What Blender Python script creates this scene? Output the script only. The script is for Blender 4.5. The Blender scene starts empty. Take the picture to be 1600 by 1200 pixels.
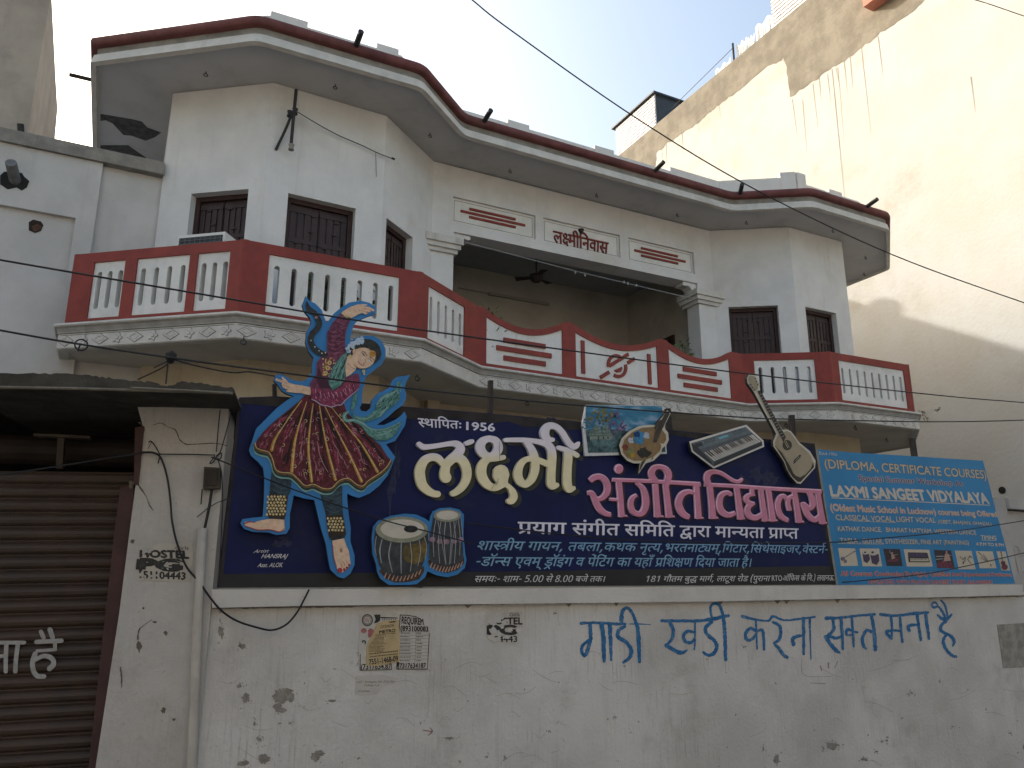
import bpy, math, random
from mathutils import Vector, Matrix
from mathutils.geometry import tessellate_polygon
from math import sin, cos, radians, pi

random.seed(7)
SC = bpy.context.scene
COL = SC.collection

# ------------------------------------------------------------------ camera
F_PX, PITCH, YAW, EYE = 1220.0, radians(14.2), radians(26.9), 1.6
cam = bpy.data.cameras.new('camera')
cam.sensor_width = 36.0
cam.lens = 36.0 * F_PX / 1600.0
cam.clip_start = 0.05
cam.clip_end = 2000.0
camo = bpy.data.objects.new('camera', cam)
COL.objects.link(camo)
camo.location = (0, 0, EYE)
camo.rotation_euler = (radians(90) + PITCH, 0, -YAW)
SC.camera = camo

# ------------------------------------------------------------------ light
SUN_TRAVEL = Vector((0.60, -1.0, -0.60)).normalized()
SUN_EL = math.asin(-SUN_TRAVEL.z)
SUN_AZ = math.atan2(-SUN_TRAVEL.x, -SUN_TRAVEL.y)
W = bpy.data.worlds.new('World')
SC.world = W
W.use_nodes = True
nt = W.node_tree
bg = nt.nodes['Background']
sky = nt.nodes.new('ShaderNodeTexSky')
sky.sky_type = 'NISHITA'
sky.sun_disc = False
sky.sun_elevation = SUN_EL
sky.sun_rotation = SUN_AZ
sky.air_density = 1.5
sky.dust_density = 7.0
sky.ozone_density = 1.0
nt.links.new(sky.outputs['Color'], bg.inputs['Color'])
bg.inputs['Strength'].default_value = 0.15
sun = bpy.data.lights.new('sun', 'SUN')
sun.energy = 2.15
sun.angle = radians(0.5)
sun.color = (1.0, 0.97, 0.92)
suno = bpy.data.objects.new('sun', sun)
COL.objects.link(suno)
suno.rotation_euler = SUN_TRAVEL.to_track_quat('-Z', 'Y').to_euler()
suno.location = (-8, 12, 20)
SC.view_settings.view_transform = 'Standard'
SC.view_settings.look = 'None'
SC.view_settings.exposure = 1.15
SC.view_settings.gamma = 1.0

# ------------------------------------------------------------------ survey helpers: a photo point -> a point on a real plane
cp, sp, cyw, syw = cos(PITCH), sin(PITCH), cos(YAW), sin(YAW)
FW = Vector((cp * syw, cp * cyw, sp))
RT = Vector((cyw, -syw, 0))
UP = RT.cross(FW)
C0 = Vector((0, 0, EYE))

def ray(x, y):
    return FW * F_PX + RT * (x - 800) + UP * (600 - y)

class Frame:
    def __init__(s, O, U, V=(0, 0, 1)):
        s.O = Vector(O); s.U = Vector(U).normalized(); s.V = Vector(V).normalized()
        s.N = Vector((s.U.y, -s.U.x, 0)).normalized() if abs(s.V.z) > .9 else s.U.cross(s.V)
    def px(s, x, y, n=0.0):
        d = ray(x, y)
        o = s.O + s.N * n
        t = (o - C0).dot(s.N) / d.dot(s.N)
        r = C0 + d * t - o
        return (r.dot(s.U), r.dot(s.V))
    def w(s, u, v, n=0.0):
        return s.O + s.U * u + s.V * v + s.N * n
    def wp(s, x, y, n=0.0):
        u, v = s.px(x, y, n)
        return s.w(u, v, n)

def on_z(x, y, z):
    d = ray(x, y)
    return C0 + d * ((z - EYE) / d.z)

# ------------------------------------------------------------------ object helpers
S = [1.0]            # current survey scale about the camera foot (the house stands farther off than first surveyed)
ORG = {}

def sc(p):
    return C0 + (Vector(p) - C0) * S[0]

class MB:
    def __init__(s): s.v = []; s.f = []
    def add(s, vs, fs):
        b = len(s.v)
        s.v += [Vector(p) for p in vs]
        s.f += [tuple(b + i for i in f) for f in fs]
        return s
    def quad(s, a, b, c, d): return s.add([a, b, c, d], [(0, 1, 2, 3)])
    def hexa(s, p):          # 8 points: bottom ring 0-3, top ring 4-7
        return s.add(p, [(3, 2, 1, 0), (4, 5, 6, 7), (0, 1, 5, 4), (1, 2, 6, 5), (2, 3, 7, 6), (3, 0, 4, 7)])
    def box(s, a, b):
        x0, y0, z0 = a; x1, y1, z1 = b
        return s.hexa([(x0, y0, z0), (x1, y0, z0), (x1, y1, z0), (x0, y1, z0), (x0, y0, z1), (x1, y0, z1), (x1, y1, z1), (x0, y1, z1)])
    def fbox(s, fr, u0, u1, v0, v1, n0, n1):
        P = [fr.w(u, v, n) for v in (v0, v1) for (u, n) in ((u0, n1), (u1, n1), (u1, n0), (u0, n0))]
        return s.hexa(P)
    def tube(s, pts, r, seg=8, cap=True):
        pts = [Vector(p) for p in pts]
        rs = r if isinstance(r, (list, tuple)) else [r] * len(pts)
        prev = None; rings = []
        for i, p in enumerate(pts):
            a = pts[max(i - 1, 0)]; b = pts[min(i + 1, len(pts) - 1)]
            t = (b - a).normalized()
            if prev is None:
                x = t.orthogonal().normalized()
            else:
                x = (prev - t * prev.dot(t)).normalized()
            prev = x; y = t.cross(x)
            rings.append([p + (x * cos(k * 2 * pi / seg) + y * sin(k * 2 * pi / seg)) * rs[i] for k in range(seg)])
        vs = [q for rg in rings for q in rg]; fs = []
        for i in range(len(pts) - 1):
            for k in range(seg):
                fs.append((i * seg + k, i * seg + (k + 1) % seg, (i + 1) * seg + (k + 1) % seg, (i + 1) * seg + k))
        if cap:
            fs.append(tuple(range(seg))[::-1]); fs.append(tuple((len(pts) - 1) * seg + k for k in range(seg)))
        return s.add(vs, fs)
    def lathe(s, prof, c, seg=20):
        vs = []; fs = []
        for (r, z) in prof:
            for k in range(seg):
                vs.append((c[0] + r * cos(k * 2 * pi / seg), c[1] + r * sin(k * 2 * pi / seg), c[2] + z))
        for i in range(len(prof) - 1):
            for k in range(seg):
                fs.append((i * seg + k, i * seg + (k + 1) % seg, (i + 1) * seg + (k + 1) % seg, (i + 1) * seg + k))
        fs.append(tuple(range(seg))[::-1]); fs.append(tuple((len(prof) - 1) * seg + k for k in range(seg)))
        return s.add(vs, fs)
    def poly(s, loops, mapf, n0, n1, back=False):
        """filled outline (first loop outer, others holes) between depth n0 (back) and n1 (front); mapf(x, y, n) -> world"""
        flat = [p for lp in loops for p in lp]
        tr = tessellate_polygon([[Vector((p[0], p[1], 0)) for p in lp] for lp in loops])
        fr = [mapf(p[0], p[1], n1) for p in flat]
        s.add(fr, [tuple(t) for t in tr])
        if n0 is not None and n0 != n1:
            o = 0
            for lp in loops:
                m = len(lp)
                a = [mapf(p[0], p[1], n1) for p in lp]
                b = [mapf(p[0], p[1], n0) for p in lp]
                s.add(a + b, [(k, (k + 1) % m, m + (k + 1) % m, m + k) for k in range(m)])
            if back:
                s.add([mapf(p[0], p[1], n0) for p in flat], [tuple(t)[::-1] for t in tr])
        return s
    def fpoly(s, fr, loops, n0, n1, back=False):
        return s.poly(loops, lambda u, v, n: fr.w(u, v, n), n0, n1, back)
    def pxpoly(s, fr, pts, n0, n1, holes=(), back=False):
        lp = [[fr.px(x, y, n1) for x, y in pts]] + [[fr.px(x, y, n1) for x, y in h] for h in holes]
        return s.fpoly(fr, lp, n0, n1, back)

def build(name, mb, m, parent=None, smooth=False, org=None):
    me = bpy.data.meshes.new(name)
    vs = [sc(v) for v in mb.v]
    if parent is not None:
        o0 = ORG[parent.name]
    else:
        if org is None:
            xs = [v.x for v in vs]; ys = [v.y for v in vs]; zs = [v.z for v in vs]
            o0 = Vector(((min(xs) + max(xs)) / 2, (min(ys) + max(ys)) / 2, min(zs)))
        else:
            o0 = sc(org)
    me.from_pydata([v - o0 for v in vs], [], mb.f)
    me.update()
    if m is not None: me.materials.append(m)
    if smooth:
        for p in me.polygons: p.use_smooth = True
    o = bpy.data.objects.new(name, me)
    COL.objects.link(o)
    ORG[o.name] = o0
    if parent is not None: o.parent = parent
    else: o.location = o0
    return o

def tag(o, label=None, cat=None, group=None, kind=None):
    if label: o['label'] = label
    if cat: o['category'] = cat
    if group: o['group'] = group
    if kind: o['kind'] = kind
    return o

def thing(name, label, cat, base, group=None):
    o = bpy.data.objects.new(name, None)
    COL.objects.link(o)
    o.empty_display_size = 0.1
    o.location = sc(base)
    ORG[o.name] = Vector(o.location)
    return tag(o, label, cat, group)

def spline(pts, step=6):
    """Catmull-Rom through tuples of any width"""
    out = []; n = len(pts)
    if n < 3: return [tuple(p) for p in pts]
    for i in range(n - 1):
        p0 = pts[max(i - 1, 0)]; p1 = pts[i]; p2 = pts[i + 1]; p3 = pts[min(i + 2, n - 1)]
        for k in range(step):
            t = k / step
            out.append(tuple(.5 * (2 * b + (c - a) * t + (2 * a - 5 * b + 4 * c - d) * t * t + (3 * b - a - 3 * c + d) * t ** 3) for a, b, c, d in zip(p0, p1, p2, p3)))
    out.append(tuple(pts[-1]))
    return out

STAG = [0]
def stagger():
    STAG[0] = (STAG[0] + 1) % 9
    return STAG[0] * 0.00022

def stroke(mb, fr, pts, n1, n0=None, round_=True, off=(0, 0), grow=0.0, step=6, rough=0.0):
    """brush stroke: pts (x, y, width) surveyed on frame fr; front at n1, sides back to n0"""
    q = spline([tuple(p) for p in pts], step)
    q = [(x + off[0], y + off[1], max(w + grow, .6)) for x, y, w in q]
    L = []; R = []
    for i, (x, y, w) in enumerate(q):
        a = q[max(i - 1, 0)]; b = q[min(i + 1, len(q) - 1)]
        dx, dy = b[0] - a[0], b[1] - a[1]
        l = math.hypot(dx, dy) or 1
        nx, ny = -dy / l, dx / l
        h1 = w / 2 * (1 + random.uniform(-rough, rough)); h2 = w / 2 * (1 + random.uniform(-rough, rough))
        L.append((x + nx * h1, y + ny * h1)); R.append((x - nx * h2, y - ny * h2))
    st = stagger()
    m = len(q)
    vs = []; fs = []
    def wn(i): return n1 + st + .0003 * i / m
    for i in range(m):
        vs.append(fr.wp(*L[i], wn(i))); vs.append(fr.wp(*R[i], wn(i)))
    for i in range(m - 1): fs.append((2 * i, 2 * i + 1, 2 * i + 3, 2 * i + 2))
    outline = [(L[i], i) for i in range(m)]
    def capf(i, sgn):
        x, y, w = q[i]
        a = q[max(i - 1, 0)]; b = q[min(i + 1, m - 1)]
        dx, dy = b[0] - a[0], b[1] - a[1]
        ang = math.atan2(dy, dx)
        return [((x + cos(ang + sgn * (pi / 2 - k * pi / 6) ) * w / 2, y + sin(ang + sgn * (pi / 2 - k * pi / 6)) * w / 2), i) for k in range(1, 6)]
    ec = []; scap = []
    if round_:
        # end cap: from L[m-1] round to R[m-1]
        x, y, w = q[-1]; a = q[-2]; ang = math.atan2(y - a[1], x - a[0])
        ec = [((x + cos(ang + pi / 2 - k * pi / 6) * w / 2, y + sin(ang + pi / 2 - k * pi / 6) * w / 2), m - 1) for k in range(1, 6)]
        x, y, w = q[0]; a = q[1]; ang = math.atan2(a[1] - y, a[0] - x)
        scap = [((x + cos(ang - pi / 2 - k * pi / 6) * w / 2, y + sin(ang - pi / 2 - k * pi / 6) * w / 2), 0) for k in range(1, 6)]
        for cap, ia, ib in ((ec, 2 * (m - 1), 2 * (m - 1) + 1), (scap, 1, 0)):
            b0 = len(vs)
            for p, i in cap: vs.append(fr.wp(*p, wn(i)))
            fs.append(tuple([ia] + list(range(b0, b0 + len(cap))) + [ib]))
    mb.add(vs, fs)
    if n0 is not None:
        ol = outline + ec + [(R[i], i) for i in range(m - 1, -1, -1)] + scap
        A = [fr.wp(*p, wn(i)) for p, i in ol]
        k = len(A)
        B = [a - fr.N * (n1 - n0) for a in A]
        mb.add(A + B, [(j, (j + 1) % k, k + (j + 1) % k, k + j) for j in range(k)])
    return mb

def ellipse(cx, cy, rx, ry, n=28, rot=0.0):
    return [(cx + rx * cos(t) * cos(rot) - ry * sin(t) * sin(rot), cy + rx * cos(t) * sin(rot) + ry * sin(t) * cos(rot)) for t in (k * 2 * pi / n for k in range(n))]

def blob(cx, cy, rx, ry, n=18, j=.35):
    return [(cx + rx * (1 + random.uniform(-j, j)) * cos(k * 2 * pi / n), cy + ry * (1 + random.uniform(-j, j)) * sin(k * 2 * pi / n)) for k in range(n)]

# ------------------------------------------------------------------ materials (all procedural)
MATS = {}
def mat(name, col, rough=.8, var=.0, scale=6.0, col2=None, stain=0.0, stain_col=(.10, .09, .075), stain_scale=1.3, streak=0.0, speck=0.0, bump=0.0, bump_scale=60.0, spec=.25, metal=0.0, spot=0.0, spot_col=(.16, .15, .13), spot_scale=5.0, fine=0.0):
    if name in MATS: return MATS[name]
    m = bpy.data.materials.new(name); MATS[name] = m
    m.use_nodes = True
    t = m.node_tree; N = t.nodes; Lk = t.links
    b = N['Principled BSDF']
    b.inputs['Roughness'].default_value = rough
    b.inputs['Specular IOR Level'].default_value = spec
    b.inputs['Metallic'].default_value = metal
    tc = N.new('ShaderNodeTexCoord')
    geo = N.new('ShaderNodeNewGeometry')
    pos = geo.outputs['Position']
    c = None
    def noise(sc_, det=4.0, vec=None, rg=.6):
        n = N.new('ShaderNodeTexNoise'); n.inputs['Scale'].default_value = sc_; n.inputs['Detail'].default_value = det; n.inputs['Roughness'].default_value = rg
        Lk.new(vec if vec is not None else pos, n.inputs['Vector']); return n.outputs['Fac']
    def ramp(fac, a, bb):
        r = N.new('ShaderNodeMapRange'); r.inputs['From Min'].default_value = a; r.inputs['From Max'].default_value = bb; r.interpolation_type = 'SMOOTHSTEP'
        Lk.new(fac, r.inputs['Value']); return r.outputs['Result']
    def mul(f, k):
        q = N.new('ShaderNodeMath'); q.operation = 'MULTIPLY'; q.use_clamp = True
        Lk.new(f, q.inputs[0])
        if isinstance(k, float): q.inputs[1].default_value = k
        else: Lk.new(k, q.inputs[1])
        return q.outputs[0]
    def mix(fac, ca, cb):
        q = N.new('ShaderNodeMix'); q.data_type = 'RGBA'
        if isinstance(fac, float): q.inputs[0].default_value = fac
        else: Lk.new(fac, q.inputs[0])
        for i, cc in ((6, ca), (7, cb)):
            if isinstance(cc, tuple): q.inputs[i].default_value = (*cc, 1)
            else: Lk.new(cc, q.inputs[i])
        return q.outputs[2]
    c = tuple(col)
    if var > 0 or col2:
        c2 = tuple(col2) if col2 else tuple(x * (1 - var) for x in col)
        c = mix(ramp(noise(scale, 5.0), .32, .68), c, c2)
    if stain > 0:
        c = mix(mul(ramp(noise(stain_scale, 8.0, rg=.72), .50, .78), float(stain)), c, tuple(stain_col))
    if streak > 0:
        mp = N.new('ShaderNodeMapping'); mp.inputs['Scale'].default_value = (9, 9, .55); Lk.new(pos, mp.inputs['Vector'])
        f = mul(ramp(noise(1.0, 6.0, mp.outputs[0], .65), .52, .80), ramp(noise(.7, 2.0), .35, .7))
        c = mix(mul(f, float(streak)), c, tuple(stain_col))
    if fine > 0:
        mp2 = N.new('ShaderNodeMapping'); mp2.inputs['Scale'].default_value = (70, 70, 3.0); Lk.new(pos, mp2.inputs['Vector'])
        f = mul(ramp(noise(1.0, 5.0, mp2.outputs[0], .7), .50, .72), ramp(noise(1.6, 4.0), .38, .66))
        c = mix(mul(f, float(fine)), c, tuple(stain_col))
    if speck > 0:
        c = mix(mul(ramp(noise(38.0, 3.0), .66, .72), float(speck)), c, tuple(stain_col))
    if spot > 0:
        f = mul(ramp(noise(spot_scale, 9.0, rg=.75), .655, .68), float(spot))
        c = mix(f, c, tuple(spot_col))
    if isinstance(c, tuple): b.inputs['Base Color'].default_value = (*c, 1)
    else: Lk.new(c, b.inputs['Base Color'])
    if bump > 0:
        bp = N.new('ShaderNodeBump'); bp.inputs['Strength'].default_value = bump; bp.inputs['Distance'].default_value = .02
        Lk.new(noise(bump_scale, 6.0), bp.inputs['Height']); Lk.new(bp.outputs[0], b.inputs['Normal'])
    return m

def plain(name, col, rough=.6, var=.12, scale=14.0, spec=.3, **k):
    return mat(name, col, rough, var, scale, spec=spec, **k)
# ================================================================== materials used
M_HOUSE = mat('house_whitewash', (.63, .628, .62), .9, .10, 2.2, stain=.35, stain_col=(.33, .28, .21), stain_scale=1.0, streak=.30, speck=.25, bump=.25, bump_scale=45, spot=.25, spot_scale=2.4, spot_col=(.36, .32, .26))
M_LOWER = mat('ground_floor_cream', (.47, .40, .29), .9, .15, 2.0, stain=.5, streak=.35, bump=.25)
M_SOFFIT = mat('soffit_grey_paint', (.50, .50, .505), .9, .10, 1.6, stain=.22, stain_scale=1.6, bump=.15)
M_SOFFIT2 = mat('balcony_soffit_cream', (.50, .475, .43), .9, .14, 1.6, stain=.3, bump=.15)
M_RED = mat('oxide_red_paint', (.245, .048, .038), .65, .22, 3.0, stain=.22, stain_col=(.09, .05, .045), speck=.2, bump=.12, bump_scale=30)
M_RED2 = mat('faded_red_nosing', (.165, .062, .060), .8, .35, 4.0, stain=.4, stain_col=(.10, .075, .07), bump=.2)
M_PANEL = mat('railing_white', (.66, .655, .63), .85, .08, 4.0, stain=.3, speck=.3, streak=.25, bump=.12)
M_CEM = mat('weathered_cement', (.27, .255, .23), .95, .30, 5.0, stain=.5, stain_col=(.12, .11, .10), streak=.3, bump=.4, bump_scale=35)
M_CORN = mat('cornice_white', (.56, .545, .51), .9, .15, 6.0, stain=.5, streak=.5, speck=.5, stain_col=(.17, .155, .13), bump=.15)
M_COVE = mat('cornice_grey_cove', (.31, .30, .275), .95, .2, 9.0, streak=.6, stain=.4, bump=.25)  # cove coloured greyer than the lip above and the frieze below
M_GROOVE = mat('frieze_dirt_line', (.16, .15, .13), .95)
M_WOOD = mat('dark_brown_shutter', (.040, .022, .022), .55, .35, 7.0, spec=.35)
M_WOOD2 = mat('dark_brown_frame', (.050, .028, .026), .6, .3, 7.0)
M_DARK = mat('interior_dark', (.02, .02, .02), .9)
M_INT = mat('verandah_wall', (.48, .455, .40), .9, .15, 2.0, stain=.3)
M_CEIL = mat('verandah_ceiling', (.34, .35, .355), .9, .12, 2.0)
M_IRON = mat('rusty_iron', (.055, .045, .042), .75, .4, 20.0, metal=.3)
M_PIPE = mat('iron_pipe', (.045, .045, .05), .6, .3, 14.0, metal=.4)
M_BLACK = mat('black_wire', (.012, .012, .014), .5)
M_PLAST = mat('white_plastic', (.62, .62, .60), .45, .06, 9.0)
M_LEAF = mat('leaf_green', (.045, .10, .03), .5, .5, 30.0, col2=(.09, .13, .03))
M_POT = mat('terracotta', (.22, .09, .05), .85, .25, 10.0)

# ================================================================== HOUSE (surveyed small, placed by the common scale 1.2)
S[0] = 1.2
ZB, ZF, ZC = 3.60, 3.83, 6.60       # balcony soffit, balcony floor / cornice top, eaves soffit
house = thing('house', 'two-storey white house with oxide red balcony railing, angled bays and deep grey eaves', 'house', (4.5, 9.5, -.0))
WP = [(.085, 8.13), (1.0, 7.46), (2.24, 7.50), (3.06, 8.17), (7.42, 8.17), (8.37, 7.55), (9.47, 7.55), (10.45, 8.40)]
CH = [(-.69, 13.5), (-.69, 7.92), (.73, 6.83), (2.41, 6.81), (3.16, 7.44), (7.26, 7.48), (8.155, 6.89), (9.74, 6.91), (11.05, 7.94), (11.05, 13.5)]
CHF = None
BR = [(-.57, 13.0), (-.57, 7.78), (.775, 6.73), (2.43, 6.73), (3.31, 7.36), (7.20, 7.46), (8.15, 6.87), (9.65, 6.83), (10.85, 7.80), (10.85, 13.0)]

def offset(pl, d):
    out = []
    for i, p in enumerate(pl):
        ns = []
        for a, b in ((i - 1, i), (i, i + 1)):
            if 0 <= a and b < len(pl):
                dx, dy = pl[b][0] - pl[a][0], pl[b][1] - pl[a][1]; l = math.hypot(dx, dy)
                ns.append(Vector((dy / l, -dx / l)))
        n = ns[0] if len(ns) == 1 else (ns[0] + ns[1]) / (1 + ns[0].dot(ns[1]))
        out.append((p[0] + n.x * d, p[1] + n.y * d))
    return out

def fillet(pl, r=.09, n=4):
    out = [pl[0]]
    for j, (a, b, c) in enumerate(zip(pl, pl[1:], pl[2:])):
        if j == 0:
            out.append(b); continue
        A, B, C = Vector(a), Vector(b), Vector(c)
        p = B + (A - B).normalized() * r; q = B + (C - B).normalized() * r
        for k in range(n + 1):
            t = k / n; v = p * (1 - t) ** 2 + B * 2 * t * (1 - t) + q * t * t
            out.append((v.x, v.y))
    return out + [pl[-1]]

def sweep(mb, pl, prof, closed_ends=True, sub=None):
    rings = []
    for d, z in prof:
        rings.append([(x, y, z) for x, y in offset(pl, d)])
    m = len(pl)
    vs = [p for r in rings for p in r]; fs = []
    for i in range(len(rings) - 1):
        for k in range(m - 1):
            fs.append((i * m + k, i * m + k + 1, (i + 1) * m + k + 1, (i + 1) * m + k))
    return mb.add(vs, fs)

def seg_frame(p, q, off=0.0):
    d = Vector((q[0] - p[0], q[1] - p[1], 0)).normalized()
    n = Vector((d.y, -d.x, 0))
    return Frame(Vector((p[0], p[1], 0)) + n * off, d), math.hypot(q[0] - p[0], q[1] - p[1])

def wall_with_openings(mb, fr, L, z0, z1, ops, depth=.13):
    """front face with rectangular openings (u0,u1,za,zb) and their reveals"""
    outer = [(0, z0), (L, z0), (L, z1), (0, z1)]
    ops = sorted(ops); us = [0]
    x = 0
    for (a, b, za, zb) in ops:
        mb.quad(fr.w(x, z0), fr.w(a, z0), fr.w(a, z1), fr.w(x, z1))
        if za > z0: mb.quad(fr.w(a, z0), fr.w(b, z0), fr.w(b, za), fr.w(a, za))
        mb.quad(fr.w(a, zb), fr.w(b, zb), fr.w(b, z1), fr.w(a, z1))
        for (p, q) in (((a, za), (a, zb)), ((b, zb), (b, za)), ((a, zb), (b, zb)), ((b, za), (a, za))):
            mb.quad(fr.w(*p), fr.w(*q), fr.w(*q, -depth), fr.w(*p, -depth))
        x = b
    mb.quad(fr.w(x, z0), fr.w(L, z0), fr.w(L, z1), fr.w(x, z1))

# --- upper walls with their shuttered openings
WIN = {0: ((298, 312), (388, 300)), 1: ((450, 309), (556, 322)), 2: ((604, 341), (645, 372)), 4: ((1138, 479), (1215, 475)), 5: ((1258, 478), (1306, 487))}
uw = MB(); uwr = MB()
wins = []
for i in range(len(WP) - 1):
    if i == 3: continue
    fr, L = seg_frame(WP[i], WP[i + 1])
    ops = []
    if i in WIN:
        (xa, ya), (xb, yb) = WIN[i]
        ua, va = fr.px(xa, ya); ub, vb = fr.px(xb, yb)
        zt = 5.43
        ops = [(ua, ub, ZF, zt)]
        wins.append((fr, ua, ub, ZF, zt))
    wall_with_openings(uw if i < 3 else uwr, fr, L, ZF - .05, ZC + .03, ops)
build('upper_wall', uw.quad((.085, 8.13, ZF - .05), (.085, 13.5, ZF - .05), (.085, 13.5, ZC + .03), (.085, 8.13, ZC + .03)), M_HOUSE, house)
uwr.quad((10.45, 8.40, ZF - .05), (10.45, 13.5, ZF - .05), (10.45, 13.5, ZC + .03), (10.45, 8.40, ZC + .03))
build('upper_wall', uwr, M_HOUSE, house)

for (fr, ua, ub, z0, z1) in wins:
    fm = MB(); t = .05
    fm.fbox(fr, ua, ua + t, z0, z1, -.17, -.09); fm.fbox(fr, ub - t, ub, z0, z1, -.17, -.09)
    fm.fbox(fr, ua + t, ub - t, z1 - t, z1, -.17, -.09)
    w = build('window', fm, M_WOOD2, house)
    mid = (ua + ub) / 2
    for a, b in ((ua + t, mid - .004), (mid + .004, ub - t)):
        lf = MB()
        lf.fbox(fr, a, b, z0, z1 - t, -.16, -.125)
        wd = (b - a)
        for k in range(4):
            x0 = a + wd * (k + .12) / 4; x1 = a + wd * (k + .88) / 4
            lf.fbox(fr, x0, x1, z0 + .02, z1 - t - .03, -.125, -.112)
        for zz in (z0 + .25, z0 + .75, z1 - t - .42, z1 - t - .09):
            lf.fbox(fr, a + .004, b - .004, zz, zz + .045, -.125, -.106)
        for k in range(5):
            uu = random.uniform(a + .03, b - .07); zz = z1 - .15 - .16 * k - random.uniform(0, .08)
            lf.fbox(fr, uu, uu + .05, zz, zz + .016, -.106, -.098)
        build('shutter_leaf', lf, M_WOOD, w)

# --- ground floor walls
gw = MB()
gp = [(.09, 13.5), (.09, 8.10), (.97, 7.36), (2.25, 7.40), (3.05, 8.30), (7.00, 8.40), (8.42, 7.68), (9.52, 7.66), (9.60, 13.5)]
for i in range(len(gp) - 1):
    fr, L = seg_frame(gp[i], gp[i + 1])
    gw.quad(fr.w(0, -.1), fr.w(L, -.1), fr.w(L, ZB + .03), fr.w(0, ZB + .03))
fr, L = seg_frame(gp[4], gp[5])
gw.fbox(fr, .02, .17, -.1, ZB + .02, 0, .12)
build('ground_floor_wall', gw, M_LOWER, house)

# --- verandah: recessed space behind the beam
vx0, vx1, vy = 3.06, 7.42, 10.3
vm = MB()
vm.quad((vx0, vy, ZF), (vx1, vy, ZF), (vx1, vy, 6.3), (vx0, vy, 6.3))
vm.quad((vx0, 8.17, ZF), (vx0, vy, ZF), (vx0, vy, 6.3), (vx0, 8.17, 6.3))
vm.quad((vx1, 8.17, ZF), (vx1, vy, ZF), (vx1, vy, 6.3), (vx1, 8.17, 6.3))
build('verandah_wall', vm, M_INT, house)
vm = MB(); vm.quad((vx0, 8.2, 6.29), (vx1, 8.2, 6.29), (vx1, vy, 6.29), (vx0, vy, 6.29))
build('verandah_ceiling', vm, M_CEIL, house)
fb = Frame((vx0, vy, 0), (1, 0, 0)); fsd = Frame((vx1, vy, 0), (0, -1, 0))
for (fr, u0, u1) in ((fb, .55, 1.35), (fb, 2.3, 2.75), (fsd, .35, 1.15)):
    dm = MB(); dm.fbox(fr, u0, u1, ZF + .01, 5.22, .0, .02); d = build('dark_doorway', dm, M_DARK, house)  # flat near-black sheet stands in for the unlit door opening
    dm = MB(); dm.fbox(fr, u0 - .06, u0, ZF + .01, 5.28, .0, .035); dm.fbox(fr, u1, u1 + .06, ZF + .01, 5.28, 0, .035); dm.fbox(fr, u0, u1, 5.22, 5.28, 0, .035)
    build('door_frame', dm, M_WOOD2, d)

# --- front beam with three sunk panels, pillars, capitals, brackets
fbm = Frame((3.06, 8.17, 0), (1, 0, 0)); BL = 7.42 - 3.06
bm = MB()
zb0 = 5.75
pans = [((708, 308), (837, 377)), ((849, 343), (970, 408)), ((982, 376), (1086, 432))]
PB = []
for (a, b) in pans:
    ua, _ = fbm.px(*a); ub, _ = fbm.px(*b)
    PB.append((ua, ub, 5.885, 6.22))
wall_with_openings(bm, fbm, BL, zb0, ZC + .03, PB, depth=.035)
bm.quad(fbm.w(0, zb0), fbm.w(BL, zb0), fbm.w(BL, zb0, -.28), fbm.w(0, zb0, -.28))
bm.quad(fbm.w(0, zb0, -.28), fbm.w(BL, zb0, -.28), fbm.w(BL, ZC, -.28), fbm.w(0, ZC, -.28))
beam = build('front_beam', bm, M_HOUSE, house)
for k, (ua, ub, za, zb) in enumerate(PB):
    pm = MB(); pm.quad(fbm.w(ua, za, -.034), fbm.w(ub, za, -.034), fbm.w(ub, zb, -.034), fbm.w(ua, zb, -.034))
    pn = build('sunk_panel', pm, M_PANEL, beam)
    gm = MB(); e = .028
    for (a, b, c, d) in ((ua + e, ub - e, zb - e - .006, zb - e), (ua + e, ub - e, za + e, za + e + .006), (ua + e, ua + e + .006, za + e, zb - e), (ub - e - .006, ub - e, za + e, zb - e)):
        gm.fbox(fbm, a, b, c, d, -.034, -.0325)
    build('panel_line', gm, M_GROOVE, beam)
    if k != 1:
        w_ = ub - ua
        sm = MB()
        for (x0, x1, zz) in ((.20, .76, 6.10), (.10, .88, 6.045), (.20, .76, 5.99)):
            sm.fbox(fbm, ua + w_ * x0, ua + w_ * x1, zz, zz + .03, -.0335, -.018)
        build('red_bar_motif', sm, M_RED, beam)

for (xa, xb) in ((3.055, 3.345), (7.125, 7.425)):
    build('verandah_pillar', MB().box((xa, 8.163, ZF), (xb, 8.42, zb0)), M_HOUSE, house)
for (xa, xb) in ((3.04, 3.35), (7.12, 7.45)):
    cm = MB()
    for k, (e, za, zb) in enumerate(((.035, 5.44, 5.49), (.065, 5.49, 5.55), (.09, 5.55, 5.635))):
        cm.box((xa - e, 8.163 - e, za), (xb + e, 8.44 + e, zb))
    build('capital', cm, M_CORN, house)
for sgn, xo in ((1, 3.345), (-1, 7.125)):
    prof = [(0, 5.635), (0, zb0 - .002), (.22, zb0 - .002), (.24, 5.735), (.235, 5.70), (.205, 5.69), (.16, 5.70), (.12, 5.69), (.09, 5.66), (.07, 5.62), (.05, 5.58), (.02, 5.56), (0, 5.56)]
    cm = MB(); fbr = Frame((xo, 8.20, 0), (1, 0, 0))
    cm.poly([[(sgn * a, b) for a, b in prof]], lambda u, v, n: fbr.w(u, v, n), -.16, 0.0, True)
    build('scroll_bracket', cm, M_HOUSE, house)

fn0 = Frame((0, 8.4, 0), (1, 0, 0))
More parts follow.
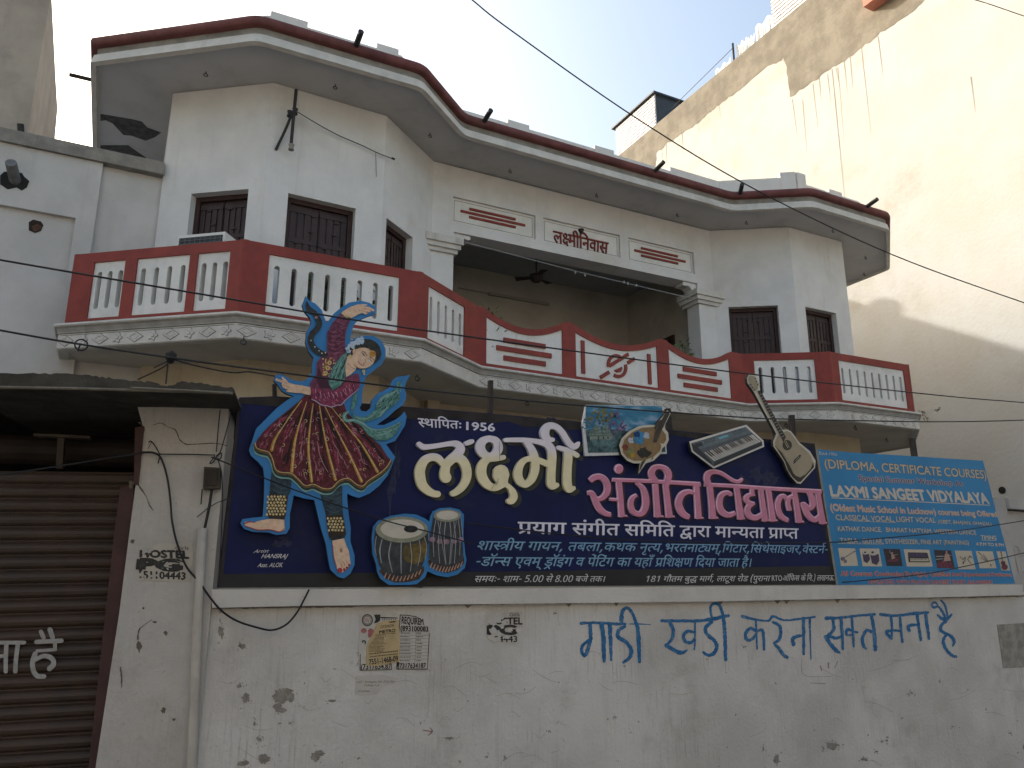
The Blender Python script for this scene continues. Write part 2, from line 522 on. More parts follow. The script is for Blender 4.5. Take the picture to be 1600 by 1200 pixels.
# --- eaves slab (chajja)
CHF = fillet(CH)
em = MB()
inner = [(x, y) for x, y in offset(CHF, -.03)]
em.poly([inner], lambda x, y, n: Vector((x, y, n)), None, ZC + .045)
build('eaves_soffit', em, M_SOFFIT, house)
em = MB(); sweep(em, CHF, [(-.06, ZC + .05), (-.05, ZC), (.0, ZC + .012), (-.022, ZC + .112), (-.05, ZC + .117)])
build('eaves_white_band', em, M_CORN, house)
em = MB(); sweep(em, CHF, [(-.05, ZC + .10), (-.045, ZC + .205), (-.06, ZC + .21)])
build('eaves_grey_strip', em, M_CEM, house)
em = MB(); sweep(em, CHF, [(-.06, ZC + .195), (.006, ZC + .20), (.022, ZC + .22), (.026, ZC + .25), (.016, ZC + .285), (-.012, ZC + .305), (-.06, ZC + .31), (-.40, ZC + .315)])
build('eaves_red_nosing', em, M_RED2, house, smooth=True)
em = MB(); em.poly([offset(CH, -.38)], lambda x, y, n: Vector((x, y, n)), None, ZC + .32)
build('roof_deck', em, M_CEM, house)
# parapet standing back from the nosing
PP = offset(CH, -.36)
em = MB(); sweep(em, PP[1:-1], [(0, ZC + .30), (0, ZC + .60), (-.12, ZC + .60), (-.12, ZC + .30)])
def merlon(i, t0, t1, h, d=.02):
    fr, L = seg_frame(PP[i], PP[i + 1])
    em.fbox(fr, L * t0, L * t1, ZC + .32, ZC + .60 + h, -.14, d)
merlon(2, .02, .28, .05); merlon(2, .80, .97, .05); merlon(4, .20, .27, .04); merlon(4, .50, .57, .04); merlon(4, .79, 1.0, .05); merlon(5, .0, .80, .055, .03); merlon(5, .80, 1.0, .13, .04); merlon(6, .0, .13, .13, .04); merlon(6, .5, .7, .04)
build('roof_parapet', em, M_PANEL, house)
# rain spouts through the nosing
for (px, py) in ((552, 74), (748, 192), (1010, 270), (1150, 313), (1338, 324)):
    p = on_z(px, py + 5, ZC + .28)
    i = min(range(1, len(CH) - 2), key=lambda k: (lambda fr_L: abs(fr_L[0].w(0, 0).dot(fr_L[0].N) - p.dot(fr_L[0].N)) + (0 if -.2 < (p - fr_L[0].O).dot(fr_L[0].U) < fr_L[1] + .2 else 9))(seg_frame(CH[k], CH[k + 1])))
    fr, L = seg_frame(CH[i], CH[i + 1])
    u = (p - fr.O).dot(fr.U)
    tm = MB(); tm.tube([fr.w(u, ZC + .245, -.06), fr.w(u, ZC + .30, .20)], .030, 10)
    tm.tube([fr.w(u, ZC + .299, .198), fr.w(u, ZC + .296, .19)], .022, 10)
    build('rain_spout', tm, M_PIPE, house, smooth=False)
tm = MB(); q2 = fn0.wp(108, 116.5); tm.tube([(-.64, 8.4, q2.z + .005), q2], .022, 8); build('rain_spout', tm, M_PIPE, house)

# --- balcony: slab, cornice, frieze, railing
em = MB()
em.poly([offset(BR, -.02)], lambda x, y, n: Vector((x, y, n)), None, ZB + .012)
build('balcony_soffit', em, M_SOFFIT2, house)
em = MB(); em.poly([offset(BR, -.02)], lambda x, y, n: Vector((x, y, n)), None, ZF - .005)
build('balcony_floor', em, M_CEM, house)
em = MB(); sweep(em, BR, [(-.04, ZF), (.075, ZF - .002), (.080, ZF - .02), (.07, ZF - .03)])
build('cornice_lip', em, M_CORN, house)
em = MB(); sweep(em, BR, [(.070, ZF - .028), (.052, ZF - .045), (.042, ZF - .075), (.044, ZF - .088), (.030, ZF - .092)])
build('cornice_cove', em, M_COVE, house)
em = MB(); sweep(em, BR, [(.03, ZF - .09), (.034, ZF - .10), (.034, ZB + .01), (.02, ZB), (-.06, ZB + .002)])
frz = build('cornice_frieze', em, M_CORN, house)
em = MB(); eg = MB()
zm = (ZF - .10 + ZB + .01) / 2
for i in range(1, len(BR) - 2):
    p, q = offset(BR, .034)[i:i + 2]
    fr, L = seg_frame(p, q)
    if i == 3: continue
    n = max(3, int(L / .17)); h = .045
    for k in range(n):
        u = L * (k + .5) / n
        if i == 6 and k == 0: continue
        if k % 2 == 0:
            lp = [(u - .075, zm), (u, zm - h), (u + .075, zm), (u, zm + h)]
            em.fpoly(fr, [lp, [(u + (a - u) * .72, zm + (b - zm) * .72) for a, b in lp]], .0, .007)
            em.fpoly(fr, [[(u + (a - u) * .45, zm + (b - zm) * .45) for a, b in lp]], .0, .005)
            eg.fpoly(fr, [[(u + (a - u) * 1.12, zm + (b - zm) * 1.16) for a, b in lp], [(u + (a - u) * 1.0, zm + (b - zm) * 1.0) for a, b in lp]], None, .0012)
        else:
            pet = [(u + (.036 + .010 * cos(5 * t)) * cos(t), zm + (.036 + .010 * cos(5 * t)) * sin(t)) for t in (j * 2 * pi / 30 for j in range(30))]
            em.fpoly(fr, [pet], 0, .008)
            em.fpoly(fr, [ellipse(u, zm, .013, .013, 10)], .008, .013)
            eg.fpoly(fr, [[(u + (a - u) * 1.15, zm + (b - zm) * 1.15) for a, b in pet], pet], None, .0012)
            eg.fpoly(fr, [ellipse(u, zm, .017, .017, 10), ellipse(u, zm, .0135, .0135, 10)], None, .0088)
    eg.fbox(fr, .02, L - .02, ZF - .108, ZF - .103, 0, .002)
build('frieze_ornament', em, M_CORN, frz)
build('frieze_joint', eg, M_GROOVE, frz)

ZR = ZF + .69
def capsule(u, z0, z1, r):
    a = [(u + r * cos(t), z1 + r * sin(t)) for t in (k * pi / 8 for k in range(9))]
    b = [(u - r * cos(t), z0 - r * sin(t)) for t in (k * pi / 8 for k in range(9))]
    return a + b
RT_ = .10   # railing thickness
def top_curve(fr, L, posts):
    """dipping top between posts"""
    pts = []
    for (a, b) in posts:
        for k in range(0, 13):
            t = k / 12
            pts.append((a + (b - a) * t, ZR - .155 * (sin(pi * t) ** .8)))
    return pts
def red_wall(name, i, panels, dips=False, nslots=None, t0=0, t1=1):
    fr, L = seg_frame(BR[i], BR[i + 1])
    P = []
    for (xa, ya), (xb, yb) in panels:
        ua, _ = fr.px(xa, ya); ub, _ = fr.px(xb, yb); P.append((ua, ub))
    zlo, zhi = ZF + .055, ZR - .095
    loops = []; holes = []; paneldefs = []
    if dips:
        top = [(0, ZR)]
        for (ua, ub) in P:
            for k in range(17):
                t = k / 16
                u = ua - .04 + (ub - ua + .08) * t
                top.append((u, ZR + .0 - .165 * sin(pi * min(max(t, 0), 1)) ** .9))
        top.append((L, ZR))
        outer = [(0, ZF), (L, ZF)] + top[::-1]
        for (ua, ub) in P:
            hl = [(ua, zlo), (ub, zlo)]
            for k in range(16, -1, -1):
                t = k / 16
                hl.append((ua + (ub - ua) * t, ZR - .085 - .150 * sin(pi * (.03 + .94 * t)) ** .9))
            holes.append(hl)
    else:
        outer = [(0, ZF), (L, ZF), (L, ZR), (0, ZR)]
        for (ua, ub) in P: holes.append([(ua, zlo), (ub, zlo), (ub, zhi), (ua, zhi)])
    mb = MB(); mb.fpoly(fr, [outer] + holes, -RT_, 0.0, True)
    r = build('railing_wall', mb, M_RED, house)
    for k, hl in enumerate(holes):
        ua, ub = P[k]
        pl = [hl]
        pmb = MB()
        ns = nslots[k] if nslots else 0
        for j in range(ns):
            u = ua + (ub - ua) * (j + .5 + (.0 if ns > 3 else .08)) / ns
            pl.append(capsule(u, zlo + .115, zhi - .115, .0235 if ns < 9 else .02))
        pmb.fpoly(fr, pl, -RT_ + .006, -.016, True)
        build('railing_panel', pmb, M_PANEL, r)
    return r, fr, L, P
M1 = red_wall('a', 1, [((141, 455), (190, 455)), ((209, 450), (292, 445)), ((305, 440), (356, 435))], nslots=[3, 4, 3])
M2 = red_wall('b', 2, [((418, 440), (623, 470))], nslots=[8])
M3 = red_wall('c', 3, [((669, 490), (726, 520))], nslots=[5])
M4 = red_wall('d', 4, [((760, 545), (879, 545)), ((900, 560), (1028, 580)), ((1047, 590), (1142, 600))], dips=True)
M5 = red_wall('e', 5, [((1180, 590), (1275, 590))], nslots=[5])
M6 = red_wall('f', 6, [((1314, 600), (1416, 610))], nslots=[9])
M7 = red_wall('g', 7, [])
# corner caps of the railing (rounded posts) so that segments meet
for k in (1, 2, 3, 4, 5, 6, 7):
    cx, cy = offset(BR, -RT_ / 2)[k]
    e = .004 if k > 1 else 0
    build('railing_post', MB().lathe([(RT_ / 2 + e, 0), (RT_ / 2 + e, ZR - ZF + .003)], (cx, cy, ZF), 16), M_RED, house)
# raised motifs of the middle panels
r4, fr4, L4, P4 = M4
for k in (0, 2):
    ua, ub = P4[k]; w_ = ub - ua
    mb = MB()
    for (a, b, z) in ((.22, .77, ZF + .325), (.13, .85, ZF + .225), (.22, .77, ZF + .12)):
        mb.fbox(fr4, ua + w_ * a, ua + w_ * b, z, z + .055, -.016, .002)
    build('bar_motif', mb, M_RED, r4)
ua, ub = P4[1]; w_ = ub - ua; um = (ua + ub) / 2 - .01; zc_ = ZF + .255
mb = MB()
mb.fbox(fr4, ua + w_ * .065, ua + w_ * .105, ZF + .10, ZF + .50, -.016, .002)
mb.fbox(fr4, ub - w_ * .125, ub - w_ * .085, ZF + .09, ZF + .47, -.016, .002)
def arc(a0, a1, r0, r1, n=20):
    A = [(um + r1 * cos(a0 + (a1 - a0) * k / n), zc_ + r1 * sin(a0 + (a1 - a0) * k / n)) for k in range(n + 1)]
    B = [(um + r0 * cos(a0 + (a1 - a0) * k / n), zc_ + r0 * sin(a0 + (a1 - a0) * k / n)) for k in range(n, -1, -1)]
    return A + B
mb.fpoly(fr4, [arc(radians(66), radians(192), .108, .146)], -.016, .002)
mb.fpoly(fr4, [arc(radians(-114), radians(16), .108, .146)], -.016, .002)
ca, sa = cos(radians(33)), sin(radians(33))
def rbar(c, h, d0, d1):
    return [(um + ca * a - sa * b, zc_ + sa * a + ca * b) for a, b in ((d0, c - h), (d1, c - h), (d1, c + h), (d0, c + h))]
mb.fpoly(fr4, [rbar(.050, .021, -.10, .235)], -.016, .0035)
mb.fpoly(fr4, [rbar(-.035, .021, .165, .29)], -.016, .002)
mb.fpoly(fr4, [rbar(-.01, .022, -.30, -.15)], -.016, .002)
mb.fpoly(fr4, [[(um - .045, zc_ - .058), (um - .005, zc_ - .08), (um + .045, zc_ - .068), (um + .07, zc_ - .03), (um + .066, zc_ + .0)]], -.016, .002)
build('round_motif', mb, M_RED, r4)

# --- hooks under the eaves and under the balcony
def ring(p, r=.03):
    mb = MB()
    mb.tube([(p.x + r * cos(t), p.y + r * .4 * sin(t), p.z - r - .02 + r * sin(t)) for t in (k * 2 * pi / 14 for k in range(15))], .0045, 5, False)
    mb.tube([(p.x, p.y, p.z + .01), (p.x, p.y, p.z - .022)], .005, 5)
    build('ceiling_hook', mb, M_PIPE, house)
for (px, py) in ((524, 132), (672, 208), (797, 264), (932, 302), (1058, 333), (1166, 345), (1301, 358), (1352, 400), (1350, 426), (322, 112)):
    ring(on_z(px, py, ZC + .045), .02)
for (px, py) in ((652, 585), (824, 625), (1228, 660), (1336, 664), (1385, 684), (381, 527)):
    ring(on_z(px, py, ZB + .012), .024)
# broken plaster showing darker cement on the eaves' left end
mb = MB()
mb.poly([[tuple(on_z(x, y, ZC + .043)[:2]) for x, y in ((157, 178), (170, 180), (205, 186), (222, 190), (230, 199), (252, 207), (243, 214), (228, 220), (205, 212), (193, 211), (176, 193), (165, 188), (157, 189))]], lambda x, y, n: Vector((x, y, n)), None, ZC + .043)
mb.poly([[tuple(on_z(x, y, ZC + .0428)[:2]) for x, y in ((157, 227), (200, 227), (216, 238), (228, 246), (225, 252), (190, 248), (157, 240))]], lambda x, y, n: Vector((x, y, n)), None, ZC + .0428)
build('fallen_plaster_patch', mb, mat('bare_dark_concrete', (.10, .10, .10), .95, .4, 12, bump=.5), house)
# roof plaster name over the verandah is added with the other writing

# --- things on the balcony
frA, LA = seg_frame(WP[0], WP[1])
ac = thing('air_conditioner', 'white air conditioner box behind the left balcony railing below the shuttered window', 'air conditioner', frA.w(.35, ZF, .5))
frB1, LB1 = seg_frame(BR[1], BR[2], -.16)
ua, _ = frB1.px(275, 385); ub, _ = frB1.px(349, 380)
AT = frB1.px(315, 372)[1] + .05; DZ = AT - ZF - .775
mb = MB(); mb.fbox(frB1, ua, ub, ZF + .30, AT, -.30, -.012); build('casing', mb, M_PLAST, ac)
mb = MB(); mb.fbox(frB1, ua + .02, ub - .02, ZF + .33, AT - .03, -.012, -.006); gr = build('grille', mb, mat('ac_grille', (.03, .035, .04), .5), ac)
mb = MB()
for k in range(12): mb.fbox(frB1, ua + .02, ub - .02, ZF + .335 + DZ + k * .034, ZF + .341 + DZ + k * .034, -.006, .0)
for k in range(9): mb.fbox(frB1, ua + .03 + k * (ub - ua - .06) / 8.2, ua + .036 + k * (ub - ua - .06) / 8.2, ZF + .33, AT - .03, -.0055, -.001)
build('louvre', mb, mat('ac_louvre', (.10, .11, .115), .5), gr)
mb = MB()
for u in (ua + .04, ub - .07): mb.fbox(frB1, u, u + .03, ZF, ZF + .30, -.28, -.03)
build('stand', mb, M_IRON, ac)

def plant(px, py, fr, n, h, label, spread=.14, nl=60, lean=0.0, zbase=ZF):
    u, _ = fr.px(px, py, n)
    base = fr.w(u, zbase, n)
    t = thing('potted_plant', label, 'plant', base, 'plants in pots behind the balcony railing')
    mb = MB(); mb.lathe([(.07, 0), (.10, .17), (.105, .19), (.095, .19), (.09, .16)], base, 14); build('pot', mb, M_POT, t)
    st = MB(); lf = MB()
    for k in range(5):
        a = random.uniform(0, 2 * pi); top = base + Vector((cos(a) * spread * .5 + lean, sin(a) * spread * .5, h * random.uniform(.75, 1)))
        st.tube([base + Vector((0, 0, .14)), base.lerp(top, .5) + Vector((cos(a) * .02, sin(a) * .02, .05)), top], [.008, .006, .003], 5)
    for k in range(nl):
        a = random.uniform(0, 2 * pi); rr = spread * random.random() ** .5; z = .18 + (h - .16) * random.random()
        c = base + Vector((cos(a) * rr + lean * z / h, sin(a) * rr, z))
        d = Vector((cos(a), sin(a), random.uniform(-.5, .9))).normalized(); sd = d.orthogonal().normalized(); l = random.uniform(.06, .11); w2 = l * .22
        up = d.cross(sd) * .012
        lf.add([c, c + d * l * .45 + sd * w2 + up, c + d * l, c + d * l * .45 - sd * w2 + up], [(0, 1, 2, 3)])
    build('stem', st, M_LEAF, t); build('foliage', lf, M_LEAF, t)
frB, LB = seg_frame(BR[2], BR[3]); frC, LC = seg_frame(BR[4], BR[5])
plant(505, 470, frB, -.32, .58, 'bushy green pot plant seen through the slots left of the raised hand', nl=90)
plant(560, 470, frB, -.28, .66, 'leafy pot plant seen through the railing slots at the raised hand', nl=110)
plant(545, 430, frB, -.50, .86, 'tallest pot plant, one pale leaf above the rail before the second shutter', spread=.08, nl=30)
plant(765, 500, frC, -.22, .78, 'thin trailing plant peeping over the red post left of the verandah', spread=.20, nl=40)
plant(1066, 560, frC, -.35, .84, 'dark bushy pot plant beside the right verandah pillar', spread=.10, nl=60)

# ceiling fan, tube light and cord of the verandah
fp = Vector((4.95, 9.0, 6.29))
t = thing('ceiling_fan', 'dark ceiling fan hanging in the shaded verandah', 'ceiling fan', (4.95, 9.0, 5.85))
mb = MB(); mb.tube([fp, fp - Vector((0, 0, .52))], .012, 6); build('down_rod', mb, M_IRON, t)
mb = MB(); mb.lathe([(.03, .12), (.09, .10), (.10, .05), (.06, .0)], (4.95, 9.0, 5.68), 14); build('motor', mb, M_IRON, t)
for k in range(3):
    a = .4 + k * 2 * pi / 3; mb = MB(); d = Vector((cos(a), sin(a), 0)); s_ = Vector((-sin(a), cos(a), 0))
    b0 = Vector((4.95, 9.0, 5.73))
    mb.hexa([b0 + d * .1 - s_ * .03, b0 + d * .30 - s_ * .06, b0 + d * .30 + s_ * .06 + Vector((0, 0, .015)), b0 + d * .1 + s_ * .03 + Vector((0, 0, .015)), b0 + d * .1 - s_ * .03 + Vector((0, 0, .006)), b0 + d * .30 - s_ * .06 + Vector((0, 0, .006)), b0 + d * .30 + s_ * .06 + Vector((0, 0, .021)), b0 + d * .1 + s_ * .03 + Vector((0, 0, .021))])
    build('blade', mb, M_IRON, t)
mb = MB(); u0, v0 = fb.px(762, 467); u1, v1 = fb.px(856, 481); mb.fbox(fb, u0, u1, v1 + .03, v1 + .075, 0, .05); mb.tube([fb.w(u0 - .5, v1 + .06, .02), fb.w(u0, v1 + .06, .02)], .012, 6)
tag(build('tube_light', mb, mat('dull_fitting', (.30, .29, .25), .5)), 'unlit tube light batten on the verandah back wall', 'lamp')
mb = MB(); mb.tube([fbm.wp(725, 378, .02), fbm.wp(900, 424, .02), fbm.wp(1083, 467, .02)], .006, 5)
for px, py in ((899, 424), (914, 428), (975, 439), (981, 441), (994, 444)): mb.tube([fbm.wp(px, py, .02), fbm.wp(px, py + 4, .02)], .012, 5)
tag(build('clothes_line', mb, mat('nylon_cord', (.25, .26, .27), .6)), 'thin cord with pegs strung across the verandah opening', 'cord')
# loudspeaker on the name panel
mb = MB(); q = fbm.wp(908, 362, .07); mb.tube([fbm.wp(908, 366, 0), q], .008, 6); mb.lathe([(.012, -.03), (.03, 0), (.042, .03), (.02, .035)], q, 12)
tag(build('bulb_holder', mb, M_IRON), 'small dark bulb holder above the maroon house name', 'lamp holder')

# bracket with insulators on the front bay
fr1, L1 = seg_frame(WP[1], WP[2])
t = thing('wire_bracket', 'dark iron bracket with insulators on the white bay under the eaves', 'bracket', fr1.wp(455, 235, .05))
mb = MB(); mb.tube([fr1.wp(463, 140, .16), fr1.wp(459, 180, .14), fr1.wp(455, 224, .10)], .017, 8); build('arm', mb, M_PIPE, t)
mb = MB(); mb.tube([fr1.wp(458, 174, .14), fr1.wp(445, 205, .08), fr1.wp(431, 234, .01)], .014, 8); build('brace', mb, M_PIPE, t)
for (px, py) in ((455, 230), (453, 178), (461, 174)):
    c = fr1.wp(px, py, .12); mb = MB(); mb.lathe([(.012, -.035), (.03, -.03), (.022, 0), (.03, .03), (.012, .035)], c, 12); build('insulator', mb, M_PIPE if py < 200 else M_CEM, t)
mb = MB(); mb.tube(spline([tuple(fr1.wp(465, 175, .13)), tuple(fr1.wp(500, 196, .06)), tuple(fr1.wp(530, 212, .04)), tuple(fr1.wp(565, 227, .04)), tuple(fr1.wp(590, 239, .04)), tuple(fr1.wp(616, 249, .02))]), .005, 5)
mb.tube([fr1.wp(587, 238, .03), fr1.wp(588, 276, .02)], .003, 4); mb.tube([fr1.wp(612, 247, .02), fr1.wp(617, 249, .02)], .012, 6)
build('lead_wire', mb, M_BLACK, t)

# ------------------------------------------------------------------ left neighbour (lower white house)
XN = -1.0
nb = thing('neighbour_house', 'lower white neighbour house with grey coping and a recessed panel at the left edge', 'house', (-1.8, 9, 0))
fn = Frame((-6, 8.11, 0), (1, 0, 0)); un = lambda x: x + 6
M_NB = mat('neighbour_whitewash', (.50, .49, .475), .9, .15, 1.6, col2=(.43, .42, .405), stain=.5, stain_col=(.30, .28, .24), streak=.3, speck=.4, bump=.2)
mb = MB()
ue = fn.px(155, 300)[0]; up0 = fn.px(118, 342)[0]
pz = 5.02
mb.quad(fn.w(up0, -.1), fn.w(ue, -.1), fn.w(ue, 5.66), fn.w(up0, 5.66))
mb.quad(fn.w(0, pz), fn.w(up0, pz), fn.w(up0, 5.66), fn.w(0, 5.66))
mb.quad(fn.w(0, -.1, -.05), fn.w(up0, -.1, -.05), fn.w(up0, pz, -.05), fn.w(0, pz, -.05))
mb.quad(fn.w(up0, -.1), fn.w(up0, -.1, -.05), fn.w(up0, pz, -.05), fn.w(up0, pz))
mb.quad(fn.w(0, pz), fn.w(up0, pz), fn.w(up0, pz, -.05), fn.w(0, pz, -.05))
mb.quad(fn.w(ue, -.1), fn.w(ue, -.1, -.06), fn.w(ue, 5.66, -.06), fn.w(ue, 5.66))
mb.quad(fn.w(ue, -.1, -.06), fn.w(6.20, -.1, -.06), fn.w(6.20, 5.66, -.06), fn.w(ue, 5.66, -.06))
mb.quad(fn.w(0, 5.66), fn.w(6.1, 5.66), fn.w(6.1, 5.66, -4), fn.w(0, 5.66, -4))
build('wall', mb, M_NB, nb)
mb = MB(); mb.fbox(fn, 0, 6.085, 5.65, 5.75, -.35, .04); mb.fbox(fn, 0, 6.085, 5.755, 5.80, -.28, .012)
build('coping', mb, M_CEM, nb)
mb = MB(); mb.tube([fn.wp(33, 215, -.05), fn.wp(32, 194, -.02)], .03, 10); build('rain_spout', mb, M_PIPE, nb)
mb = MB(); mb.tube([fn.wp(24, 284, -.02), fn.wp(17, 254, .20)], [.05, .048], 12); mb.tube([fn.wp(17, 254, .201), fn.wp(17.2, 255, .19)], .034, 12); pp = build('cement_pipe', mb, mat('grey_pipe', (.16, .165, .17), .7, .3, 10), nb)
mb = MB(); mb.pxpoly(fn, [(0, 274), (7, 268), (34, 270), (38, 276), (46, 283), (42, 293), (34, 298), (26, 293), (12, 296), (0, 288)], None, .003); build('broken_plaster', mb, M_DARK, nb)
mb = MB(); mb.pxpoly(fn, [(45, 347), (52, 343), (64, 346), (68, 352), (64, 361), (55, 364), (45, 360)], None, -.046); hl = build('wall_hole', mb, mat('hole_shadow', (.03, .022, .018), .95), nb)
mb = MB(); mb.pxpoly(fn, [(49, 353), (58, 350), (65, 354), (62, 360), (53, 362)], None, -.044); build('exposed_brick', mb, mat('exposed_brick', (.10, .055, .04), .95, .4, 30), hl)

# ------------------------------------------------------------------ left tower, far
fT = Frame((-8, 12.0, 0), (1, 0, 0))
ut, _ = fT.px(60, 105)
xT = -8 + ut
tw = thing('tower_block', 'tall stained beige tower block behind the lower neighbour, far left', 'building', (xT - 2.5, 14, 0))
M_TW = mat('tower_plaster', (.40, .345, .28), .9, .22, 1.2, streak=.75, stain=.4, stain_col=(.13, .12, .11), bump=.2)
fS = Frame((xT, 12.0, 0), (0, 1, 0))
ptop = []
for (x, y) in ((80, -40), (81, 0), (84, 60), (87, 120), (90, 170), (86, 215), (84, 260)):
    ptop.append(fS.px(x, y))
mb = MB(); zt = 14.0
mb.quad((xT - 6, 12, 0), (xT, 12, 0), (xT, 12, zt), (xT - 6, 12, zt))
pt_ = [(ptop[-1][0], 0)] + ptop[::-1] + [(ptop[0][0], max(zt, ptop[0][1] + .5))]
for (ua, va), (ub, vb) in zip(pt_, pt_[1:]): mb.quad(fS.w(0, va), fS.w(ua, va), fS.w(ub, vb), fS.w(0, vb))
mb.quad((xT - 6, 12, 0), (xT - 6, 18, 0), (xT - 6, 18, zt), (xT - 6, 12, zt))
build('wall', mb, M_TW, tw)

# ------------------------------------------------------------------ right building: long cream side wall
XR = 13.0
fR = Frame((XR, 20.0, 0), (0, -1, 0))     # U runs toward the street, N faces -X
rb = thing('side_building', 'tall sunlit cream side wall of the right-hand building with bare plaster band', 'building', (XR + 2, 9, 0))
M_CREAM = mat('cream_wall', (.53, .525, .50), .9, .10, .9, col2=(.51, .495, .45), stain=.75, stain_col=(.38, .35, .295), stain_scale=.55, streak=.25, bump=.35, bump_scale=12, speck=.2)
M_BARE = mat('bare_plaster', (.27, .245, .20), .95, .30, 2.2, stain=.5, stain_col=(.17, .15, .12), streak=.5, bump=.6, bump_scale=14)
uL, zL = fR.px(965, 244)
zTop = zL
mb = MB(); mb.fbox(fR, uL, 18.0, -.1, zTop, -3.0, 0.0); wl = build('wall', mb, M_CREAM, rb)
low = [(990, 420), (1024, 320), (1024, 265), (1026, 240), (1040, 227), (1062, 210), (1087, 195), (1108, 176), (1122, 164), (1157, 140), (1200, 104), (1225, 91), (1229, 105), (1235, 152), (1275, 125), (1300, 107), (1340, 80), (1375, 52), (1417, 25), (1445, 0), (1480, -30)]
L2 = [fR.px(x, y) for x, y in low]
L2j = []
for a, b in zip(L2, L2[1:]):
    for k in range(6):
        t = k / 6; L2j.append((a[0] + (b[0] - a[0]) * t + random.uniform(-.02, .02), a[1] + (b[1] - a[1]) * t + random.uniform(-.035, .035)))
L2j.append(L2[-1])
loop = [(uL + .01, L2[0][1])] + L2j + [(L2[-1][0], zTop - .005), (uL + .01, zTop - .005)]
mb = MB(); mb.fpoly(fR, [loop], None, .006); build('bare_plaster_band', mb, M_BARE, rb)
mb = MB()
for (x0, y0, x1, y1) in ((1238, 155, 1246, 214), (1254, 155, 1261, 240), (1270, 130, 1278, 199), (1280, 120, 1283, 158), (1293, 115, 1298, 160), (1300, 108, 1322, 330), (1309, 105, 1319, 221), (1319, 95, 1324, 146), (1328, 88, 1333, 139), (1346, 75, 1361, 208), (1372, 57, 1380, 120), (1124, 165, 1126, 185), (1090, 190, 1093, 210), (1041, 225, 1042, 262), (1034, 235, 1037, 258), (1066, 210, 1068, 247), (1517, 120, 1524, 176), (1306, 106, 1311, 130)):
    a = fR.px(x0, y0); b = fR.px(x1, y1); w_ = random.uniform(.006, .011)
    mb.fpoly(fR, [[(a[0] - w_, a[1]), (a[0] + w_, a[1]), (b[0] + w_ * .3, b[1]), (b[0] - w_ * .3, b[1])]], None, .004 + stagger())
build('drip_stain', mb, mat('drip_stain', (.40, .36, .29), .95, .3, 8), rb)
mb = MB()
for (x, y, rx, ry) in ((1438, 644, .10, .05), (1446, 652, .07, .08), (1465, 640, .05, .03)):
    c = fR.px(x, y)
    for k in range(9): mb.fpoly(fR, [blob(c[0] + random.uniform(-rx, rx), c[1] + random.uniform(-ry, ry), .014, .014, 9, .5)], None, .004 + stagger())
build('wall_dirt', mb, M_GROOVE, rb)
mb = MB(); c = fR.px(1566, 766); mb.fpoly(fR, [ellipse(c[0], c[1], .06, .06)], None, .005); build('drain_hole', mb, M_DARK, rb)
# corrugated shed on the far end of the wall top
def shed(name, label, u0, u1, h, d, group=None):
    t = thing('roof_shed', label, 'shed', fR.w((u0 + u1) / 2, zTop, -d / 2), 'corrugated sheds on the cream building')
    mb = MB(); n = int((h) / .10)
    for k in range(n):       # horizontal corrugations as ribs
        z = zTop + h * k / n
        mb.fbox(fR, u0, u1, z, z + h / n * .62, -.06, -.012)
        mb.fbox(fR, u0, u1, z + h / n * .62, z + h / n, -.06, -.05)
    build('corrugated_side', mb, mat('white_sheet', (.66, .65, .66), .55, .08, 4.0), t)
    mb = MB(); mb.fbox(fR, u1 - .02, u1, zTop, zTop + h, -d, -.06); build('end_wall', mb, mat('dark_sheet', (.06, .07, .085), .6, .2, 4), t)
    mb = MB(); mb.fbox(fR, u0 - .15, u1 + .08, zTop + h, zTop + h + .05, -d, .06); build('roof_sheet', mb, mat('dark_sheet', (.06, .07, .085), .6), t)
    for u in (u0 + .1, (u0 + u1) / 2, u1 - .1):
        pass
    return t
ua, _ = fR.px(966, 241); ub, vb = fR.px(1023, 168)
shed('a', 'white corrugated shed with dark roof edge at the far end of the cream wall', ua - .1, fR.px(1024, 198)[0], 1.05, 2.2)
ua = fR.px(1208, 50)[0]
shed('b', 'white corrugated shed on the cream wall cut by the top edge of the photo', ua, ua + 5, 2.0, 2.2)
# washing on the roof
t = thing('washing_line', 'white washing hung along the roof edge between the two corrugated sheds', 'laundry', fR.w(fR.px(1165, 85)[0], zTop, -.3))
for (x0, x1, h) in ((1106, 1130, .42), (1140, 1156, .62), (1157, 1168, .55), (1170, 1205, .70)):
    u0 = fR.px(x0, 244 - (x0 - 965) * .787)[0]; u1 = fR.px(x1, 244 - (x1 - 965) * .787)[0]
    mb = MB(); n = 14
    for k in range(n):
        a = u0 + (u1 - u0) * k / n; b = u0 + (u1 - u0) * (k + 1) / n
        da, db = -.3 + .04 * sin(k * 1.9), -.3 + .04 * sin((k + 1) * 1.9)
        mb.quad(fR.w(a, zTop - .15, da), fR.w(b, zTop - .15, db), fR.w(b, zTop + h + .06 * sin(k + 1), -.3), fR.w(a, zTop + h + .06 * sin(k), -.3))
    build('cloth', mb, mat('washed_cloth', (.75, .75, .73), .9, .1, 6), t)
u = fR.px(1137, 109)[0]; mb = MB(); mb.tube([fR.w(u, zTop - .05, -.25), fR.w(u, zTop + .75, -.25)], .03, 6); mb.tube([fR.w(u, zTop + .62, -.25), fR.w(fR.px(1040, 180)[0], zTop + .35, -.25)], .008, 4)
build('pole', mb, M_IRON, t)
# red box at the top of the picture
ua = fR.px(1349, 10, .3)[0]
mb = MB(); mb.fbox(fR, ua, ua + 3, fR.px(1351, 11, .3)[1] + .02, zTop + .5, .004, .3)
t = build('projecting_box', mb, mat('salmon_box', (.52, .20, .14), .6, .1, 3)); tag(t, 'salmon box jutting from the cream wall at the top edge of the photo', 'box')

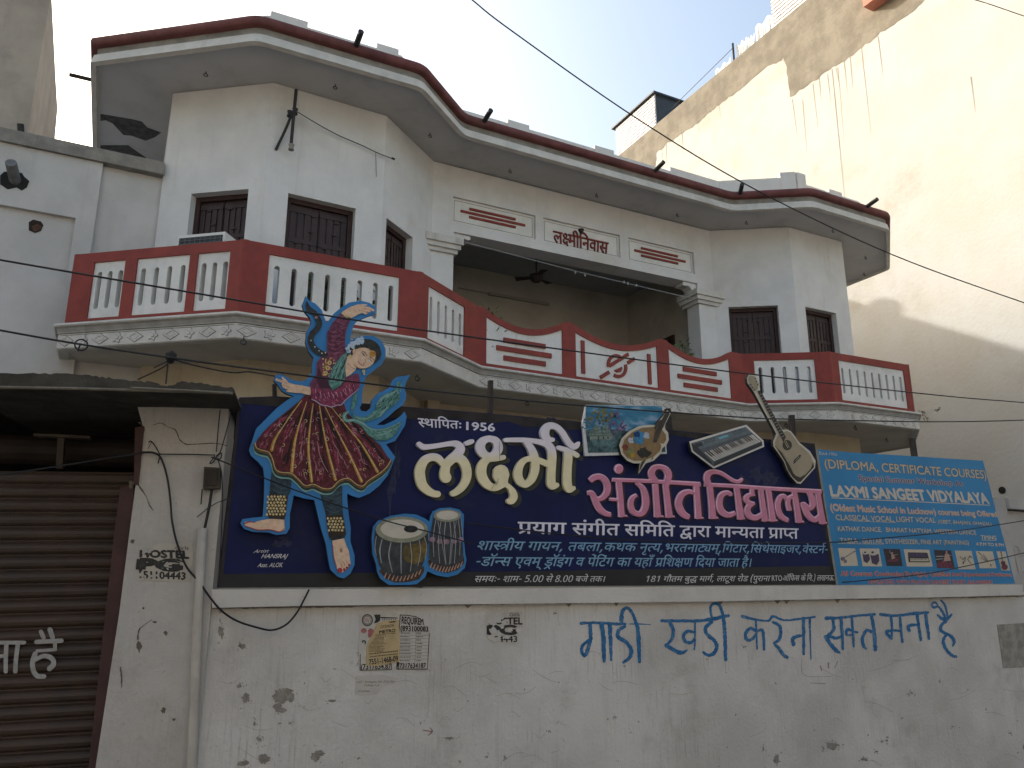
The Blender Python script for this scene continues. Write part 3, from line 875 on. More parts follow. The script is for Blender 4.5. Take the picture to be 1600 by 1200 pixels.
# ------------------------------------------------------------------ taller block behind the house (its shadow lies on the cream wall)
rr = thing('rear_block', 'plain plastered block behind the house whose shadow falls on the cream wall', 'building', (5, 23, 0))
zs = lambda Y: 7.24 + .6 * (Y - 10.41)
mb = MB(); mb.box((1.5, 20, -.1), (8.9, 26, zs(20))); build('wall', mb, M_CREAM, rr)
# dish on that roof
sp_ = fR.wp(1393, 478, 0)      # where its shadow shows
back = -SUN_TRAVEL
tt = (20.05 - sp_.y) / back.y
dp = sp_ + back * tt
t = thing('satellite_dish', 'satellite dish on the roof of the block behind the house', 'dish', (dp.x, 20.2, zs(20)))
mb = MB(); mb.tube([(dp.x, 20.2, zs(20) - .02), (dp.x, 20.2, dp.z)], .04, 8); build('mast', mb, M_IRON, t)
mb = MB()
ax = Vector((-.5, .6, .35)).normalized(); sx = ax.orthogonal().normalized(); sy = ax.cross(sx)
rings = [(r, .35 * r * r) for r in (.0, .07, .13, .18)]
vs = [Vector((dp.x, 20.2, dp.z)) + sx * r * cos(a) + sy * r * 1.25 * sin(a) + ax * h for r, h in rings for a in (k * 2 * pi / 20 for k in range(20))]
mb.add(vs, [(i * 20 + k, i * 20 + (k + 1) % 20, (i + 1) * 20 + (k + 1) % 20, (i + 1) * 20 + k) for i in range(3) for k in range(20)])
build('reflector', mb, M_PLAST, t)
S[0] = 1.0
# ================================================================== SHOP on the left (front turned a little toward the street)
M_SHOP = mat('shop_wall_paint', (.40, .388, .365), .9, .14, 2.4, stain=.55, stain_col=(.24, .20, .15), stain_scale=2.2, streak=.35, fine=.5, speck=.45, bump=.3, bump_scale=38, spot=.5, spot_col=(.17, .15, .125), spot_scale=3.3)
M_SHUT = mat('shutter_brown', (.046, .028, .019), .6, .35, 6.0, col2=(.032, .023, .018), stain=.4, stain_col=(.05, .04, .035), streak=.4, speck=.2, spec=.35)
M_JAMB = mat('jamb_brown', (.060, .030, .028), .7, .3, 6.0, streak=.3)
M_AWN = mat('awning_concrete', (.060, .056, .047), .95, .45, 7.0, stain=.6, stain_col=(.04, .038, .033), bump=.7, bump_scale=22)
M_VOID = mat('void_dark', (.010, .011, .010), .95, .4, 5.0)  # near-black colour stands in for the unlit void above the shutter
fS = Frame((.50, 4.36, 0), (.974, -.225, 0))
shop = thing('shop', 'small shop with a brown rolling shutter under a dirty concrete canopy, lower left', 'shop', fS.w(-1.2, 0, -1))
uj = fS.px(214, 760)[0]         # opening edge
ue = fS.px(343, 800)[0]         # right end of the pier
uj2 = fS.px(152, 1190)[0]
zlin = fS.px(150, 632)[1]
mb = MB()
ztp = fS.px(200, 611, .40)[1] + .03
# pier face follows the leaning jamb edge
pier = [(fS.px(150, 1200)[0] - .006, -.0), (uj2 - .004, fS.px(152, 1190)[1]), (fS.px(186, 960)[0], fS.px(186, 960)[1]), (fS.px(205, 810)[0], fS.px(205, 810)[1]), (fS.px(224, 668)[0], fS.px(224, 668)[1]), (fS.px(214, 640)[0], zlin), (fS.px(214, 640)[0], ztp), (ue, ztp), (ue, 0)]
mb.fpoly(fS, [pier], -.35, 0.0)
mb.fbox(fS, -3.2, fS.px(214, 640)[0] - .002, zlin, ztp, -.35, -.004)
build('pier_wall', mb, M_SHOP, shop)
mb = MB(); mb.fbox(fS, -3.2, uj + .02, 0, ztp, -1.6, -1.5); mb.fbox(fS, -3.2, uj + .02, ztp - .02, ztp, -1.5, -.36); mb.fbox(fS, uj + .021, uj + .05, 0, ztp - .02, -1.5, -.36)
build('dark_interior', mb, M_VOID, shop)
# jamb strip and iron guide
mb = MB(); mb.pxpoly(fS, [(211, 668), (225, 666), (216, 757), (209, 757)], -.06, .012); build('guide_plate', mb, M_JAMB, shop)
mb = MB(); mb.pxpoly(fS, [(188, 762), (209, 757), (207, 800), (193, 960), (178, 1080), (160, 1210), (137, 1210), (160, 1000), (180, 820)], -.20, -.03); build('jamb', mb, M_JAMB, shop)
# rolling shutter: curved slats, hung a degree out of level
T_ = .020
nS = -.16
us1 = fS.px(193, 800)[0]
def shv(u, v): return v + T_ * (u + 1.0)
mb = MB()
vtop = fS.px(95, 738, nS)[1]; pitch = .0715
prof = [(0, 0.0), (.10, -.004), (.16, .004), (.30, .013), (.50, .017), (.70, .013), (.84, .004), (.90, -.004)]
k = 0; rows = []
v = vtop
while v > -.1:
    for (t, d) in prof: rows.append((v - pitch * t, d))
    v -= pitch
vs = []; fs = []
for (vv, d) in rows:
    for u in (-3.2, us1): vs.append(fS.w(u, shv(u, vv), nS + d))
for i in range(len(rows) - 1): fs.append((2 * i, 2 * i + 1, 2 * i + 3, 2 * i + 2))
mb.add(vs, fs)
shut = build('rolling_shutter', mb, M_SHUT, shop)
mb = MB()
for pts in ([(0, 1004, 6), (38, 1004, 6)], [(10, 1006, 7), (9, 1030, 7), (9, 1049, 7)], [(28, 1006, 7), (25, 1030, 7), (24, 1049, 7)], [(-6, 1027, 6), (8, 1024, 6)],
            [(57, 1003, 7), (96, 1001, 7)], [(64, 987, 7), (68, 996, 7)], [(78, 984, 8), (82, 995, 8)], [(86, 1005, 6), (86, 1014, 6)], [(58, 1017, 5), (87, 1015, 5)],
            [(55, 1022, 8), (51, 1034, 8), (52, 1047, 8), (58, 1056, 8), (69, 1057, 7)], [(55, 1031, 6), (68, 1025, 7), (80, 1028, 8), (84, 1037, 8), (77, 1045, 8)]):
    stroke(mb, fS, pts, nS + .0185)
build('painted_lettering', mb, mat('shutter_white_paint', (.29, .29, .28), .8, .25, 40), shut)
mb = MB(); mb.tube([fS.w(-3.2, fS.px(0, 707, -.5)[1], -.5), fS.w(uj - .02, fS.px(205, 708, -.5)[1], -.5)], .085, 14); build('shutter_roll', mb, mat('roll_dark', (.022, .016, .013), .7, .4, 6), shop)
mb = MB(); mb.pxpoly(fS, [(90, 684), (100, 684), (97, 732), (87, 732)], -.34, -.30); mb.pxpoly(fS, [(52, 677), (140, 681), (140, 685), (52, 681)], -.36, -.29); build('tee_strut', mb, mat('old_timber', (.075, .06, .05), .9, .3, 10), shop)
# canopy slab with its ragged edge
NA = .40
zb_, zt_ = fS.px(200, 611, NA)[1], None
tp = [(-80, 577), (0, 583), (60, 584), (120, 585), (160, 589), (200, 595), (235, 597), (262, 602), (290, 596), (330, 601), (364, 606)]
bt = [(366, 613), (300, 611), (230, 609), (150, 608), (80, 606), (0, 604), (-80, 602)]
mb = MB()
tp = [(x + random.uniform(-2, 2), y + random.uniform(-1.5, 1.5)) for x, y in spline(tp, 7)]
top = [fS.px(x, y, NA) for x, y in tp]; bot = [fS.px(x, y, NA) for x, y in bt]
mb.fpoly(fS, [top + bot], -1.0, NA, True)
cn = build('canopy_slab', mb, M_AWN, shop)
mb = MB()
mb.tube([fS.wp(0, 605, NA + .01), fS.wp(120, 607, NA + .015), fS.wp(360, 614, NA + .01)], .007, 5)
mb.tube([fS.wp(204, 606, NA + .02), fS.wp(310, 611, NA + .03), fS.wp(364, 615, NA + .02)], .006, 5)
build('loose_batten', mb, mat('weathered_batten', (.15, .14, .115), .9, .3, 20), cn)
# cracks and peeled patches of the pier
M_CRACK = mat('crack_dark', (.10, .088, .07), .95)
mb = MB()
for pts in ([(217, 660, 2), (224, 667, 2), (226, 674, 1.2)], [(240, 664, 1), (252, 661, 1.3), (262, 667, 1), (274, 672, 1.4), (281, 687, 1.4), (291, 694, 1.6), (305, 694, 1), (322, 693, 1.5), (340, 693, 1), (356, 697, 1)], [(216, 757, 3), (221, 765, 2.4), (228, 775, 1), (234, 790, 1.6), (240, 798, 1)], [(237, 690, 1), (231, 702, 1)], [(215, 1000, 2), (217, 985, 2), (226, 976, .8), (238, 968, .8)], [(188, 1042, 2.5), (190, 1062, 2), (190, 1075, 1)]):
    stroke(mb, fS, pts, .0015, round_=False, rough=.5)
for (x, y, rx, ry) in ((217, 1010, 4, 9), (259, 989, 3, 3), (204, 756, 4, 6), (242, 972, 3, 2), (272, 1124, 3, 2), (256, 1110, 4, 5), (207, 845, 4, 3), (224, 950, 1.5, 2)):
    mb.pxpoly(fS, blob(x, y, rx, ry, 14, .5), None, .0012 + stagger())
build('crack', mb, M_CRACK, shop)
# plastic conduit, meter box
tag(build('drain_pipe', MB().tube([fS.wp(316, 826, .03), fS.wp(309, 960, .03), fS.wp(299, 1210, .03), fS.w(fS.px(297, 1260, .03)[0], 0, .03)], .022, 12), mat('white_pvc', (.42, .395, .35), .6, .2, 5.0, stain=.5, streak=.5), smooth=True), 'dirty white plastic pipe standing at the corner of the shop pier', 'pipe')
t = thing('meter_box', 'small dark rusted meter box on the pale shop pier beside the signboard', 'meter box', fS.wp(331, 764, .05))
mb = MB(); mb.pxpoly(fS, [(319, 729), (344, 731), (343, 763), (317, 764)], .0, .055); cb = build('casing', mb, mat('rusty_box', (.055, .045, .034), .7, .5, 14), t)
mb = MB(); mb.pxpoly(fS, [(321, 733), (340, 734), (339, 758), (320, 759)], .055, .060); build('door', mb, mat('rusty_door', (.035, .028, .024), .6, .5, 10), t)
mb = MB(); mb.tube([fS.wp(331, 764, .03), fS.wp(327, 792, .03), fS.wp(324, 806, .03), fS.wp(320, 825, .03)], .007, 6)
mb.tube([fS.wp(316, 764, .02), fS.wp(314, 788, .02)], .004, 4); mb.tube([fS.wp(326, 793, .02), fS.wp(308, 808, .03)], .003, 4); mb.tube([fS.wp(326, 793, .02), fS.wp(340, 785, .03), fS.wp(355, 780, .04)], .003, 4)
build('lead', mb, M_BLACK, t)

# ================================================================== COMPOUND WALL
M_CW = mat('compound_wall_paint', (.53, .522, .50), .9, .13, 1.5, col2=(.42, .41, .385), stain=.75, stain_col=(.31, .295, .265), stain_scale=2.6, streak=.5, fine=1.0, speck=.6, bump=.3, bump_scale=40, spot=.8, spot_col=(.16, .15, .13), spot_scale=2.1)
M_COP = mat('coping_paint', (.53, .515, .48), .9, .12, 3.0, stain=.5, stain_col=(.25, .22, .17), streak=.4, speck=.5, bump=.25)
WY = 4.40
fW = Frame((0, WY, 0), (1, 0, 0))
cw = thing('compound_wall', 'low dirty white street wall carrying the signboards and blue handwriting', 'wall', (4.2, WY + .12, 0))
mb = MB(); mb.fbox(fW, .50, 8.6, 0, 1.50, -.25, 0.0); build('wall', mb, M_CW, cw)
cl = [fW.px(x, y, .045) for x, y in ((331, 921), (500, 920.5), (800, 919.5), (1100, 917), (1305, 915.5), (1450, 914.5), (1598, 913.5))]
cb_ = [fW.px(x, y, .045) for x, y in ((1598, 930.5), (1450, 934), (1305, 936), (1100, 940), (800, 944), (640, 945.5), (480, 947), (331, 950))]
cb_ = [(u, v + random.uniform(-.003, .003)) for u, v in cb_]
mb = MB(); mb.fpoly(fW, [cl + cb_], -.28, .045); build('coping', mb, M_COP, cw)
# grime line hanging under the coping and peeled patches with a shape of their own
mb = MB()
pts = []
for k in range(260):
    x = 332 + k * 4.93; yy = 950 - (x - 331) * .0154
    pts.append((x, yy - 1.5))
dn = []; w_ = 2
for x, y in pts[::-1]:
    w_ = .72 * w_ + .28 * random.uniform(.2, 3.2)
    dn.append((x + random.uniform(-1, 1), y + 1.6 + w_ * random.uniform(.6, 1.2) + (random.random() < .035) * random.uniform(2, 7)))
mb.pxpoly(fW, pts + dn, None, .0012)
build('grime_line', mb, mat('grime', (.24, .215, .175), .95, .5, 40, col2=(.13, .11, .09)), cw)
M_PEEL = mat('peeled_cement', (.27, .255, .225), .95, .45, 30, col2=(.17, .16, .14), bump=.4)
pm = MB()
for (x, y, rx, ry, n) in ((388, 1084, 8, 13, 1), (440, 1090, 15, 12, 3), (436, 1106, 8, 7, 2), (497, 1182, 8, 9, 2), (418, 1188, 10, 8, 2), (405, 1155, 4, 5, 2), (453, 1131, 4, 2, 1), (438, 1130, 2, 2, 1), (521, 1096, 6, 2, 2), (375, 1072, 5, 3, 2), (345, 985, 4, 10, 2), (378, 1010, 7, 5, 2), (380, 1195, 9, 6, 2), (398, 1130, 2, 4, 1), (962, 1121, 3, 2, 1), (858, 1142, 2, 2, 1), (867, 957, 3, 2, 1), (1192, 1171, 2, 3, 1), (1301, 1165, 9, 5, 3), (1387, 1156, 1.6, 3, 1), (1351, 1187, 4, 3, 2), (1369, 1175, 3, 2, 1), (1212, 1185, 6, 6, 2), (1286, 1170, 1.6, 4, 1), (760, 1184, 3, 3, 1), (788, 1184, 3, 4, 1), (705, 1154, 7, 2, 2), (560, 1186, 2, 2, 1), (1490, 1136, 5, 2, 1), (1578, 1146, 2, 2, 1), (763, 930, 5, 5, 1), (1598, 1165, 3, 5, 1), (343, 905 + 50, 3, 3, 1), (1377, 1158, 2, 2, 1), (975, 1041, 1.5, 1.5, 1), (1106, 1030, 1.2, 1.2, 1), (1164, 1011, 2, 2, 1)):
    for k in range(5 * n):
        pm.pxpoly(fW, blob(x + random.gauss(0, rx * 1.1), y + random.gauss(0, ry * 1.1), random.uniform(.4, 1.3), random.uniform(.4, 1.5), 7, .5), None, .0012 + stagger())
    for k in range(n):
        pm.pxpoly(fW, blob(x + random.uniform(-rx, rx) * .6, y + random.uniform(-ry, ry) * .6, rx * random.uniform(.5, 1), ry * random.uniform(.5, 1), 26, .32), None, .0012 + stagger())
for k in range(48):
    x = random.uniform(335, 1600); y = 960 + 240 * random.random() ** .5
    r = random.uniform(.5, 1.4)
    pm.pxpoly(fW, blob(x, y, r, r * random.uniform(.5, 1.8), 8, .5), None, .0012 + stagger())
build('peeled_patch', pm, M_PEEL, cw)
gm = MB()
for k in range(46):      # faint scratches and rubbed arcs
    x = random.uniform(340, 1580); y = random.uniform(1000, 1190); L_ = random.uniform(14, 48); a = random.uniform(-.5, .6); c = random.uniform(-9, 9)
    stroke(gm, fW, [(x, y, .5), (x + L_ * .5, y + L_ * .5 * a - c, .8), (x + L_, y + L_ * a, .5)], .0012, round_=False)
build('scratch', gm, mat('scratch_grey', (.33, .315, .285), .95), cw)
# blue handwriting
M_BLUE = mat('blue_brush_paint', (.022, .145, .32), .75, .4, 30.0, col2=(.015, .085, .21), stain=.6, stain_col=(.36, .40, .43), stain_scale=34, spec=.3)
SL = [[(908, 974, 5), (930, 973, 4), (955, 974.5, 4.5), (977, 975, 4)], [(922, 975, 6), (923, 995, 6), (920, 1010, 6), (914, 1024, 6), (909, 1018, 5), (911, 1008, 5), (920, 1000, 4)], [(940, 975, 7), (943, 1000, 7), (944, 1033, 5)], [(953, 975, 6.5), (954, 1000, 6), (955, 1031, 4)],
 [(976, 979, 5), (967, 985, 6), (966, 995, 6), (979, 1004, 6), (986, 1015, 6), (984, 1027, 6), (974, 1035, 4)], [(971, 973, 6), (972, 958, 6), (978, 949.5, 5), (986, 955, 5), (992, 968, 5), (997, 985, 6), (998.5, 1010, 6.5), (999.5, 1034, 5)], [(984, 975, 1.5), (1000, 975, 2), (1017, 976, 1)],
 [(1034, 970, 5), (1060, 970, 4.5), (1090, 970, 4.5), (1115, 967, 6), (1138, 962, 5)], [(1047, 973, 5), (1052, 985, 6), (1050, 998, 5), (1043, 1007, 4)], [(1041, 1008, 6), (1052, 1015, 6), (1065, 1020, 6), (1073, 1016, 3)], [(1084, 988, 3.5), (1075, 986, 5), (1068, 993, 5), (1071, 1002, 5), (1080, 1004, 5), (1085, 998, 4)], [(1086, 972, 3), (1086, 1000, 2.6), (1085, 1015, 2)],
 [(1112, 972, 6), (1103, 980, 6), (1104, 990, 6), (1115, 1000, 6), (1120, 1009, 6), (1116, 1020, 6), (1107, 1024, 5), (1099, 1019, 4)], [(1113, 967, 4), (1110, 950, 4), (1116, 943, 4.5), (1124, 946, 5), (1129, 960, 5), (1132, 980, 5.5), (1133, 1005, 5.5), (1134, 1031, 5)],
 [(1160, 963, 5), (1175, 967, 4), (1200, 970, 3), (1208, 963, 4), (1225, 969, 3), (1250, 967, 3.5), (1273, 964, 3.5)], [(1181, 968, 3), (1182, 990, 3), (1183, 1014, 2.5)], [(1181, 985, 5), (1172, 982, 5), (1165, 990, 5), (1167, 999, 5), (1175, 999, 5), (1182, 990, 4)], [(1183, 986, 4), (1190, 984, 5), (1193, 992, 5), (1194, 1015, 4)],
 [(1208, 972, 4), (1218, 978, 5), (1220, 990, 5), (1216, 1001, 5), (1210, 1005, 4), (1217, 1013, 5), (1224, 1023, 5), (1230, 1027, 5)], [(1240, 1007, 6), (1239, 998, 6), (1247, 994, 5), (1256, 993, 4)], [(1255, 966, 5), (1256, 995, 5), (1256, 1022, 4)], [(1265, 966, 4), (1266, 995, 2.5), (1267, 1030, 2)],
 [(1291, 966, 6), (1315, 965, 4.5), (1340, 962, 4), (1367, 960, 4)], [(1301, 968, 5), (1303, 982, 5), (1296, 991, 5), (1290, 995, 5)], [(1290, 995, 6), (1299, 1008, 6.5), (1306, 1016, 6), (1312, 1020, 3)], [(1296, 994, 5), (1306, 997, 5), (1315, 994, 4)], [(1314, 966, 5), (1316, 990, 5), (1317, 1014, 4)],
 [(1331, 966, 4), (1333, 990, 4), (1334, 1010, 3.5)], [(1332, 985, 4), (1324, 984, 5), (1323, 992, 4), (1331, 992, 3)], [(1333, 987, 4), (1340, 988, 3)], [(1362, 962, 5), (1366, 990, 6), (1368, 1015, 6)], [(1363, 988, 5), (1354, 985, 5), (1348, 996, 5), (1349, 1008, 5), (1353, 1014, 3)],
 [(1376, 960, 5), (1395, 962, 4.5), (1410, 961, 4), (1425, 959, 5), (1450, 957, 4)], [(1392, 962, 4), (1394, 980, 4), (1393, 998, 3.5)], [(1393, 998, 4), (1385, 988, 5), (1395, 985, 4), (1406, 986, 3.5)], [(1406, 962, 4), (1408, 985, 4), (1410, 1003, 4)], [(1421, 985, 5), (1420, 978, 5), (1435, 976, 4)], [(1433, 960, 5), (1436, 980, 4.5), (1439, 1000, 4)], [(1446, 957, 5), (1449, 978, 5), (1452, 998, 4)],
 [(1465, 961, 3), (1473, 967, 6), (1480, 967, 6), (1487, 960, 3)], [(1477, 966, 4), (1472, 955, 4), (1466, 948, 3), (1459, 949, 4), (1456, 944, 3), (1461, 941, 3), (1465, 945, 2.5)], [(1481, 966, 3.5), (1479, 955, 3.5), (1476, 945, 3.5), (1472, 940, 3), (1470, 938, 2.5)], [(1478, 971, 5), (1471, 977, 5), (1470, 985, 5), (1478, 990, 4.5), (1487, 995, 5), (1491, 1003, 5), (1489, 1009, 3)], [(1480, 990, 4), (1474, 1000, 5), (1477, 1012, 5), (1486, 1023, 5), (1494, 1026, 4)]]
mb = MB()
for p in SL: stroke(mb, fW, p, .0015, rough=.22, step=9)
build('handwriting', mb, M_BLUE, cw)
mb = MB(); stroke(mb, fW, [(661, 1141, 1), (668, 1142, 1.3), (675, 1143, 1.2)], .0015); stroke(mb, fW, [(672, 1137, 1), (675.5, 1143, 1.3), (669, 1149, 1)], .0015)
build('red_arrow', mb, mat('dark_red_paint', (.16, .03, .03), .8), cw)
mb = MB()
for p in ([(1294, 1035, 2), (1295, 1044, 2)], [(1282, 1040, 1.5), (1284, 1048, 1.5)], [(1309, 1033, 1.5), (1304, 1044, 1)], [(1265, 1067, .8), (1290, 1068, 1)], [(1253, 1030, .6), (1257, 1055, .6), (1300, 1057, .5)]):
    stroke(mb, fW, p, .0015, round_=False)
build('pencil_mark', mb, mat('reddish_grey', (.26, .20, .17), .9), cw)
# torn grey bill at the right edge
mb = MB(); mb.pxpoly(fW, [(1558, 976), (1606, 973), (1612, 1042), (1568, 1044)], 0, .004); b_ = build('grey_bill', mb, mat('grey_bill', (.30, .285, .25), .95, .35, 14, stain=.6, stain_col=(.14, .13, .11), stain_scale=9), cw)
# gate pillar behind the right end
M_GATE = mat('gate_pillar_paint', (.38, .372, .352), .9, .15, 2.0, stain=.5, stain_col=(.2, .18, .15), streak=.4, bump=.25)
t = thing('gate_pillar', 'whitewashed gate pillar with a projecting slab behind the right end of the blue banner', 'pillar', (8.0, 5.2, 0))
fG = Frame((0, 5.0, 0), (1, 0, 0))
mb = MB()
a = fG.px(1556, 777); b = fG.px(1571, 777)
mb.fbox(fG, a[0], b[0], 0, a[1], -.5, 0.0); mb.fbox(fG, b[0], b[0] + 1.6, 0, fG.px(1575, 797)[1], -.5, -.05); build('pillar', mb, M_GATE, t)
mb = MB(); mb.fbox(fG, b[0] + .002, b[0] + 1.6, fG.px(1575, 795)[1], a[1] - .002, -.5, .03); build('slab', mb, M_GATE, t)
mb = MB()
for p in ([(1586, 853, 1.2), (1592, 857, 1), (1593, 866, 1)], [(1584, 858, 1), (1586, 872, 1.2), (1592, 895, 1)], [(1592, 870, 1), (1600, 868, 1)], [(1597, 895, 1), (1603, 892, 1)]): stroke(mb, fG, p, -.047, round_=False)
build('red_scrawl', mb, mat('reddish_grey', (.26, .20, .17), .9), t)
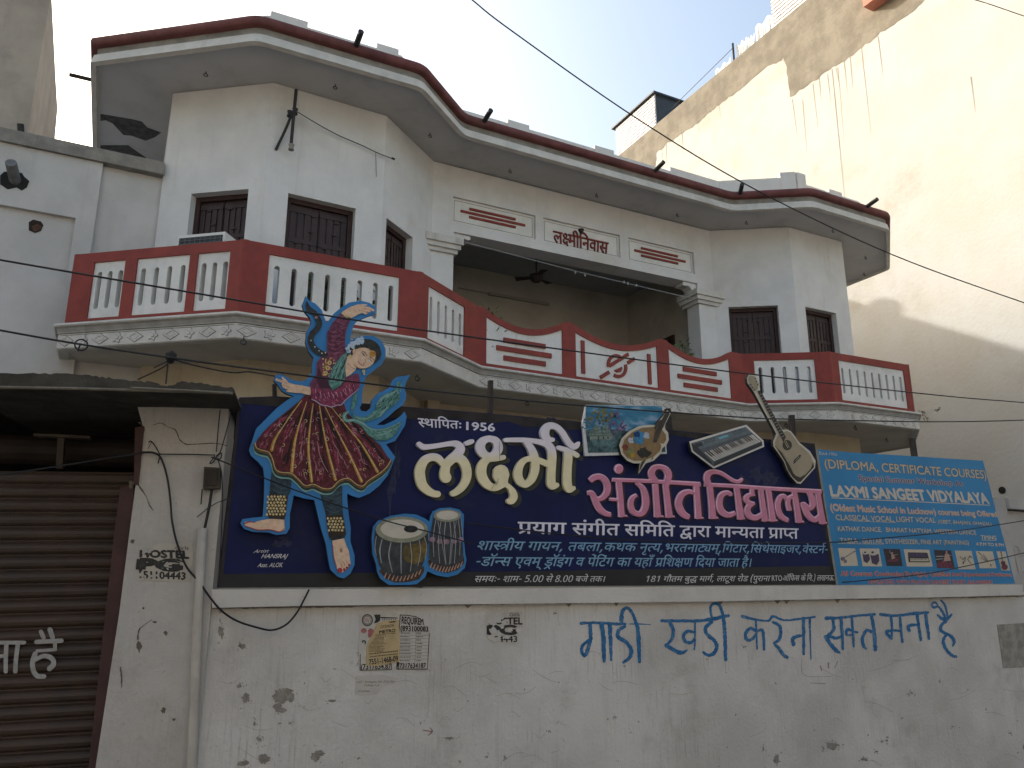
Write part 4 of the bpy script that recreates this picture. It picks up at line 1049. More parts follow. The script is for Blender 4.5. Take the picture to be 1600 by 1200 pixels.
# ================================================================== writing: outline glyphs (visual order, positions in 1/1000 em)
GLYPHS=[
'369,322 400,322q 450,327q 478,332 486,260 461,255q 409,251q 380,251 338,251q 245,266q 212,277 192,264q 167,253 208,201q 319,91q 380,42 326,-12 270,37q 171,137q 95,225q 73,256 51,287q 40,323q 40,340 40,359q 70,393q 104,393 129,393q 166,370q 181,350 202,369q 217,428q 217,458 217,488q 208,536q 201,551 0,551 0,622 403,622 403,551 281,551 288,534q 298,488q 298,458 298,416q 279,354q 262,333 314,322q',
'553,551 553,0 472,0 472,180 443,161q 363,132q 308,132 223,132q 104,229q 83,322 178,342q 255,413q 255,467 255,517q 208,568q 171,568 146,568q 114,544q 114,521 114,470q 195,461 187,391 122,400q 46,461q 46,519 46,575q 119,632q 172,632 213,632q 288,597q 336,525q 336,469 336,395q 256,303q 182,274 205,238q 263,203q 314,203 366,203q 440,243q 472,275 472,551 390,551 390,622 656,622 656,551',
'170,551 170,0 89,0 89,551 0,551 0,622 273,622 273,551',
'89,551 0,551 0,622 80,622 68,644q 53,694q 53,724 53,802q 169,896q 266,896 407,896q 625,743q 704,615 620,615 467,824q 283,824 213,824q 134,765q 134,714 134,684q 153,639q 165,622 273,622 273,551 170,551 170,0 89,0',
'479,551 479,0 398,0 398,191 369,172q 301,146q 254,146 214,146q 149,173q 128,194 103,221q 79,294q 79,358 79,551 0,551 0,622 583,622 583,551/398,551 160,551 160,369 160,328q 166,280q 179,251q 190,240 213,217q 263,217 303,217q 373,255q 398,280',
'481,551 481,0 400,0 400,328 291,328 230,328q 169,316q 150,299 126,280q 126,237 126,188q 200,97q 271,40 217,-12 171,28q 92,108q 45,194q 45,242 45,277q 72,333q 93,351 122,376q 204,399q 272,399 400,399 400,551 0,551 0,622 584,622 584,551',
'78,435 78,461q 114,499q 139,499 164,499q 200,461q 200,435 200,409q 164,371q 139,371 114,371q 78,409q/78,118 78,144q 114,182q 139,182 164,182q 200,144q 200,118 200,92q 164,54q 139,54 114,54q 78,92q',
'45,53 214,153 160,162q 128,194 103,221q 79,294q 79,358 79,551 0,551 0,622 583,622 583,551 479,551 479,0 398,0 398,193 92,-13/398,551 160,551 160,369 160,328q 166,280q 179,251q 190,240 213,217q 262,217 301,217q 373,255q 398,280',
'595,622 595,551 491,551 491,0 410,0 410,179 382,161q 304,132q 253,132 163,132q 52,253q 38,353 100,366q 160,413q 160,457 160,485q 137,533q 123,551 0,551 0,622/129,301 149,252q 210,203q 259,203 309,203q 383,245q 410,274 410,551 211,551 240,499q 240,445 240,337q',
'208,551 208,234 208,208q 183,178q 160,178 134,178q 79,220q 41,280q 41,308 41,331q 68,359q 102,359 127,359 127,551 0,551 0,622 578,622 578,551 474,551 474,0 393,0 393,551',
'587,551 587,0 506,0 506,266 477,257q 419,251q 380,251 338,251q 245,266q 212,277 192,264q 167,253 208,201q 319,91q 380,42 326,-12 270,37q 171,137q 95,225q 73,256 51,287q 40,323q 40,340 40,359q 70,393q 104,393 129,393q 166,370q 181,350 202,369q 217,428q 217,458 217,488q 208,536q 201,551 0,551 0,622 691,622 691,551/369,322 408,322q 472,330q 506,339 506,551 281,551 288,534q 298,488q 298,458 298,416q 279,354q 262,333 314,322q',
'-185,772 -185,796q -152,830q -130,830 -107,830q -75,796q -75,772 -75,748q -107,714q -130,714 -152,714q -185,748q',
'-185,615 -202,650q -220,714q -220,748 -220,813q -136,896q -61,896 -1,896q 79,839q 137,718q 163,622 273,622 273,551 170,551 170,0 89,0 89,551 0,551 0,622 87,622 59,726q -2,825q -57,825 -97,825q -139,776q -139,733 -139,699q -119,644q -105,615',
'509,551 509,0 428,0 428,250 207,250 207,213 207,180q 178,151q 159,151 140,151q 98,176q 62,215q 39,259q 39,278 39,296q 66,321q 100,321 126,321 126,551 0,551 0,622 612,622 612,551/428,551 207,551 207,321 428,321',
'227,-125 171,-125q 87,-84q 40,-13q 40,33 40,92q 106,171q 163,187 146,224q 146,272 146,316q 177,379q 202,401 236,430q 331,456q 390,456 395,456 395,551 0,551 0,622 634,622 634,551 476,551 476,385 427,385 369,385q 298,371q 273,355 227,324q 227,262 227,209q 306,140q 390,140 394,140q 404,140q 411,141 406,161q 406,176 406,211q 448,240q 473,240 516,240q 561,191q 561,162 561,130q 527,93q 501,83 585,-138 516,-166 459,-6 417,-54q 308,-125q/119,34 119,-15q 186,-56q 229,-56 273,-56q 345,-18q 404,40q 428,72 418,71q 400,70q 394,70 346,70q 247,96q 210,127 171,118q 119,70q',
'395,42 341,-12 282,37q 178,137q 98,225q 75,256 53,287q 40,323q 40,340 40,359q 70,393q 104,393 129,393q 166,370q 181,349 220,369q 256,429q 256,468 256,491q 246,536q 239,551 0,551 0,622 424,622 424,551 320,551 336,516q 336,458 336,403q 292,327q 216,274q 167,254 212,202q 331,91q',
'0,622 373,622 373,551 0,551/204,298 204,244 204,216q 176,188q 153,188 129,188q 75,230q 37,290q 37,318 37,341q 64,369q 98,369 385,369 385,298',
'160,551 160,369 160,328q 166,280q 179,251q 190,240 213,217q 263,217 304,217q 375,257q 400,282 436,214 396,186q 313,146q 254,146 214,146q 149,173q 128,194 103,221q 79,294q 79,358 79,551 0,551 0,622 322,622 322,551',
'122,189 87,189q 40,224q 40,255 40,284q 76,314q 104,314 122,314q 161,299q 191,276 241,292q 305,378q 305,443 305,499q 246,566q 199,566 168,566q 138,539q 138,516 138,501q 157,466q 214,442q 270,440 253,370 159,376q 66,459q 66,517 66,568q 137,632q 204,632 251,632q 333,589q 384,504q 384,440 384,371q 315,254q 254,221 299,182q 383,87q 414,43 350,-1 299,71q 216,164q 179,194 152,189q/591,551 591,0 510,0 510,551 421,551 421,622 695,622 695,551',
'127,65 80,132 326,281 284,335q 223,380q 181,380 153,380q 96,364q 55,343 27,417 61,433q 135,456q 179,456 219,456q 283,431q 345,374q 382,326 382,551 0,551 0,622 566,622 566,551 463,551 463,0 382,0 382,234',
'0,622 569,622 569,551 466,551 466,0 385,0 385,298 204,298 204,244 204,216q 176,188q 153,188 129,188q 75,230q 37,290q 37,318 37,341q 64,369q 98,369 385,369 385,551 0,551',
'46,-129 61,-70q 88,64q 95,116 192,116 199,105 186,52q 138,-74q 113,-129',
'585,551 482,551 482,0 401,0 401,165 374,147q 297,118q 241,118 185,118q 96,160q 46,235q 46,286 46,372q 167,464q 265,464 279,464q 319,461q 358,457q 369,454 363,385 343,389q 293,395q 268,395 248,395q 230,392 365,224 384,238q 401,256 401,551 0,551 0,622 585,622/127,287 127,235q 194,184q 242,184 260,184q 293,190q 308,195 168,370 127,342q',
'0,551 0,622 693,622 693,551 589,551 589,0 508,0 508,355 502,356q 494,356 470,356q 420,332q 374,269q 356,208 279,232 291,278q 311,313 287,331q 239,353q 209,353 169,353q 126,307q 126,271 126,233q 169,164q 251,89q 309,40 255,-12 197,38q 101,129q 45,222q 45,275 45,328q 94,395q 168,426q 204,426 248,426q 321,397q 354,370 412,426q 499,426 504,426q 508,426 508,551',
'777,551 452,551 452,349 500,399q 569,399 634,399q 716,316q 716,239 716,193q 686,89q 651,39 579,80 604,112q 636,196q 636,237 636,284q 597,330q 562,330 508,330q 452,258 452,0 371,0 371,174 347,154q 276,118q 226,118 179,118q 96,156q 46,233q 46,290 46,370q 156,464q 244,464 267,464q 324,457q 339,454 333,381 317,385q 268,391q 249,391 191,391q 127,339q 127,292 127,239q 188,188q 228,188 272,188q 341,230q 371,260 371,551 0,551 0,622 777,622',
'27,-233 2,-246q -65,-268q -106,-268 -181,-268q -266,-189q -266,-126 -266,-70q -177,13q -89,18 -82,-48 -140,-55q -192,-99q -192,-132 -192,-166q -142,-197q -111,-197 -79,-197q -32,-182q 2,-164',
'0,622 363,622 363,551 0,551/45,242 45,277q 72,333q 93,351 122,376q 204,399q 272,399 380,399 380,328 291,328 230,328q 169,316q 150,299 126,280q 126,237 126,188q 200,97q 271,40 217,-12 171,28q 92,108q 45,194q',
'174,632 211,632q 269,611q 291,586 309,567q 332,499q 332,437 332,321 533,321 533,551 402,551 402,622 717,622 717,551 614,551 614,0 533,0 533,250 332,250 332,213 332,180q 303,151q 283,151 264,151q 222,176q 186,215q 164,259q 164,278 164,296q 191,321q 224,321 253,321 253,426 253,473q 243,523q 232,538 212,568q 169,568 142,568q 114,542q 114,521 114,493q 161,463q 218,460 210,389 135,395q 46,456q 46,520 46,579q 122,632q',
'0,551 0,622 1028,622 1028,551 925,551 925,0 844,0 844,104 815,86q 747,66q 706,66 633,66q 516,163q 495,262 553,269q 619,308q 619,342 619,364q 605,376 593,387q 556,394q 518,394 371,394 371,349 316,349 268,349q 204,333q 181,318 126,280q 126,215 126,167q 170,104q 241,74q 283,74 337,74q 413,99q 455,121 482,47 438,27q 339,0q 286,0 217,0q 108,52q 46,150q 46,220 46,285q 114,374q 225,420q 288,420 290,420 290,551/711,138 753,138q 820,170q 844,191 844,551 371,551 371,465 526,465 580,465q 640,445q 659,428 680,409q 698,362q 698,339 698,290q 649,230q 594,210 618,167q 676,138q',
'-179,-44 -156,-39q -131,-39 -63,-39q 38,-90q 117,-176q 151,-227 94,-268 44,-188q -57,-113q -125,-113 -137,-113q -158,-116q -167,-118',
'519,551 371,551 371,349 316,349 268,349q 204,333q 181,318 126,280q 126,215 126,167q 170,104q 241,74q 283,74 337,74q 413,99q 455,121 482,47 438,27q 339,0q 286,0 217,0q 108,52q 46,150q 46,220 46,285q 114,374q 225,420q 288,420 290,420 290,551 0,551 0,622 519,622',
'-169,615 -190,694q -231,785q -281,823q -315,823 -337,823q -371,814q -385,809 -409,882 -370,896q -318,896 -264,896q -185,845q -122,722q -94,615',
'271,222 242,222q 184,208q 161,197 114,225q 50,301q 50,352 50,380q 70,420q 87,433 110,450q 172,465q 221,465 314,465 314,551 0,551 0,622 505,622 505,551 395,551 395,394 211,394 180,394q 154,388q 145,381 130,369q 130,347 130,323q 158,290q 174,277 220,294q 275,294 349,294q 447,219q 447,154 447,89q 364,14q 289,4 318,-8q 381,-30q 415,-40 382,-110 325,-84q 221,-27q 176,1 117,4q 48,33q 48,65 48,87q 75,116q 101,116 121,116q 164,95q 194,70 208,68q 219,68 289,68q 366,109q 366,153 366,186q 317,222q',
'653,551 653,0 572,0 572,370 435,370 394,370q 378,373 414,343q 458,263q 458,218 458,172q 417,110q 350,80q 310,80 257,80q 161,141q 73,282q 31,401 102,426 148,292q 248,153q 306,153 338,153q 379,187q 379,227 379,271q 318,349q 273,377 302,441 572,441 572,551 0,551 0,622 757,622 757,551',
'571,551 467,551 467,0 387,0 387,165 361,147q 286,118q 233,118 179,118q 95,160q 46,235q 46,286 46,372q 161,464q 255,464 268,464q 307,461q 344,457q 354,454 349,381 330,385q 282,391q 259,391 197,391q 127,337q 127,287 127,236q 190,188q 235,188 287,188q 362,233q 387,260 387,551 0,551 0,622 571,622',
'-190,615 -211,650q -240,726q -240,762 -240,829q -151,896q -85,896 -53,896q 1,883q 21,872 -1,806 -18,815q -56,827q -78,827 -118,827q -160,782q -160,747 -160,714q -133,651q -108,615',
'49,338 291,338 291,256 49,256',
'358,222 329,222q 271,208q 248,197 201,225q 137,301q 137,352 137,380q 157,420q 174,433 197,450q 259,465q 308,465 401,465 401,551 0,551 0,622 592,622 592,551 482,551 482,394 298,394 267,394q 241,388q 232,381 217,369q 217,347 217,323q 245,290q 261,277 307,294q 362,294 436,294q 534,219q 534,154 534,87q 436,0q 337,0 239,0q 84,88q 25,158 86,207 143,139q 262,74q 337,74 453,74q 453,152 453,187q 404,222q',
'170,551 170,0 89,0 89,551 0,551 0,622 273,622 273,551/298,863 275,763q 168,680q 91,680 19,680q -89,769q -123,863 -52,887 -26,817q 41,749q 94,749 151,749q 206,822q 222,889',
'568,551 474,551 474,380 474,329q 459,269q 441,246 404,198q 323,192 307,266 329,270q 360,281q 370,292 382,304q 393,339q 393,380 393,551 160,551 160,353 160,307q 166,249q 186,211q 226,180q 260,160 370,98 433,62q 486,-3q 486,-53 486,-93q 453,-164q 439,-184 367,-142 380,-122q 403,-77q 403,-55 403,-36q 387,-7q 339,28q 290,56 203,106 164,129q 109,178q 95,212 79,248q 79,316 79,551 0,551 0,622 568,622',
'358,222 329,222q 271,208q 248,197 201,225q 137,301q 137,352 137,380q 157,420q 174,433 197,450q 259,465q 308,465 401,465 401,551 0,551 0,622 592,622 592,551 482,551 482,394 298,394 267,394q 241,388q 232,381 217,369q 217,347 217,323q 245,290q 261,277 307,294q 362,294 436,294q 534,219q 534,154 534,87q 436,0q 337,0 239,0q 84,88q 25,158 86,207 143,139q 262,74q 337,74 453,74q 453,152 453,187q 404,222q/78,-165 326,-12 366,-12 512,-192 453,-230 336,-85 125,-230',
'321,69 357,80q 403,116q 403,148 403,186q 345,229q 280,229 211,229q 138,172q 138,124 138,93q 161,35q 232,-36q 302,-89 248,-142 157,-71q 58,53q 58,130 58,168q 89,227q 115,248 96,266q 69,318q 69,352 69,380q 89,420q 106,433 129,450q 188,465q 229,465 361,465 361,551 0,551 0,622 546,622 546,551 442,551 442,394 230,394 199,394q 173,388q 164,381 149,369q 149,347 149,327q 169,296q 183,284 230,300q 284,300 353,300q 440,258q 481,191q 481,153 481,95q 413,19q 348,2',
'-188,847 -188,868q -159,896q -139,896 -118,896q -89,868q -89,847 -89,826q -118,797q -139,797 -159,797q -188,826q/69,863 46,763q -61,680q -138,680 -210,680q -318,769q -352,863 -283,887 -257,817q -189,747q -135,747 -77,747q -21,822q -5,889',
'623,551 623,0 542,0 542,325 511,310q 440,293q 390,293 340,293q 257,313q 225,326 178,297q 128,244q 128,208 128,188q 148,147q 200,120q 247,120 258,120q 269,121 263,139q 263,157 263,189q 303,216q 328,216 369,216q 413,164q 413,136 413,108q 388,76q 365,66 383,43q 421,2q 448,-24 390,-65 363,-34q 314,27q 298,53 286,51q 258,50q 245,50 186,50q 96,91q 46,162q 46,205 46,260q 115,333q 164,361 120,390q 74,461q 74,507 74,560q 155,632q 231,632 293,632q 382,574q 382,515 382,467q 336,401q 295,373 314,368q 357,364q 379,364 425,364q 504,385q 542,411 542,551 453,551 453,622 727,622 727,551/153,502 153,469q 195,416q 228,399 303,448q 303,506 303,530q 269,566q 229,566 195,566q 153,532q',
'634,551 634,0 553,0 553,551 420,551 420,321 420,279q 403,221q 385,198 364,173q 298,146q 251,146 158,146q 114,205 97,228q 79,298q 79,352 79,551 0,551 0,622 737,622 737,551/249,217 301,217q 321,249 332,266q 339,310q 339,353 339,551 160,551 160,353 160,314q 168,268q 178,251 189,235q 222,217q',
'413,-58 392,-24q 354,46q 342,73 330,71q 302,68q 287,68 245,68q 160,89q 89,136q 46,215q 46,272 46,316q 77,379q 102,401 135,430q 231,456q 290,456 295,456 295,551 0,551 0,622 534,622 534,551 376,551 376,385 327,385 269,385q 198,371q 173,355 151,340q 126,294q 126,262 126,209q 205,140q 287,140 293,140q 305,140q 312,141 306,161q 306,176 306,211q 348,240q 373,240 416,240q 461,191q 461,162 461,130q 432,95q 410,86 422,62q 455,11q 480,-24',
'-179,615 -206,655q -251,692q -294,703q -320,703 -340,703q -382,691q -402,682 -428,751 -405,761q -355,773q -326,773 -281,773q -211,730q -187,692 -183,694 -203,746q -241,803q -285,827q -316,827 -340,827q -372,819q -386,813 -409,882 -370,896q -318,896 -264,896q -185,845q -122,722q -94,615',
'194,622 275,622 275,0 194,0',
'238,-10 188,-10q 96,9q 64,29 64,113 86,98q 147,77q 213,66q 240,66 317,66q 404,140q 404,219 404,290q 318,363q 236,363 210,363q 143,354q 123,350 79,378 106,714 443,714 443,633 183,633 164,428 180,432q 235,438q 266,438 331,438q 434,391q 495,298q 495,229 495,117q 363,-10q',
'72,54 72,91q 108,121q 133,121 159,121q 196,91q 196,54 196,18q 159,-14q 133,-14 108,-14q 72,18q',
'275,-10 160,-10q 48,185q 48,358 48,474q 93,638q 193,725q 275,725 391,725q 504,532q 504,358 504,243q 459,78q 358,-10q/275,66 350,66q 414,210q 414,358 414,504q 350,649q 275,649 200,649q 138,504q 138,358 138,212q 200,66q',
'276,-10 169,-10q 52,93q 52,182 52,255q 133,346q 190,374 142,405q 75,490q 75,554 75,611q 131,687q 223,725q 276,725 331,725q 422,687q 477,611q 477,553 477,488q 404,406q 349,378 387,358q 456,305q 500,234q 500,186 500,126q 443,38q 343,-10q/277,414 324,436q 390,497q 390,550 390,600q 329,651q 275,651 223,651q 162,600q 162,550 162,495q 227,438q/274,64 343,64q 413,130q 413,185 413,233q 340,304q 263,340 202,311q 139,235q 139,181 139,129q 204,64q',
'261,0 261,446 261,488q 264,589q 265,622 249,605q 226,584q 206,567 134,508 87,568 274,714 347,714 347,0',
'170,551 170,0 89,0 89,551 0,551 0,622 273,622 273,551/80,615 53,655q 8,692q -35,703q -61,703 -81,703q -123,691q -143,682 -169,751 -146,761q -96,773q -67,773 -22,773q 48,730q 72,692 76,694 56,746q 18,803q -26,827q -57,827 -81,827q -113,819q -127,813 -150,882 -111,896q -59,896 -5,896q 74,845q 137,722q 165,615',
'-248,-12 -194,11q -136,11 -61,11q 22,-66q 22,-129 22,-190q -71,-268q -157,-268 -254,-268q -395,-176q -455,-100 -394,-57 -355,-105q -285,-167q -206,-196q -157,-196 -51,-196q -51,-122 -51,-89q -100,-57q -131,-57 -158,-57q -201,-68q -222,-79',
'757,-138 688,-166 631,-8 600,-49q 516,-120q 410,-164q 345,-164 255,-164q 159,-88q 159,-30 159,-13q 170,22q 181,38 119,54q 40,124q 40,185 40,242q 117,317q 177,317 227,317q 294,264q 294,221 294,202q 277,156q 257,138 198,176 218,193q 218,215 218,229q 200,254q 175,254 150,254q 112,212q 112,181 112,149q 150,113q 209,95q 241,93 272,106q 312,106 322,106q 344,105q 351,104 345,36 340,37q 328,37q 323,37 283,37q 238,4q 238,-25 238,-60q 295,-95q 338,-95 419,-95q 547,-2q 599,72 589,71q 571,69q 565,69 523,69q 436,90q 363,137q 318,215q 318,272 318,316q 348,379q 373,401 406,430q 502,456q 562,456 566,456 566,551 0,551 0,622 806,622 806,551 647,551 647,385 599,385 540,385q 469,371q 445,355 423,340q 398,294q 398,262 398,209q 478,140q 562,140 565,140q 575,140q 582,141 580,150q 578,169q 578,176 578,211q 619,240q 645,240 687,240q 732,191q 732,162 732,130q 699,93q 672,83',
'-63,-245 -88,-255q -145,-268q -173,-268 -248,-268q -333,-189q -333,-126 -333,-69q -241,11q -162,11 -87,11q 25,-45q 111,-136q 145,-189 83,-228 29,-145q -83,-57q -156,-57 -207,-57q -259,-96q -259,-128 -259,-166q -209,-196q -178,-196 -151,-196q -109,-185q -88,-175',
'170,551 170,0 89,0 89,551 0,551 0,622 273,622 273,551/90,615 69,694q 28,785q -22,823q -56,823 -78,823q -112,814q -126,809 -150,882 -111,896q -59,896 -5,896q 74,845q 137,722q 165,615',
'213,-165 138,-62q 68,199q 68,337 68,477q 137,730q 213,832 294,832 226,726q 153,472q 153,336 153,203q 225,-56q 295,-165',
'470,218 470,148q 379,80q 312,80 226,80q 92,208q 29,356 100,382 143,276q 243,153q 305,153 343,153q 391,188q 391,227 391,264q 350,322q 318,347 291,342q 260,341 255,411 323,413q 380,457q 380,494 380,530q 333,562q 302,562 265,562q 205,542q 171,525 146,594 172,608q 249,632q 298,632 376,632q 459,554q 459,495 459,417q 392,375 403,365q 412,355 450,350q 486,350 518,350q 568,356q 594,363 594,551 521,551 521,622 1038,622 1038,551 934,551 934,0 853,0 853,551 675,551 675,0 594,0 594,290 570,284q 524,279q 498,279 481,279q 455,282 470,252q/1063,863 1040,763q 933,680q 856,680 784,680q 676,769q 642,863 713,887 739,817q 806,749q 859,749 916,749q 971,822q 987,889',
'460,551 460,349 485,373q 543,399q 578,399 643,399q 725,316q 725,239 725,193q 695,89q 660,39 588,80 613,112q 645,196q 645,237 645,284q 605,330q 570,330 517,330q 460,257 460,0 379,0 379,193 355,174q 291,146q 248,146 208,146q 144,175q 125,197 100,226q 79,297q 79,354 79,551 0,551 0,622 786,622 786,551/160,551 160,360 160,305q 172,257q 188,240 208,217q 248,217 289,217q 353,251q 379,278 379,551',
'60,-165 128,-59q 200,197q 200,330 200,464q 129,723q 59,832 141,832 216,729q 286,467q 286,329 286,190q 216,-64q 141,-165',
'729,551 729,0 648,0 648,45 613,26q 530,7q 488,7 380,7q 183,114q 85,239 58,274q 40,319q 40,338 40,359q 70,393q 104,393 129,393q 166,370q 181,350 202,369q 217,428q 217,458 217,484q 210,531q 201,551 0,551 0,622 833,622 833,551/534,232 569,232q 627,261q 648,280 648,551 281,551 298,514q 298,458 298,376q 228,280q 166,253 236,169q 391,79q 490,79 533,79q 611,99q 648,122 648,198 625,184q 561,164q 521,164 474,164q 399,203q 356,273q 356,319 356,392q 452,473q 531,473 548,473q 602,468q 616,463 610,394 595,398q 558,404q 540,404 492,404q 437,360q 437,316 437,273q 492,232q',
'0,622 780,622 780,551 453,551 485,512q 485,464 485,374q 406,328 417,319q 437,299q 446,288 477,310q 539,333q 573,333 638,333q 721,254q 721,185 721,139q 691,47q 656,0 584,41 609,70q 641,141q 641,181 641,225q 600,264q 565,264 526,264q 484,227 491,211q 499,173q 499,152 499,102q 454,34q 376,0q 328,0 271,0q 168,61q 73,199q 29,313 100,338 128,260q 195,141q 274,74q 320,74 361,74q 414,111q 414,160 414,201q 369,270q 329,301 299,295q 264,294 259,364 333,366q 404,414q 404,463 404,493q 374,538q 351,551 0,551',
'513,313 491,305q 433,293q 390,293 340,293q 257,313q 225,326 178,297q 128,244q 128,208 128,188q 148,147q 200,120q 247,120 258,120q 269,121 263,139q 263,157 263,189q 303,216q 328,216 369,216q 413,164q 413,136 413,108q 388,76q 365,66 383,43q 421,2q 448,-24 390,-65 363,-34q 314,27q 298,53 286,51q 258,50q 245,50 186,50q 96,91q 46,162q 46,205 46,260q 115,333q 164,361 120,390q 74,461q 74,507 74,560q 155,632q 231,632 293,632q 382,574q 382,515 382,467q 336,401q 295,373 315,368q 359,364q 379,364 413,364q 468,374q 496,386/153,502 153,469q 195,416q 228,399 303,448q 303,506 303,530q 269,566q 229,566 195,566q 153,532q']
LINES={
'est':(2959,'0:0 1:389 2:1031 3:1290 4:1549 5:2117 6:2687'),
'recog':(13576,'7:0 8:568 2:1148 9:1407 10:2230 11:2906 9:2906 12:3469 5:3728 10:4558 3:5234 13:5493 3:6091 5:6350 14:7180 2:7800 15:8059 2:8468 13:8987 2:9585 16:9844 8:10202 5:10782 2:11352 7:11871 2:12439 17:12698 5:13006'),
'c1':(25392,'18:0 2:680 0:939 19:1328 12:1880 8:2139 9:2979 2:3542 8:3801 20:4381 21:4936 5:5464 22:6034 23:6605 2:7283 21:7542 24:7810 1:8572 24:9214 20:10236 25:10791 26:10791 8:11140 21:11720 27:11988 15:12691 5:13100 20:13670 2:14225 28:14484 13:15498 29:16096 21:16096 3:16364 9:16623 30:17186 2:17690 15:17949 21:18358 3:18626 10:18885 11:19561 1:19561 31:20203 10:20203 2:20879 32:21138 33:21629 15:22371 21:22780 34:23048 31:23604 0:23604 30:23993 20:24497 35:25052 36:25052'),
'c2':(20548,'36:0 37:340 38:917 16:1176 10:1534 39:2470 34:3023 13:3579 29:4177 40:4437 38:5014 32:5273 11:5764 9:5764 34:6587 4:7403 31:7971 11:7971 3:7971 30:8230 11:8734 9:8734 24:9557 2:10319 8:10838 41:11418 2:11949 42:12208 7:12468 3:13036 18:13295 43:13975 44:14687 3:15670 45:15929 8:16449 2:17029 33:17548 2:18290 5:18549 2:19119 41:19638 46:20169 47:20169'),
'time':(13445,'10:0 13:676 8:1274 6:1854 36:2126 18:2726 2:3406 13:3665 36:4263 48:4863 49:5414 50:5682 50:6233 10:7044 31:7720 51:7980 49:8531 50:8799 50:9350 22:10161 33:10732 31:11474 5:11734 24:12304 47:13066'),
'a1':(14023,'52:0 51:551 52:1102 9:1913 53:2476 5:2735 13:3305 22:4163 54:4734 55:4734 13:5785 2:6383 9:6642 35:7205 21:7205 23:7733 2:8411 30:8670 56:9174 18:9174 15:10114 57:10523 37:10782 58:11619 4:11973 54:12541 15:12541 2:12950 20:13209 2:13764'),
'a2':(8791,'59:0 3:1023 60:1282 10:2053 24:2989 31:3751 3:4011 20:4270 49:4825 61:5093 23:5707 62:6385 20:7203 63:7758 49:8523'),
'name':(4300,'23:0 64:678 13:1138 12:1736 3:1995 20:2254 34:2809 2:3365 10:3624')}

def decode(g):
    """outline -> list of [outer, hole, hole...] polygons"""
    loops = []
    for ct in g.split('/'):
        if not ct: continue
        raw = []
        for tk in ct.split():
            q = tk.endswith('q'); x, y = tk.rstrip('q').split(','); raw.append((float(x), float(y), not q))
        P = []
        for i, p in enumerate(raw):
            nx = raw[(i + 1) % len(raw)]
            P.append(p)
            if not p[2] and not nx[2]: P.append(((p[0] + nx[0]) / 2, (p[1] + nx[1]) / 2, True))
        s = next(i for i, p in enumerate(P) if p[2]); P = P[s:] + P[:s] + [P[s]]
        out = []; i = 0
        while i < len(P) - 1:
            a = P[i]; b = P[i + 1]
            out.append((a[0], a[1]))
            if b[2]: i += 1
            else:
                c = P[i + 2]
                for t in (.34, .67): out.append(((1 - t) ** 2 * a[0] + 2 * t * (1 - t) * b[0] + t * t * c[0], (1 - t) ** 2 * a[1] + 2 * t * (1 - t) * b[1] + t * t * c[1]))
                i += 2
        cl = [out[0]]
        for p in out[1:]:
            if math.hypot(p[0] - cl[-1][0], p[1] - cl[-1][1]) > .5: cl.append(p)
        if math.hypot(cl[0][0] - cl[-1][0], cl[0][1] - cl[-1][1]) < .5: cl.pop()
        if len(cl) > 2: loops.append(cl)
    def area(l): return sum(a[0] * b[1] - b[0] * a[1] for a, b in zip(l, l[1:] + l[:1])) / 2
    ar = [area(l) for l in loops]
    if not loops: return []
    sg_ = max(ar, key=abs) > 0
    outs = [[l] for l, a in zip(loops, ar) if (a > 0) == sg_]
    for l, a in zip(loops, ar):
        if (a > 0) != sg_:
            for o in outs:
                if inside(l[0], o[0]): o.append(l); break
    return outs
def inside(pt, poly):
    x, y = pt; c = False
    for (x1, y1), (x2, y2) in zip(poly, poly[1:] + poly[:1]):
        if (y1 > y) != (y2 > y) and x < (x2 - x1) * (y - y1) / (y2 - y1) + x1: c = not c
    return c
def corners(fr, q, n):
    return [fr.px(x, y, n) for x, y in q]       # TL, TR, BL, BR
def quadmap(fr, q, n):
    TL, TR, BL, BR = [Vector(p) for p in corners(fr, q, n)]
    def f(u, v, nn):
        p = BL.lerp(BR, u).lerp(TL.lerp(TR, u), v)
        return fr.w(p.x, p.y, nn)
    return f
def deva(mb, key, fr, q, n1, n0=None, bold=0.0, slant=0.0):
    """q: headline-left, headline-right, baseline-left, baseline-right in survey points"""
    wd, s = LINES[key]
    f = quadmap(fr, q, n1)
    H = 622.0
    lv = 0
    for i, tk in enumerate(s.split()):
        gi, x = tk.split(':'); x = float(x)
        for grp in decode(GLYPHS[int(gi)]):
            sh_ = ((0, 0),) if bold <= 0 else ((-bold, 0), (bold, 0), (0, bold * .8), (0, -bold * .8))
            for (ox, oy) in sh_:
                lv = (lv + 1) % 12
                mb.poly([[((px + x + ox + slant * py) / wd, (py + oy) / H) for px, py in lp] for lp in grp], f, n0, n1 + lv * .00012)
FONT = {}
def latin(mb, txt, fr, q, n1, n0=None, bold=0.0, slant=0.0, cap=.70):
    if txt not in FONT:
        c = bpy.data.curves.new('lettering', 'FONT'); c.body = txt; c.resolution_u = 3
        o = bpy.data.objects.new('lettering', c); COL.objects.link(o)
        dg = bpy.context.evaluated_depsgraph_get(); dg.update()
        me = o.evaluated_get(dg).to_mesh()
        FONT[txt] = ([(v.co.x, v.co.y) for v in me.vertices], [tuple(p.vertices) for p in me.polygons])
        o.evaluated_get(dg).to_mesh_clear()
        bpy.data.objects.remove(o); bpy.data.curves.remove(c)
    V, Fc = FONT[txt]
    if not V: return
    x0 = min(v[0] for v in V); x1 = max(v[0] for v in V)
    f = quadmap(fr, q, n1)
    sh_ = ((0, 0),) if bold <= 0 else ((-bold, 0), (bold, 0), (0, bold), (0, -bold))
    for k, (ox, oy) in enumerate(sh_):
        mb.add([f((x + ox - x0 + slant * y) / (x1 - x0), (y + oy) / cap, n1 + k * .00013) for x, y in V], Fc)

